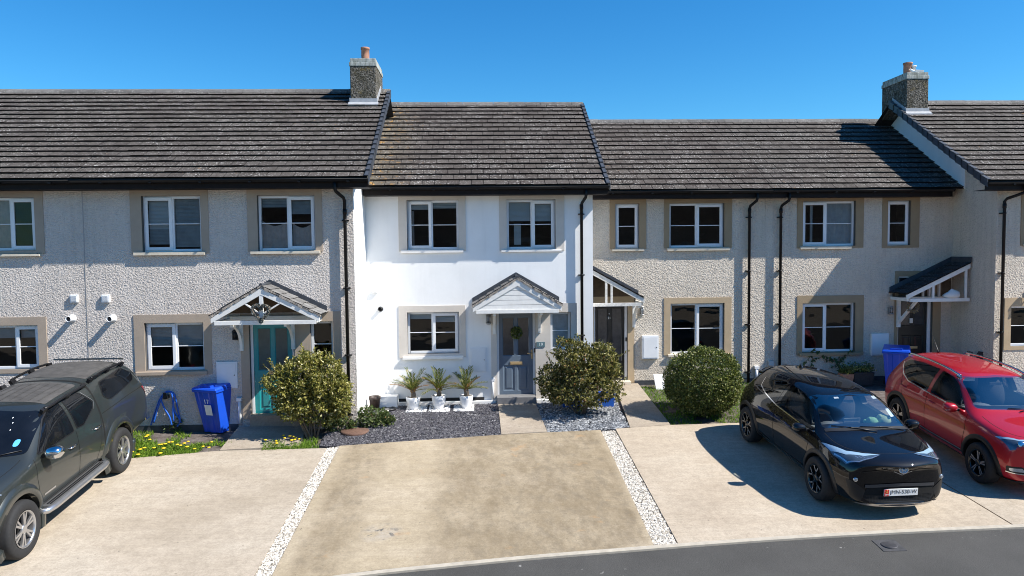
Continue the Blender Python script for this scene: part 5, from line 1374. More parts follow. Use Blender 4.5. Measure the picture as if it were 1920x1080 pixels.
M['red_lens'] = pm('red_tail_lens', (.42, .012, .02), .15, .1, 8, coat=1)
M['lamp_inner'] = pm('headlamp_reflector', (.55, .60, .66), .18, .1, 30, metal=.8)
M['lamp_blue'] = pm('headlamp_light_guide', (.36, .52, .66), .2, .1, 18, metal=.2, coat=1); M['lamp_lens'] = pm('headlamp_lens', (.075, .11, .15), .15, .25, 14, metal=.4, coat=1)
M['cabin'] = pm('cabin_plastic', (.055, .058, .062), .7, .15, 20); M['cabin_light'] = pm('cabin_grey_plastic', (.16, .17, .18), .65, .12, 20); M['seat'] = pm('seat_fabric', (.045, .045, .05), .9, .2, 40)
M['bar_grey'] = pm('satin_grey_trim', (.045, .046, .05), .3, .1, 20, coat=.5); M['well'] = pm('wheel_well', (.006, .006, .006), .95, .2, 10)

def loft_mesh(st, name):
    """Closed body from stations: dict(y, s=sweep, p=[8 half-section points from bottom centre to top centre])."""
    bm = bmesh.new(); rings = []
    for s in st:
        p = s['p']; xm = max(q[0] for q in p); ring = []
        full = p + [(-x, z) for x, z in p[-2:0:-1]]
        for i, (x, z) in enumerate(full):
            k = min(i, len(full) - i); dy = s.get('d', {}).get(k, 0)
            ring.append(bm.verts.new((x, s['y'] + s.get('s', 0) * (abs(x) / .9) ** 2 + dy, z)))
        rings.append(ring)
    n = len(rings[0]); h = n // 2
    for A, B in zip(rings, rings[1:]):
        for i in range(n): bm.faces.new((A[i], A[(i + 1) % n], B[(i + 1) % n], B[i]))
    for r, fl in ((rings[0], False), (rings[-1], True)):
        def fc(*idx):
            vs = [r[i % n] for i in idx]; bm.faces.new(vs[::-1] if fl else vs)
        fc(0, -1, 1)
        for i in range(1, h - 1): fc(i, -i, -(i + 1), i + 1)
        fc(h - 1, h + 1, h)
    bmesh.ops.recalc_face_normals(bm, faces=bm.faces)
    me = bpy.data.meshes.new(name); bm.to_mesh(me); bm.free()
    for f in me.polygons: f.use_smooth = True
    return me
def evaluated(o):
    dg = bpy.context.evaluated_depsgraph_get(); dg.update()
    return bpy.data.meshes.new_from_object(o.evaluated_get(dg))
def subdiv(me, lv):
    o = bpy.data.objects.new('tmp', me); COL.objects.link(o); m_ = o.modifiers.new('s', 'SUBSURF'); m_.levels = m_.render_levels = lv
    r = evaluated(o); bpy.data.objects.remove(o); return r
def boolean(me, cutters):
    """Subtract cutter meshes (list of (mesh, material)) from me."""
    o = bpy.data.objects.new('tmp', me); COL.objects.link(o); tmp = [o]
    for c in cutters:
        q = bpy.data.objects.new('cut', c); COL.objects.link(q); tmp.append(q)
        m_ = o.modifiers.new('b', 'BOOLEAN'); m_.operation = 'DIFFERENCE'; m_.object = q; m_.solver = 'EXACT'; m_.material_mode = 'TRANSFER'
    r = evaluated(o)
    for q in tmp: bpy.data.objects.remove(q)
    return r
def mbmesh(mb, mat, name='cutter'):
    me = bpy.data.meshes.new(name); me.from_pydata(mb.v, [], mb.f); me.materials.append(mat)
    bm = bmesh.new(); bm.from_mesh(me); bmesh.ops.remove_doubles(bm, verts=bm.verts, dist=1e-5); bmesh.ops.recalc_face_normals(bm, faces=bm.faces); bm.to_mesh(me); bm.free(); return me
def clip_cell(poly, x0, x1, y0, y1):
    for ax, lim, sg in ((0, x0, 1), (0, x1, -1), (1, y0, 1), (1, y1, -1)):
        out = []; n = len(poly)
        for i in range(n):
            a, b = poly[i - 1], poly[i]; ia, ib = (a[ax] - lim) * sg >= -1e-9, (b[ax] - lim) * sg >= -1e-9
            if ia != ib:
                t_ = (lim - a[ax]) / (b[ax] - a[ax]); out.append((a[0] + (b[0] - a[0]) * t_, a[1] + (b[1] - a[1]) * t_))
            if ib: out.append(b)
        poly = out
        if len(poly) < 3: return []
    return poly
def rounded(poly, r=.03, n=4):
    out = []; m_ = len(poly)
    for i in range(m_):
        a, b, c = Vector(poly[i - 1]), Vector(poly[i]), Vector(poly[(i + 1) % m_])
        ra = min(r, (a - b).length * .45); rc = min(r, (c - b).length * .45)
        p, q = b + (a - b).normalized() * ra, b + (c - b).normalized() * rc
        for k in range(n + 1):
            t_ = k / n; out.append(tuple(p * (1 - t_) ** 2 + b * 2 * t_ * (1 - t_) + q * t_ ** 2))
    return out
class Car:
    def __init__(s, name, loc, rot, stations, label, cat, lv=3, group=None):
        s.root = empty(name, loc, label, cat, group, rot)
        s.cage = loft_mesh(stations, 'cage'); s.me = subdiv(s.cage, lv)
        s.bvh = BVHTree.FromPolygons([v.co.copy() for v in s.me.vertices], [tuple(p.vertices) for p in s.me.polygons])
    def hit(s, u, w, axis, sg):
        if axis == 'x': o, d = Vector((sg * 4, u, w)), Vector((-sg, 0, 0))
        elif axis == 'y': o, d = Vector((u, (-4 if sg < 0 else 12), w)), Vector((0, -sg, 0))
        else: o, d = Vector((u, w, 6)), Vector((0, 0, -1))
        l, n, i, dist = s.bvh.ray_cast(o, d)
        return (l, n, d) if l else (None, None, d)
    def patch(s, poly, axis, sg, off, res=.045, mb=None, m=0):
        """Panel: polygon in side ('x': y,z), front ('y': x,z) or plan ('z': x,y) view laid on the body skin, off metres proud."""
        mb = mb or MB(); xs_ = [p[0] for p in poly]; ys_ = [p[1] for p in poly]; cache = {}
        nx = max(1, int((max(xs_) - min(xs_)) / res)); ny = max(1, int((max(ys_) - min(ys_)) / res))
        dx, dy = (max(xs_) - min(xs_)) / nx, (max(ys_) - min(ys_)) / ny
        def vid(p):
            k = (round(p[0], 5), round(p[1], 5))
            if k not in cache:
                l, n, d = s.hit(p[0], p[1], axis, sg)
                if l is None: cache[k] = None
                else:
                    if n.dot(d) > 0: n = -n
                    cache[k] = mb.vert(l + n * off)
            return cache[k]
        for i in range(nx):
            for j in range(ny):
                c = clip_cell(list(poly), min(xs_) + i * dx, min(xs_) + (i + 1) * dx, min(ys_) + j * dy, min(ys_) + (j + 1) * dy)
                ids = []
                for p in c:
                    v_ = vid(p)
                    if v_ is not None and v_ not in ids: ids.append(v_)
                if len(ids) >= 3: mb.face(ids, m, True)
        return mb
    def ribbon(s, line, axis, sg, w, off, mb=None, closed=False, m=0, step=.03):
        """Narrow strip of width w following a polyline over the skin."""
        mb = mb or MB(); pts = []
        L = line + [line[0]] if closed else line
        for a, b in zip(L, L[1:]):
            n = max(1, int(math.dist(a, b) / step))
            for k in range(n): pts.append((a[0] + (b[0] - a[0]) * k / n, a[1] + (b[1] - a[1]) * k / n))
        pts.append(L[-1]); prev = None
        for i, p in enumerate(pts):
            a, b = Vector(pts[max(0, i - 1)]), Vector(pts[min(len(pts) - 1, i + 1)])
            d = (b - a); d = d.normalized() if d.length > 1e-6 else Vector((1, 0)); nn = Vector((-d.y, d.x)) * w / 2
            cur = []
            for q in (Vector(p) + nn, Vector(p) - nn):
                l, n, dd = s.hit(q.x, q.y, axis, sg)
                if l is None: cur = None; break
                if n.dot(dd) > 0: n = -n
                cur.append(mb.vert(l + n * off))
            if cur and prev: mb.face((prev[0], prev[1], cur[1], cur[0]), m, True)
            prev = cur
        return mb
    @staticmethod
    def smooth(line, n=2):
        for _ in range(n):
            o = [line[0]]
            for a, b in zip(line, line[1:]): o += [(a[0] * .75 + b[0] * .25, a[1] * .75 + b[1] * .25), (a[0] * .25 + b[0] * .75, a[1] * .25 + b[1] * .75)]
            line = o + [line[-1]]
        return line
    def rail(s, line, axis, sg, r, off, n=8, mb=None, m=0, step=.05):
        """Round bar standing off the skin."""
        mb = mb or MB(); pts = []
        for a, b in zip(line, line[1:]):
            k_ = max(1, int(math.dist(a, b) / step))
            for k in range(k_): pts.append((a[0] + (b[0] - a[0]) * k / k_, a[1] + (b[1] - a[1]) * k / k_))
        pts.append(line[-1]); out = []
        for p in pts:
            l, nn, d = s.hit(p[0], p[1], axis, sg)
            if l is None: continue
            if nn.dot(d) > 0: nn = -nn
            out.append(l + nn * off)
        if len(out) > 1: mb.tube(out, r, n, m)
        return mb
    def put(s, mb, name, mat, parent=None, bevel=0):
        return mb.build(name, mat, parent or s.root, bevel=bevel, local=True)
    def label(s, o, txt): o['label'] = txt
    def finish(s, mat, axles, R_, xin, well_r, prisms=(), cavity=None, body='body'):
        cut = []
        for y, z in axles:
            for sg in (-1, 1):
                mb = MB(); a = [(well_r * math.cos(t_), well_r * math.sin(t_)) for t_ in [2 * math.pi * k / 40 for k in range(40)]]
                mb.prism([(sg * xin, y + c, z + d) for c, d in a], (sg * .8, 0, 0)); cut.append(mbmesh(mb, M['well']))
        if cavity: cut.append(cavity)
        for p in prisms: cut.append(p)
        me = s.me; me.materials.clear(); me.materials.append(mat)
        me = boolean(me, cut); me.name = body
        me.set_sharp_from_angle(angle=R(38))
        return link(me, body, s.root, local=True)
    def wheel(s, x, y, sg, R_, W_, rim_r, spokes, style, mats, name='wheel'):
        """Tyre with tread shoulders, rim barrel and spokes; sg is the outward side."""
        o = (x, y, R_); mb = MB()
        pr = [(rim_r - .01, -W_ / 2 + .02), (rim_r + .01, -W_ / 2), (R_ - .035, -W_ / 2 - .004), (R_ - .008, -W_ / 2 + .022), (R_, -W_ / 2 + .05), (R_, W_ / 2 - .05), (R_ - .008, W_ / 2 - .022), (R_ - .035, W_ / 2 + .004), (rim_r + .01, W_ / 2), (rim_r - .01, W_ / 2 - .02)]
        mb.lathe(pr, o, 44, axis='x', capb=False, capt=False)
        w_ = s.put(mb, name, M['rubber'])
        mb = MB(); f = sg * W_ / 2
        mb.lathe([(rim_r - .004, f - sg * .002), (rim_r - .022, f - sg * .004), (rim_r - .03, f - sg * .03), (rim_r - .035, -f + sg * .03), (rim_r - .01, -f + sg * .02)], o, 40, axis='x', capb=False, capt=False, m=1 if style in ('y5', 'twin5') else 0)
        mb.lathe([(.13, -sg * .03), (.13, -sg * .04), (.02, -sg * .04)], o, 24, axis='x', m=2, capb=False)
        mb.lathe([(rim_r - .036, -sg * .055), (.01, -sg * .055)], o, 30, axis='x', m=2, capb=False, capt=False)
        xo, xi = f - sg * .016, f - sg * .045
        def spoke(a, b, r0, r1, w0, w1, m):
            ca, sa, cb, sb = math.cos(a), math.sin(a), math.cos(b), math.sin(b)
            p0, p1 = Vector((ca * r0, sa * r0)), Vector((cb * r1, sb * r1)); d = (p1 - p0).normalized(); nn = Vector((-d.y, d.x))
            q = [p0 + nn * w0 / 2, p0 - nn * w0 / 2, p1 - nn * w1 / 2, p1 + nn * w1 / 2]
            A = [mb.vert((x + xo - sg * (.004 if i < 2 else .0), y + v_.x, R_ + v_.y)) for i, v_ in enumerate(q)]; B = [mb.vert((x + xi, y + v_.x * 1.0, R_ + v_.y)) for v_ in q]
            mb.face(A if sg > 0 else A[::-1], m)
            for i in range(4): mb.face((A[i], A[(i + 1) % 4], B[(i + 1) % 4], B[i]), 1 if style == 'y5' else m)
        rr = rim_r - .025
        for k in range(spokes):
            a = 2 * math.pi * k / spokes + .3
            if style == 'twin6':
                for e in (-.13, .13): spoke(a + e * .5, a + e * 1.15, .045, rr, .030, .028, 0)
            elif style == 'y5':
                spoke(a, a, .05, rr * .55, .045, .040, 1)
                for e in (-.30, .30): spoke(a + e * .12, a + e, rr * .50, rr, .020, .026, 0)
            elif style == 'twin5':
                for e in (-.10, .10): spoke(a + e * .55, a + e * 1.25, .05, rr, .022, .022, 0)
                spoke(a, a, .05, rr, .05, .09, 1)
        mb.lathe([(.062, xi - 0), (.062, xo), (.05, xo + sg * .004), (.001, xo + sg * .004)], (x, y, R_), 18, axis='x', m=0 if style == 'twin6' else 1, capb=False, capt=False)
        s.put(mb, 'rim', mats, w_)
        return w_
    def arch(s, y, z, r0, r1, sg, off, mat, a0=-10, a1=190, name='wheel_arch'):
        """Flared arch moulding: a strip of the skin pushed outward around the wheel opening."""
        mb = MB(); n = 30; rings = []
        for k in range(n + 1):
            a = R(a0 + (a1 - a0) * k / n); ring = []
            x_out = None
            for rr, o_ in ((r1, .002), (r1 - (r1 - r0) * .3, off * .8), (r0, off), (r0 - .006, off * .5), (r0 - .002, -.05)):
                yy, zz = y + rr * math.cos(a), z + rr * math.sin(a)
                l, nn, d = s.hit(y + max(rr, r0) * math.cos(a), max(zz, .24), 'x', sg)
                xx = (l.x if l else sg * .86); x_out = xx
                ring.append(mb.vert((xx + sg * o_, yy, zz)))
            rings.append(ring)
        for A, B in zip(rings, rings[1:]):
            for i in range(4): mb.face((A[i], A[i + 1], B[i + 1], B[i]), 0, True)
        return s.put(mb, name, mat)
    def mirror(s, x, y, z, sg, mats, size=1.0, drop=.02):
        mb = MB(); k = size
        pts = [(.03, -.06), (.10, -.085), (.20, -.07), (.235, -.02), (.225, .05), (.17, .075), (.06, .065), (.02, .03)]
        rings = []
        for dy, f in ((-.105, .45), (-.085, .8), (-.03, 1.0), (.03, .98), (.045, .9)):
            rings.append([mb.vert((x + sg * (.125 + (a - .125) * f) * k, y + dy * k, z + (b * f + (0 if f > .5 else .0)) * k)) for a, b in pts])
        for A, B in zip(rings, rings[1:]):
            for i in range(8): mb.face((A[i], A[(i + 1) % 8], B[(i + 1) % 8], B[i]), 0, True)
        mb.face(rings[0][::-1], 0, True); mb.face(rings[-1], 1)
        mb.bar((x - sg * .06, y - .01, z - .06), (x + sg * .07 * k, y - .01, z - .03 * k), .07, .04, m=2)
        return s.put(mb, 'wing_mirror', mats)
    def handle(s, y, z, sg, mat, parent, L=.20):
        l, n, d = s.hit(y, z, 'x', sg); x = l.x + sg * .02
        mb = MB(); mb.tube([(l.x + sg * .004, y - L / 2, z), (x + sg * .012, y - L / 2 + .03, z + .002), (x + sg * .018, y, z + .003), (x + sg * .012, y + L / 2 - .03, z + .002), (l.x + sg * .004, y + L / 2, z)], [.008, .013, .014, .013, .008], 8)
        mb.v = mb.v; return s.put(mb, 'handle', mat, parent)
    def wiper(s, p0, p1, p2, mat=None):
        mb = MB(); mb.tube([p0, p1], .008, 6); mb.tube([p1 - (p2 - p1) * .5, p1, p2], .007, 6); return s.put(mb, 'wiper', mat or M['trim'])
def st(y, p, s=0.0, d=None): return dict(y=y, p=p, s=s, d=d or {})
def prism_cut(poly, axis, a0, a1, mat):
    mb = MB()
    if axis == 'x': mb.prism([(a0, p[0], p[1]) for p in poly], (a1 - a0, 0, 0))
    else: mb.prism([(p[0], a0, p[1]) for p in poly], (0, a1 - a0, 0))
    return mbmesh(mb, mat)
def shrink(poly, k=.02):
    cx = sum(p[0] for p in poly) / len(poly); cy = sum(p[1] for p in poly) / len(poly)
    out = []
    for p in poly:
        d = Vector((p[0] - cx, p[1] - cy)); out.append((p[0] - d.normalized().x * k, p[1] - d.normalized().y * k))
    return out
def car_root(px_front, px_rear, side, half_w, y_front_axle, wb, R_):
    """Place a vehicle from the ground contact points of its two visible wheels; returns location and rotation of the nose origin."""
    f, r = G(*px_front), G(*px_rear); d = Vector((r.x - f.x, r.y - f.y, 0)).normalized(); mid = Vector(((f.x + r.x) / 2, (f.y + r.y) / 2, 0))
    yaw = math.atan2(-d.x, d.y); sx = Vector((math.cos(yaw), math.sin(yaw), 0))
    c = mid - sx * side * half_w                         # centre line between the axles
    nose = c - d * (y_front_axle + wb / 2); pit = math.atan(SLOPE * d.y)
    return (nose.x, nose.y, SLOPE * (nose.y - 17.2) + .034), (pit, -math.atan(SLOPE * d.x), yaw)
def seat(car, x, y, z0, h=.62, mat='seat'):
    mb = MB(); mb.tube([(x, y, z0), (x, y + .06, z0 + h * .5), (x, y + .13, z0 + h * .86)], [.20, .22, .19], 12); mb.v = [(x + (a - x) * 1.05, y + (b - y) * .55 + (c - z0) * .12, c) for a, b, c in mb.v]
    mb.tube([(x, y + .15, z0 + h * .9), (x, y + .17, z0 + h * 1.12)], [.10, .12], 10)
    mb.box(x - .24, x + .24, y - .42, y + .02, z0 - .12, z0 + .05)
    return car.put(mb, 'car_seat', M[mat], bevel=0)
def steering(car, x, y, z, mat='cabin'):
    mb = MB(); pts = [(x + .18 * math.cos(a), y + .06 * math.sin(a), z + .17 * math.sin(a)) for a in [2 * math.pi * k / 20 for k in range(21)]]
    mb.tube(pts, .016, 8, caps=False); mb.bar((x - .17, y, z), (x + .17, y, z), .05, .02); mb.bar((x, y - .25, z - .08), (x, y, z - .02), .07, .07)
    return car.put(mb, 'steering_wheel', M[mat])

# ================================================================== black crossover
def black_car():
    loc, rot = car_root((1541, 939), (1414, 833), -1, .80, .97, 2.64, .345)
    S = [st(.05, [(0, .25), (.55, .25), (.62, .38), (.64, .60), (.58, .775), (.44, .83), (.24, .85), (0, .857)], .30),
         st(.12, [(0, .21), (.66, .21), (.73, .38), (.745, .60), (.68, .835), (.52, .895), (.28, .92), (0, .93)], .28),
         st(.34, [(0, .19), (.74, .19), (.82, .37), (.84, .62), (.77, .885), (.62, .945), (.33, .97), (0, .98)], .22),
         st(.82, [(0, .18), (.78, .18), (.885, .36), (.905, .63), (.845, .945), (.71, 1.0), (.38, 1.03), (0, 1.038)], .07),
         st(1.08, [(0, .18), (.78, .18), (.865, .35), (.885, .63), (.845, .965), (.735, 1.025), (.40, 1.06), (0, 1.07)]),
         st(1.28, [(0, .18), (.78, .18), (.855, .35), (.875, .63), (.845, .965), (.715, 1.10), (.42, 1.165), (0, 1.19)]),
         st(1.60, [(0, .18), (.78, .18), (.852, .36), (.868, .65), (.845, .995), (.620, 1.365), (.40, 1.43), (0, 1.452)]),
         st(1.84, [(0, .18), (.78, .18), (.852, .37), (.868, .67), (.848, 1.02), (.575, 1.455), (.37, 1.515), (0, 1.535)]),
         st(2.65, [(0, .18), (.78, .18), (.858, .38), (.875, .70), (.858, 1.06), (.59, 1.485), (.37, 1.55), (0, 1.568)]),
         st(3.15, [(0, .18), (.78, .19), (.88, .38), (.905, .74), (.868, 1.08), (.575, 1.455), (.36, 1.53), (0, 1.55)]),
         st(3.60, [(0, .20), (.78, .21), (.90, .39), (.925, .74), (.855, 1.085), (.555, 1.40), (.35, 1.49), (0, 1.51)]),
         st(3.86, [(0, .22), (.78, .23), (.885, .40), (.91, .73), (.825, 1.06), (.54, 1.34), (.34, 1.44), (0, 1.462)]),
         st(3.99, [(0, .24), (.76, .25), (.865, .42), (.885, .72), (.79, 1.03), (.57, 1.17), (.36, 1.22), (0, 1.235)], -.04),
         st(4.20, [(0, .27), (.72, .28), (.82, .44), (.835, .72), (.74, .985), (.59, 1.04), (.36, 1.065), (0, 1.075)], -.08),
         st(4.37, [(0, .32), (.64, .32), (.72, .46), (.74, .68), (.66, .90), (.52, .955), (.32, .975), (0, .98)], -.16)]
    c = Car('parked_car', loc, rot, S, 'glossy black crossover with plush toys on its dashboard, parked nearest the round bush', 'car', group='cars parked on the driveways')
    # windows
    side_f = rounded([(1.26, 1.025), (1.71, 1.355), (2.05, 1.425), (2.52, 1.44), (2.52, 1.06), (1.45, 1.01)], .03)
    side_r = rounded([(2.60, 1.085), (2.60, 1.44), (3.02, 1.41), (3.44, 1.33), (3.36, 1.21), (3.05, 1.135)], .03)
    ws = rounded([(-.70, 1.085), (-.585, 1.40), (-.48, 1.46), (0, 1.49), (.48, 1.46), (.585, 1.40), (.70, 1.085), (.35, 1.10), (-.35, 1.10)], .04)
    rw = rounded([(-.50, 1.13), (-.44, 1.33), (.44, 1.33), (.50, 1.13)], .04)
    cav = [st(1.16, [(0, .55), (.55, .55), (.66, .62), (.70, .80), (.70, .90), (.60, .955), (.35, .985), (0, .995)]),
           st(1.36, [(0, .5), (.6, .5), (.70, .6), (.74, .8), (.75, .955), (.62, 1.06), (.38, 1.10), (0, 1.12)]),
           st(1.68, [(0, .5), (.6, .5), (.70, .6), (.75, .8), (.765, .985), (.565, 1.33), (.36, 1.385), (0, 1.405)]),
           st(1.98, [(0, .5), (.6, .5), (.70, .6), (.75, .8), (.765, 1.0), (.53, 1.41), (.33, 1.465), (0, 1.48)]),
           st(2.65, [(0, .5), (.6, .5), (.70, .6), (.75, .8), (.77, 1.04), (.53, 1.435), (.33, 1.495), (0, 1.51)]),
           st(3.30, [(0, .5), (.6, .5), (.70, .6), (.75, .8), (.76, 1.04), (.51, 1.38), (.32, 1.455), (0, 1.475)]),
           st(3.70, [(0, .5), (.6, .5), (.66, .6), (.70, .8), (.70, .98), (.48, 1.24), (.30, 1.32), (0, 1.34)])]
    cm = subdiv(loft_mesh(cav, 'cav'), 1); cm.materials.append(M['cabin'])
    pr = [prism_cut(shrink(side_f), 'x', -1.4, 1.4, M['trim']), prism_cut(shrink(side_r), 'x', -1.4, 1.4, M['trim']), prism_cut(shrink(ws), 'y', .9, 2.4, M['trim'])]
    ax = [(.97, .345), (3.61, .345)]
    body = c.finish(M['paint_black'], ax, .345, .52, .405, pr, cm)
    for sg in (-1, 1):
        for poly, mt in ((side_f, 'car_glass'), (side_r, 'car_glass_dark')): c.put(c.patch(poly, 'x', sg, .003), 'side_window', M[mt])
        mb = c.ribbon([(1.26, 1.015), (1.48, .998), (2.55, 1.055), (3.05, 1.13), (3.36, 1.20), (3.45, 1.33)], 'x', sg, .018, .006); c.put(mb, 'window_trim', M['chrome'])
        # door outlines
        d1 = [(1.36, 1.0), (1.33, .80), (1.40, .36), (2.50, .36), (2.56, .70), (2.57, 1.06)]
        d2 = [(2.57, 1.06), (2.56, .70), (2.50, .36), (3.12, .36), (3.22, .62), (3.42, .86), (3.50, 1.12)]
        for k, dd in enumerate((d1, d2)):
            dr = c.put(c.ribbon(dd, 'x', sg, .009, .0015), 'door', M['gap'])
            if k == 0: c.handle(2.38, .91, sg, M['paint_black'], dr)
        mb = c.ribbon([(1.42, .33), (2.4, .30), (3.15, .34)], 'x', sg, .10, .006); c.put(mb, 'sill_trim', M['trim'])
        for (y, z), nm in zip(ax, 'fr'): c.arch(y, z, .405, .475, sg, .016, M['trim'])
        c.mirror(sg * .83, 1.46, 1.03, sg, [M['paint_black'], M['chrome'], M['trim']])
        # headlamp: long blade sweeping back along the wing
        hp = rounded([(sg * .25, .335), (sg * .42, .275), (sg * .60, .285), (sg * .73, .40), (sg * .80, .66), (sg * .825, 1.0), (sg * .77, .82), (sg * .655, .57), (sg * .47, .43)], .02)
        lamp = c.put(c.patch(hp, 'z', 1, .004, .025), 'headlight', M['lamp_lens'])
        up = rounded([(sg * x, y) for x, y in ((.27, .338), (.47, .425), (.652, .567), (.765, .815), (.820, .985), (.795, .72), (.69, .505), (.49, .362))], .012)
        c.put(c.patch(up, 'z', 1, .007, .02), 'daylight_strip', M['lamp_blue'], lamp)
        mb = c.ribbon([(sg * .30, .318), (sg * .42, .288), (sg * .60, .298), (sg * .715, .405), (sg * .785, .66)], 'z', 1, .012, .007)
        for f in (.0, .35, .7):
            x, y = sg * (.50 + .12 * f), .315 + .06 * f; c.ribbon([(x, y), (x + sg * .02, y + .055)], 'z', 1, .010, .007, mb)
        c.put(mb, 'lamp_reflector', M['lamp_inner'], lamp)
        fg = MB(); l, n, d = c.hit(sg * .66, .62, 'y', -1)
        fg.lathe([(.032, -.01), (.032, .012), (.026, .016), (.001, .016)], (0, 0, 0), 16, axis='y', capb=False, capt=False); fg.v = [(x + l.x, l.y - y + .0, z + l.z) for x, y, z in fg.v]; c.put(fg, 'fog_lamp', M['lamp_inner'])
        c.put(c.patch(rounded([(sg * .52, .46), (sg * .70, .60), (sg * .755, .60), (sg * .70, .34), (sg * .58, .28)], .02), 'y', -1, .005, .03), 'bumper_intake', M['trim'])
        c.put(c.patch(rounded([(sg * .50, .78), (sg * .50, .90), (sg * .70, .93), (sg * .735, .85)], .02), 'y', 1, .006, .03), 'tail_light', M['red_lens'])
    c.put(c.patch(ws, 'y', -1, .003), 'windscreen', M['car_glass'])
    c.put(c.patch(rw, 'y', 1, .003), 'rear_window', M['car_glass_dark'])
    # nose: upper lip line, emblem, grille, lower intake
    c.put(c.ribbon([(-.58, .745), (-.27, .795), (-.15, .76), (0, .705), (.15, .76), (.27, .795), (.58, .745)], 'y', -1, .014, .006), 'nose_trim', M['trim'])
    c.put(c.ribbon([(-.14, .765), (0, .698), (.14, .765)], 'y', -1, .010, .010), 'chrome_strip', M['chrome'])
    gr = c.put(c.patch(rounded([(-.50, .50), (.50, .50), (.56, .38), (.46, .27), (-.46, .27), (-.56, .36)], .03), 'y', -1, .004, .03), 'lower_grille', M['gap'])
    mb = MB()
    for r_ in range(6):
        z = .285 + r_ * .020; mb = c.ribbon([(-.47 - r_ * .01, z), (.47 + r_ * .01, z)], 'y', -1, .006, .008, mb)
    for k in range(-11, 12):
        x = k * .042; mb = c.ribbon([(x, .28), (x, .38)], 'y', -1, .005, .007, mb)
    c.put(mb, 'grille_mesh', M['trim'], gr)
    c.put(c.ribbon([(-.53, .525), (0, .54), (.53, .525)], 'y', -1, .050, .014), 'grille_bar', M['bar_grey'])
    c.put(c.ribbon([(-.62, .262), (-.30, .238), (0, .232), (.30, .238), (.62, .262)], 'y', -1, .028, .018), 'splitter', M['silver'])
    l, n, d = c.hit(0, .785, 'y', -1); mb = MB()
    def ell(rx, rz, cx=0, cz=0, r=.0065): mb.tube([(cx + rx * math.cos(a), l.y - .012, .785 + cz + rz * math.sin(a)) for a in [2 * math.pi * k / 28 for k in range(29)]], r, 6, caps=False)
    ell(.070, .047); ell(.026, .045, r=.005); ell(.046, .020, 0, .020, .005)
    mb.lathe([(.066, 0), (.066, .004)], (0, 0, 0), 28, axis='y', m=1); k0 = len(mb.v) - 56
    mb.v[k0:] = [(x, l.y - .004 - y, .785 + z * .66) for x, y, z in mb.v[k0:]]
    c.put(mb, 'emblem', [M['chrome'], M['lamp_blue']])
    # number plate
    l, n, d = c.hit(0, .42, 'y', -1); yy = l.y - .028; xc = .0
    mb = MB(); mb.box(xc - .26, xc + .26, yy, yy + .012, .375, .485); npl = c.put(mb, 'number_plate', pm('plate_white', (.78, .78, .76), .4, .02), bevel=.003)
    mb = MB(); mb.box(xc - .258, xc - .185, yy - .0015, yy - .0002, .378, .482); c.put(mb, 'plate_band', pm('plate_red', (.62, .035, .03), .5, .03), npl)
    me = text('JMN-530-W', .09, M['black'], None, (0, 0, 0), ext=.0005, name='plate_lettering', off=-.0007); wx = max(v.co.x for v in me.vertices) - min(v.co.x for v in me.vertices); hz = max(v.co.z for v in me.vertices) - min(v.co.z for v in me.vertices); x_0 = min(v.co.x for v in me.vertices); z_0 = min(v.co.z for v in me.vertices)
    for v in me.vertices: v.co = Vector((xc - .172 + (v.co.x - x_0) * .415 / wx, yy - .002 + v.co.y, .392 + (v.co.z - z_0) * .074 / hz))
    link(me, 'plate_lettering', npl, True)
    yl = pm('plate_yellow', (.75, .5, .08), .5, .03); mb = MB()
    for k in range(3):
        a = R(90 + 120 * k); p = Vector((xc - .221, yy - .0025, .446)); q = p + Vector((.013 * math.cos(a), 0, .013 * math.sin(a))); r_ = q + Vector((.012 * math.cos(a - 1.2), 0, .012 * math.sin(a - 1.2)))
        mb.tube([p, q, r_], .0035, 5)
    c.put(mb, 'plate_emblem', yl, npl)
    me = text('GBM', .028, mW, None, (xc - .221, yy - .002, .400), name='plate_country'); link(me, 'plate_country', npl, True)
    # bonnet shut line, roof aerial, rear spoiler, wipers
    c.put(c.ribbon(c.smooth([(-.70, 1.12), (-.69, .78), (-.54, .50), (-.28, .36), (0, .33), (.28, .36), (.54, .50), (.69, .78), (.70, 1.12)]), 'z', 1, .008, .0015), 'bonnet', M['gap'])
    l, n, d = c.hit(0, 3.35, 'z', 1); mb = MB(); mb.prism([(-.012, 3.30, l.z - .01), (-.012, 3.44, l.z - .01), (-.006, 3.43, l.z + .05), (-.006, 3.40, l.z + .055)], (.02, 0, 0)); c.put(mb, 'aerial', M['paint_black'], bevel=.004)
    mb = MB(); l, n, d = c.hit(0, 3.80, 'z', 1); zz = l.z
    pts = [(-.55, 3.78, zz - .10), (-.40, 3.80, zz - .025), (0, 3.82, zz + .012), (.40, 3.80, zz - .025), (.55, 3.78, zz - .10)]
    for a, b in zip(pts, pts[1:]):
        A = [mb.vert(q) for q in (Vector(a), Vector(b), Vector(b) + Vector((0, .17, -.03)), Vector(a) + Vector((0, .17, -.03)))]; B = [mb.vert(Vector(mb.v[i]) + Vector((0, 0, -.035))) for i in A]
        mb.face(A, 0, True); mb.face(B[::-1], 0, True)
        for i in range(4): mb.face((A[i], A[(i + 1) % 4], B[(i + 1) % 4], B[i]))
    c.put(mb, 'spoiler', M['paint_black'])
    def on(x, z, off=.02):
        l, n, d = c.hit(x, z, 'y', -1); return l + Vector((0, -off, off * .5))
    for p0, p1, p2 in (((.60, 1.06), (.18, 1.105), (-.12, 1.115)), ((.10, 1.07), (-.30, 1.11), (-.55, 1.12))): c.wiper(on(*p0), on(*p1), on(*p2))
    l1 = on(0, 1.09, 0)
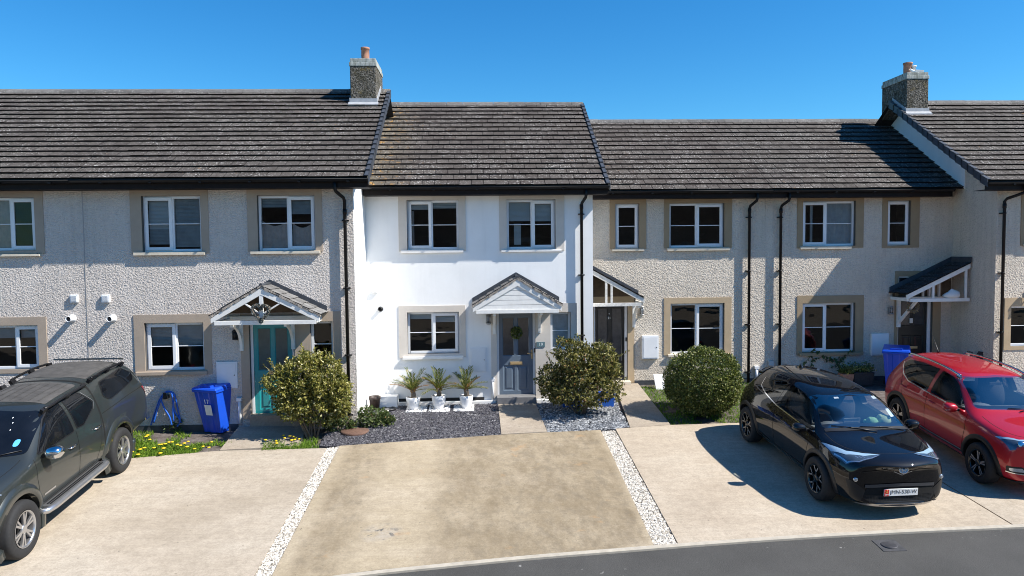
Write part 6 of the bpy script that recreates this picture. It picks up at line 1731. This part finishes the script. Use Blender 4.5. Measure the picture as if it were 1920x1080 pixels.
    mb = MB(); mb = c.patch(rounded([(-.68, 1.14), (-.4, 1.09), (0, 1.07), (.4, 1.09), (.68, 1.14), (.67, 1.21), (.4, 1.16), (0, 1.14), (-.4, 1.16), (-.67, 1.21)], .02), 'z', 1, .006, .04); c.put(mb, 'scuttle', M['trim'])
    # cabin
    mb = MB(); dash = [(-.70, 1.50, .80), (.70, 1.50, .80)]
    mb.prism([(-.70, 1.24, .70), (-.70, 1.24, .98), (-.70, 1.48, 1.02), (-.70, 1.66, .99), (-.70, 1.72, .88), (-.70, 1.68, .70)], (1.40, 0, 0)); c.put(mb, 'dashboard', M['cabin_light'], bevel=.02)
    mb = MB(); mb.box(-.12, .16, 1.60, 1.625, .995, 1.105); mb.box(-.10, .14, 1.595, 1.599, 1.04, 1.047); mb.box(-.12, .16, 1.59, 1.599, 1.10, 1.109); c.put(mb, 'centre_screen', M['cabin_light'], bevel=.004)
    mb = MB(); mb.lathe([(.19, 0), (.16, .05), (.02, .07)], (-.38, 1.50, 1.0), 16, capt=True); c.put(mb, 'instrument_hood', M['cabin_light'])
    steering(c, -.38, 1.80, .97); 
    for sx in (-.38, .38): seat(c, sx, 2.48, .72)
    for sx in (-.38, .38): seat(c, sx, 3.25, .72)
    mb = MB(); mb.box(-.09, .09, 1.72, 1.735, 1.33, 1.385); c.put(mb, 'rear_view_mirror', M['cabin_light'], bevel=.008)
    # tax disc stickers
    mb = c.patch(rounded([(.52, 1.20), (.60, 1.20), (.575, 1.295), (.50, 1.30)], .015), 'y', -1, -.006, .04); c.put(mb, 'windscreen_sticker', M['gauge'])
    mb = c.patch([(.38, 1.425), (.47, 1.42), (.455, 1.448), (.375, 1.452)], 'y', -1, -.006, .04); mb = c.patch([(-.28, 1.443), (-.20, 1.446), (-.20, 1.466), (-.27, 1.463)], 'y', -1, -.006, .04, mb); c.put(mb, 'small_sticker', M['gauge'])
    for (y, z) in ax:
        for sg in (-1, 1): c.wheel(sg * .79, y, sg, .345, .225, .235, 5, 'y5', [M['silver'], M['alloy_dark'], M['well']])
    # plush toys on the dashboard (things of their own)
    Mx = c.root.matrix_basis
    M['plush'] = pm('green_plush', (.22, .42, .22), .95, .2, 60, .6, 90)
    M['plush2'] = pm('pale_green_plush', (.36, .44, .26), .95, .2, 60, .6, 90)
    for x, y, sc, mt, lb, ears in ((.26, 1.44, .105, 'plush', 'bright green plush toy on the dashboard of the black car', True), (.47, 1.47, .125, 'plush2', 'pale green rounded plush toy against the windscreen of the black car', False)):
        w_ = Mx @ Vector((x * 1.065, y * 1.02, 1.015 * 1.03)); rt = empty('plush_toy', tuple(w_), lb, 'plush toy', 'plush toys in the black car', rot=rot); mb = MB()
        mb.lathe([(.02, -.01), (sc * .8, .0), (sc * 1.05, sc * .5), (sc * .95, sc), (sc * .6, sc * 1.4), (.01, sc * 1.52)], (0, 0, 0), 18); mb.build('toy_body', M[mt], rt, local=True)
        mb = MB()
        if ears:
            for sg in (-1, 1): mb.lathe([(.012, 0), (.03, .02), (.028, .05), (.006, .07)], (-.09 + .02 * sg, -.03 * sg, sc * .75 + .03 * sg), 10)
        else: mb.lathe([(.02, 0), (.045, .03), (.03, .06), (.005, .07)], (-.08, -.02, sc * 1.1), 10)
        mb.build('ear', M[mt], rt, local=True)
    c.root.scale = (1.065, 1.02, 1.03)
    return c
car_b = black_car()
# ================================================================== red SUV
def red_suv():
    F0 = G(1842, 907); wb = 2.585; dvec = Vector((.047, 1, 0)).normalized(); yaw = math.atan2(-dvec.x, dvec.y); sx = Vector((math.cos(yaw), math.sin(yaw), 0))
    nose = Vector((F0.x, F0.y, 0)) + sx * .80 - dvec * .88
    loc = (nose.x, nose.y, SLOPE * (nose.y - 17.2) + .032); rot = (math.atan(SLOPE * dvec.y), 0, yaw)
    S = [st(.04, [(0, .28), (.58, .28), (.66, .42), (.70, .60), (.66, .80), (.52, .86), (.28, .88), (0, .885)], .26),
         st(.10, [(0, .22), (.68, .22), (.77, .40), (.80, .62), (.75, .86), (.60, .93), (.32, .955), (0, .965)], .24),
         st(.34, [(0, .20), (.76, .20), (.845, .38), (.87, .64), (.82, .93), (.68, .985), (.36, 1.01), (0, 1.02)], .17),
         st(.88, [(0, .19), (.80, .19), (.885, .37), (.90, .66), (.86, .985), (.74, 1.045), (.40, 1.075), (0, 1.08)], .05),
         st(1.18, [(0, .19), (.80, .19), (.88, .37), (.895, .66), (.865, 1.01), (.75, 1.075), (.42, 1.11), (0, 1.12)]),
         st(1.40, [(0, .19), (.80, .19), (.88, .37), (.89, .67), (.865, 1.025), (.73, 1.17), (.43, 1.235), (0, 1.255)]),
         st(1.78, [(0, .19), (.80, .19), (.88, .37), (.89, .68), (.862, 1.04), (.665, 1.43), (.42, 1.50), (0, 1.52)]),
         st(2.04, [(0, .19), (.80, .19), (.88, .37), (.89, .69), (.862, 1.05), (.635, 1.545), (.40, 1.605), (0, 1.62)]),
         st(2.60, [(0, .19), (.80, .19), (.88, .37), (.892, .70), (.865, 1.07), (.625, 1.575), (.40, 1.635), (0, 1.65)]),
         st(3.20, [(0, .19), (.80, .20), (.89, .38), (.905, .72), (.87, 1.09), (.615, 1.555), (.39, 1.62), (0, 1.635)]),
         st(3.65, [(0, .21), (.80, .22), (.895, .39), (.91, .73), (.86, 1.10), (.60, 1.52), (.38, 1.59), (0, 1.605)]),
         st(3.92, [(0, .24), (.79, .25), (.885, .41), (.90, .73), (.83, 1.08), (.58, 1.46), (.37, 1.53), (0, 1.545)], -.02),
         st(4.08, [(0, .27), (.76, .28), (.86, .43), (.875, .73), (.80, 1.06), (.60, 1.26), (.38, 1.30), (0, 1.31)], -.05),
         st(4.22, [(0, .30), (.72, .31), (.81, .45), (.83, .73), (.76, 1.01), (.60, 1.08), (.38, 1.10), (0, 1.11)], -.10),
         st(4.31, [(0, .34), (.66, .35), (.74, .48), (.76, .73), (.70, .93), (.55, .98), (.34, 1.0), (0, 1.0)], -.16)]
    c = Car('parked_car', loc, rot, S, 'red SUV with silver roof rails, cut by the picture edge', 'car', group='cars parked on the driveways')
    side_f = rounded([(1.42, 1.085), (1.90, 1.44), (2.15, 1.515), (2.50, 1.53), (2.50, 1.10), (1.60, 1.075)], .03)
    side_r = rounded([(2.58, 1.10), (2.58, 1.53), (3.15, 1.515), (3.62, 1.46), (3.72, 1.38), (3.50, 1.22), (3.25, 1.13)], .04)
    ws = rounded([(-.70, 1.15), (-.615, 1.48), (-.52, 1.545), (0, 1.575), (.52, 1.545), (.615, 1.48), (.70, 1.15), (.35, 1.15), (-.35, 1.15)], .04)
    rw = rounded([(-.54, 1.20), (-.50, 1.46), (.50, 1.46), (.54, 1.20)], .04)
    cav = [st(1.30, [(0, .6), (.55, .6), (.66, .66), (.72, .82), (.72, .94), (.62, 1.0), (.36, 1.04), (0, 1.05)]),
           st(1.50, [(0, .55), (.62, .55), (.72, .65), (.77, .85), (.78, 1.0), (.66, 1.15), (.40, 1.20), (0, 1.215)]),
           st(1.86, [(0, .55), (.62, .55), (.72, .65), (.78, .85), (.785, 1.03), (.61, 1.40), (.38, 1.465), (0, 1.48)]),
           st(2.10, [(0, .55), (.62, .55), (.72, .65), (.78, .85), (.785, 1.04), (.58, 1.50), (.37, 1.56), (0, 1.575)]),
           st(2.60, [(0, .55), (.62, .55), (.72, .65), (.78, .85), (.785, 1.05), (.57, 1.53), (.36, 1.59), (0, 1.605)]),
           st(3.30, [(0, .55), (.62, .55), (.72, .65), (.78, .85), (.785, 1.06), (.555, 1.50), (.35, 1.565), (0, 1.58)]),
           st(3.80, [(0, .55), (.62, .55), (.70, .65), (.75, .85), (.74, 1.04), (.53, 1.42), (.33, 1.48), (0, 1.49)])]
    cm = subdiv(loft_mesh(cav, 'cav'), 1); cm.materials.append(M['cabin'])
    pr = [prism_cut(shrink(side_f), 'x', -1.4, 1.4, M['trim']), prism_cut(shrink(side_r), 'x', -1.4, 1.4, M['trim']), prism_cut(shrink(ws), 'y', .9, 2.5, M['trim'])]
    ax = [(.88, .345), (.88 + wb, .345)]
    c.finish(M['paint_red'], ax, .345, .54, .41, pr, cm)
    for sg in (-1, 1):
        for poly, mt in ((side_f, 'car_glass'), (side_r, 'car_glass_dark')): c.put(c.patch(poly, 'x', sg, .003), 'side_window', M[mt])
        c.put(c.ribbon([(1.42, 1.072), (1.60, 1.062), (2.54, 1.085), (3.25, 1.115), (3.52, 1.205), (3.76, 1.385)], 'x', sg, .020, .006), 'window_trim', M['chrome'])
        dr = c.put(c.ribbon([(1.34, 1.05), (1.30, .80), (1.36, .38), (2.48, .38), (2.53, .70), (2.54, 1.08)], 'x', sg, .009, .0015), 'door', M['gap']); c.handle(2.36, .96, sg, M['paint_red'], dr)
        dr = c.put(c.ribbon([(2.54, 1.08), (2.53, .70), (2.48, .38), (3.05, .38), (3.12, .60), (3.36, .84), (3.52, 1.18)], 'x', sg, .009, .0015), 'door', M['gap']); c.handle(3.34, .99, sg, M['paint_red'], dr)
        c.put(c.ribbon([(1.36, .33), (2.4, .315), (3.02, .33)], 'x', sg, .11, .008), 'sill_cladding', M['trim'])
        c.put(c.ribbon([(1.36, .405), (2.4, .39), (3.02, .405)], 'x', sg, .022, .012), 'sill_trim', M['silver'])
        for y, z in ax: c.arch(y, z, .41, .485, sg, .016, M['trim'])
        m_ = c.mirror(sg * .85, 1.60, 1.10, sg, [M['paint_red'], M['chrome'], M['trim']], 1.05)
        mb = MB(); mb.box(sg * 1.0 - .10, sg * 1.0 + .10, 1.495, 1.52, 1.065, 1.082); c.put(mb, 'indicator_strip', M['chrome'], m_, bevel=.004)
        # roof rail on two feet
        mb = c.rail([(sg * .56, 1.98), (sg * .565, 2.12), (sg * .555, 2.8), (sg * .54, 3.5), (sg * .53, 3.72)], 'z', 1, .022, .065)
        for y in (2.02, 3.68):
            l, n, d = c.hit(sg * .575 if y < 3 else sg * .548, y, 'z', 1); mb.bar(l - Vector((0, 0, .01)), l + n * .06, .04, .10, (0, 1, 0))
        c.put(mb, 'roof_rail', M['chrome'])
        hl = rounded([(sg * .34, .235), (sg * .50, .175), (sg * .66, .20), (sg * .76, .30), (sg * .815, .62), (sg * .76, .50), (sg * .62, .33), (sg * .46, .27)], .02)
        lamp = c.put(c.patch(hl, 'z', 1, .004, .025), 'headlight', M['lamp_lens'])
        up = rounded([(sg * x, y) for x, y in ((.36, .248), (.46, .268), (.62, .328), (.76, .498), (.812, .61), (.79, .51), (.74, .42), (.62, .292), (.46, .236))], .01)
        c.put(c.patch(up, 'z', 1, .007, .02), 'daylight_strip', M['lamp_blue'], lamp)
        l, n, d = c.hit(sg * .63, .25, 'z', 1); n = -n if n.z < 0 else n
        mb = MB(); mb.lathe([(.048, -.02), (.05, .004), (.034, .010), (.001, .012)], (0, 0, 0), 18, capb=False, capt=False); q_ = Vector((0, 0, 1)).rotation_difference((n + Vector((0, -.6, 0))).normalized()); mb.v = [tuple(q_ @ Vector(p) + l) for p in mb.v]; c.put(mb, 'lamp_projector', M['chrome'], lamp)
        fo = c.put(c.patch(rounded([(sg * .50, .40), (sg * .78, .43), (sg * .79, .53), (sg * .60, .53), (sg * .50, .47)], .02), 'y', -1, .004, .03), 'fog_lamp_recess', M['trim'])
        c.put(c.patch(rounded([(sg * .56, .445), (sg * .755, .455), (sg * .765, .505), (sg * .60, .51)], .015), 'y', -1, .010, .03), 'fog_lamp', M['lamp_inner'], fo); c.put(c.ribbon([(sg * .50, .405), (sg * .78, .43)], 'y', -1, .016, .012), 'fog_lamp_trim', M['chrome'], fo)
        c.put(c.patch(rounded([(sg * .54, .80), (sg * .54, .95), (sg * .75, .99), (sg * .77, .86)], .02), 'y', 1, .006, .03), 'tail_light', M['red_lens'])
        c.put(c.ribbon(c.smooth([(sg * .70, 1.14), (sg * .71, .76), (sg * .62, .42), (sg * .36, .29), (0, .25)]), 'z', 1, .008, .0015), 'bonnet', M['gap'])
    c.put(c.patch(rounded([(-.80, .30), (.80, .30), (.74, .24), (-.74, .24)], .02), 'y', -1, .012, .03), 'bumper_cladding', M['trim'])
    c.put(c.patch(rounded([(-.40, .82), (.40, .82), (.44, .68), (.30, .56), (-.30, .56), (-.44, .68)], .03), 'y', -1, .005, .03), 'grille', M['gap'])
    c.put(c.patch(ws, 'y', -1, .003), 'windscreen', M['car_glass']); c.put(c.patch(rw, 'y', 1, .003), 'rear_window', M['car_glass_dark'])
    mb = MB(); l, n, d = c.hit(-.05, 3.62, 'z', 1); mb.tube([l, l + Vector((0, .03, .05)), l + Vector((-.02, .26, .36))], [.022, .008, .004], 6); c.put(mb, 'aerial', M['trim'])
    mb = MB(); mb.prism([(-.72, 1.40, .75), (-.72, 1.40, 1.03), (-.72, 1.64, 1.08), (-.72, 1.84, 1.045), (-.72, 1.88, .92), (-.72, 1.84, .75)], (1.44, 0, 0)); c.put(mb, 'dashboard', M['cabin_light'], bevel=.02)
    mb = MB(); mb.lathe([(.19, 0), (.15, .06), (.02, .08)], (-.38, 1.66, 1.05), 16); c.put(mb, 'instrument_hood', M['cabin_light'])
    steering(c, -.38, 1.95, 1.02)
    for sx_ in (-.38, .38): seat(c, sx_, 2.48, .80, .66)
    for sx_ in (-.38, .38): seat(c, sx_, 3.28, .80, .66)
    mb = MB(); mb.box(-.11, .11, 1.90, 1.915, 1.40, 1.46); c.put(mb, 'rear_view_mirror', M['cabin'], bevel=.008)
    mb = MB(); mb.box(-.60, -.30, 2.02, 2.035, 1.45, 1.52); c.put(mb, 'sun_visor', M['gauge'], bevel=.006)
    def on(x, z, off=.02):
        l, n, d = c.hit(x, z, 'y', -1); return l + Vector((0, -off, off * .5))
    for p0, p1, p2 in (((-.05, 1.135), (.25, 1.165), (.60, 1.20)), ((.50, 1.13), (.10, 1.16), (-.20, 1.17))): c.wiper(on(*p0), on(*p1), on(*p2))
    for y, z in ax:
        for sg in (-1, 1): c.wheel(sg * .785, y, sg, .345, .225, .232, 5, 'twin5', [M['silver'], M['alloy_dark'], M['well']])
    c.root.scale = (1.03, 1.02, 1.02)
    return c
car_r = red_suv()

# ================================================================== grey pickup with canopy
def pickup():
    loc, rot = car_root((32, 1051), (222, 887), 1, .82, .88, 3.0, .39)
    S = [st(.03, [(0, .42), (.60, .42), (.68, .54), (.70, .72), (.66, .92), (.54, .98), (.28, 1.0), (0, 1.005)], .24),
         st(.10, [(0, .36), (.70, .36), (.78, .52), (.81, .74), (.77, .99), (.62, 1.045), (.33, 1.07), (0, 1.075)], .22),
         st(.36, [(0, .36), (.77, .36), (.85, .50), (.875, .76), (.83, 1.045), (.68, 1.10), (.36, 1.125), (0, 1.13)], .14),
         st(.88, [(0, .38), (.80, .38), (.875, .50), (.895, .78), (.865, 1.085), (.74, 1.145), (.40, 1.175), (0, 1.18)], .04),
         st(1.25, [(0, .40), (.80, .40), (.865, .50), (.885, .78), (.868, 1.11), (.76, 1.175), (.42, 1.21), (0, 1.22)]),
         st(1.46, [(0, .40), (.80, .40), (.865, .50), (.885, .79), (.868, 1.125), (.745, 1.29), (.43, 1.35), (0, 1.37)]),
         st(1.85, [(0, .40), (.80, .40), (.865, .50), (.885, .80), (.866, 1.14), (.69, 1.55), (.42, 1.62), (0, 1.64)]),
         st(2.12, [(0, .40), (.80, .40), (.865, .50), (.885, .80), (.866, 1.15), (.665, 1.68), (.41, 1.735), (0, 1.75)]),
         st(2.70, [(0, .40), (.80, .40), (.865, .50), (.885, .80), (.868, 1.155), (.66, 1.715), (.41, 1.77), (0, 1.785)]),
         st(3.28, [(0, .40), (.80, .40), (.865, .50), (.885, .80), (.87, 1.165), (.665, 1.71), (.41, 1.765), (0, 1.78)]),
         st(3.42, [(0, .42), (.80, .42), (.87, .52), (.888, .80), (.872, 1.17), (.69, 1.73), (.42, 1.795), (0, 1.81)]),
         st(4.00, [(0, .44), (.80, .44), (.875, .54), (.893, .82), (.878, 1.19), (.70, 1.765), (.43, 1.83), (0, 1.845)]),
         st(4.60, [(0, .46), (.80, .46), (.872, .55), (.89, .83), (.875, 1.20), (.70, 1.745), (.43, 1.815), (0, 1.83)]),
         st(4.95, [(0, .48), (.78, .48), (.862, .56), (.88, .84), (.865, 1.20), (.69, 1.66), (.43, 1.73), (0, 1.745)], -.01),
         st(5.14, [(0, .50), (.76, .50), (.845, .58), (.865, .84), (.845, 1.17), (.70, 1.44), (.44, 1.49), (0, 1.50)], -.03),
         st(5.24, [(0, .52), (.74, .52), (.82, .60), (.84, .84), (.82, 1.12), (.70, 1.23), (.44, 1.25), (0, 1.26)], -.05)]
    c = Car('pickup_truck', loc, rot, S, 'dark grey double-cab pickup with a matching canopy, cut by the picture edge', 'pickup truck', group='cars parked on the driveways')
    f_ = rounded([(1.52, 1.20), (1.98, 1.555), (2.20, 1.645), (2.50, 1.665), (2.50, 1.205), (1.70, 1.19)], .03)
    r_ = rounded([(2.60, 1.215), (2.60, 1.665), (3.06, 1.66), (3.27, 1.45), (3.20, 1.36), (2.80, 1.205)], .03)
    cw = rounded([(3.60, 1.44), (3.68, 1.66), (4.55, 1.69), (4.84, 1.53), (4.76, 1.42), (3.78, 1.335)], .06)
    ws = rounded([(-.72, 1.255), (-.645, 1.60), (-.54, 1.67), (0, 1.70), (.54, 1.67), (.645, 1.60), (.72, 1.255), (.35, 1.25), (-.35, 1.25)], .04)
    ax = [(.88, .39), (3.88, .39)]
    c.finish(M['paint_grey'], ax, .39, .54, .475)
    M['pick_glass'] = pm('dark_pickup_glass', (.006, .007, .009), .03, .3, 3, spec=.6); M['chalk'] = pm('dusty_roof_film', (.068, .064, .060), .8, .3, 7)
    for sg in (-1, 1):
        for poly, nm in ((f_, 'side_window'), (r_, 'side_window'), (cw, 'canopy_window')):
            c.put(c.patch(poly, 'x', sg, .004), nm, M['pick_glass'])
            c.put(c.ribbon(poly, 'x', sg, .016, .006, closed=True), 'window_seal', M['trim'])
        c.put(c.ribbon([(3.12, 1.64), (3.30, 1.45), (3.22, 1.34)], 'x', sg, .012, .008), 'window_trim', M['silver'])
        d1 = [(1.40, 1.16), (1.36, .90), (1.40, .50), (2.48, .50), (2.53, .80), (2.55, 1.19)]; d2 = [(2.55, 1.19), (2.53, .80), (2.48, .50), (3.05, .50), (3.24, .78), (3.33, 1.18), (3.34, 1.45)]
        dr = c.put(c.ribbon(d1, 'x', sg, .010, .0015), 'door', M['gap']); c.handle(2.34, 1.02, sg, M['chrome'], dr, .22)
        mb = c.patch(rounded([(1.50, .60), (1.80, .60), (1.80, .625), (1.50, .625)], .005), 'x', sg, .003, .05); c.put(mb, 'door_badge', M['silver'], dr)
        dr = c.put(c.ribbon(d2, 'x', sg, .010, .0015), 'door', M['gap']); c.handle(3.14, 1.05, sg, M['chrome'], dr, .22)
        c.put(c.ribbon([(3.40, 1.20), (4.4, 1.235), (5.16, 1.225)], 'x', sg, .014, .002), 'canopy_joint', M['gap'])
        for y, z in ax: c.arch(y, z, .47, .60, sg, .045, M['paint_grey'], -22, 202)
        # chrome-capped mirror
        c.mirror(sg * .86, 1.62, 1.20, sg, [M['chrome'], M['trim'], M['trim']], 1.15)
        # side step
        mb = MB(); mb.tube([(sg * .84, 1.36, .40), (sg * .93, 1.44, .40), (sg * .955, 1.6, .40), (sg * .955, 3.1, .40), (sg * .93, 3.24, .40), (sg * .84, 3.32, .40)], .045, 12)
        mb.obox((sg * .885, 2.34, .425), (.07, 0, 0), (0, .86, 0), (0, 0, .022)); c.put(mb, 'side_step', M['silver'])
        mb = MB()
        for k in range(2): mb.box(sg * (.865 + .04 * k) - .012, sg * (.865 + .04 * k) + .012, 1.55, 3.15, .4475, .452)
        c.put(mb, 'step_tread', M['trim'])
        # roof rails: cab and canopy
        for ln_, nm in (([(sg * .60, 2.12), (sg * .615, 2.3), (sg * .615, 3.18), (sg * .61, 3.26)], 'roof_rail'), ([(sg * .61, 3.52), (sg * .62, 3.7), (sg * .625, 4.5), (sg * .62, 4.66)], 'canopy_rail')):
            mb = c.rail(ln_, 'z', 1, .020, .065)
            for p in (ln_[0], ln_[-1], ((ln_[1][0] + ln_[2][0]) / 2, (ln_[1][1] + ln_[2][1]) / 2)):
                l, n, d = c.hit(p[0], p[1], 'z', 1); mb.bar(l - Vector((0, 0, .012)), l + n * .07, .05, .12, (0, 1, 0))
            c.put(mb, nm, M['trim'] if nm == 'roof_rail' else M['black_plastic'])
        tl = c.put(c.patch(rounded([(5.00, 1.22), (5.235, 1.20), (5.235, .92), (5.15, .90), (5.10, 1.10)], .02), 'x', sg, .005, .03), 'tail_light', M['red_lens'])
        c.put(c.patch(rounded([(sg * .72, .90), (sg * .72, 1.18), (sg * .83, 1.18), (sg * .835, .90)], .02), 'y', 1, .006, .03), 'tail_light', M['red_lens'])
        hl = rounded([(sg * .42, .24), (sg * .60, .20), (sg * .76, .28), (sg * .835, .62), (sg * .76, .50), (sg * .60, .36)], .02)
        c.put(c.patch(hl, 'z', 1, .004, .03), 'headlight', M['lamp_inner'])
        mb = MB(); mb.box(sg * .70, sg * .88, 4.36, 4.385, .28, .60) if sg < 0 else mb.box(.70, .88, 4.36, 4.385, .28, .60); 
    for sg in (-1, 1):
        mb = MB(); a, b = sorted((sg * .68, sg * .88)); mb.box(a, b, 4.36, 4.385, .26, .58); c.put(mb, 'mud_flap', M['rubber'])
    c.put(c.ribbon(c.smooth([(.70, 1.30), (.68, .70), (.56, .36), (.30, .24), (0, .22), (-.30, .24), (-.56, .36), (-.68, .70), (-.70, 1.30)]), 'z', 1, .008, .0015), 'bonnet', M['gap'])
    c.put(c.patch(ws, 'y', -1, .004), 'windscreen', M['pick_glass'])
    # dark slot between cab and canopy, over the roof and down the side
    mb = c.ribbon([(-.70, 3.355), (-.3, 3.355), (.3, 3.355), (.70, 3.355)], 'z', 1, .045, .003)
    for sg in (-1, 1): c.ribbon([(3.355, 1.70), (3.355, 1.45), (3.36, 1.17), (3.36, .60)], 'x', sg, .03, .003, mb)
    c.put(mb, 'cab_gap', M['gap'])
    # dusty film and ribs on the roofs
    mb = c.patch(rounded([(-.54, 2.30), (.54, 2.30), (.54, 3.24), (-.54, 3.24)], .05), 'z', 1, .003, .06); c.put(mb, 'cab_roof_panel', M['chalk'])
    mb = MB()
    for k in range(-3, 4): c.ribbon([(k * .14, 2.36), (k * .14, 3.20)], 'z', 1, .018, .010, mb)
    c.put(mb, 'roof_ribs', M['chalk'])
    mb = c.patch(rounded([(-.55, 3.52), (.55, 3.52), (.55, 4.60), (-.55, 4.60)], .06), 'z', 1, .003, .06); c.put(mb, 'canopy_roof_panel', M['chalk'])
    mb = MB(); l, n, d = c.hit(0, 4.78, 'z', 1); mb.obox(l + Vector((0, .02, .03)), (.58, 0, 0), (0, .11, -.03), (0, .008, .014)); c.put(mb, 'canopy_spoiler', M['paint_grey'], bevel=.01)
    # rear bumper with step
    mb = MB(); mb.box(-.80, .80, 5.18, 5.36, .50, .66); mb.box(-.80, -.74, 5.0, 5.18, .52, .66); mb.box(.74, .80, 5.0, 5.18, .52, .66); c.put(mb, 'rear_bumper', M['chrome'], bevel=.03)
    mb = c.patch(rounded([(.50, 1.335), (.575, 1.335), (.575, 1.405), (.50, 1.405)], .034), 'y', -1, .007, .03); c.put(mb, 'windscreen_sticker', pm('blue_disc', (.10, .42, .80), .5, .05))
    mb = MB()
    for x, z in ((.36, 1.50), (.34, 1.57), (.30, 1.62)): c.patch(rounded([(x, z), (x + .013, z), (x + .013, z + .013), (x, z + .013)], .005), 'y', -1, .008, .03, mb)
    c.put(mb, 'windscreen_speck', M['gauge'])
    def on(x, z, off=.02):
        l, n, d = c.hit(x, z, 'y', -1); return l + Vector((0, -off, off * .5))
    for p0, p1, p2 in (((.10, 1.235), (.40, 1.265), (.66, 1.29)), ((-.45, 1.235), (-.15, 1.265), (.15, 1.28))): c.wiper(on(*p0), on(*p1), on(*p2))
    for y, z in ax:
        for sg in (-1, 1): c.wheel(sg * .80, y, sg, .39, .265, .252, 6, 'twin6', [M['silver'], M['silver'], M['well']])
    c.root.scale = (1.02, 1.015, 1.055)
    return c
truck = pickup()
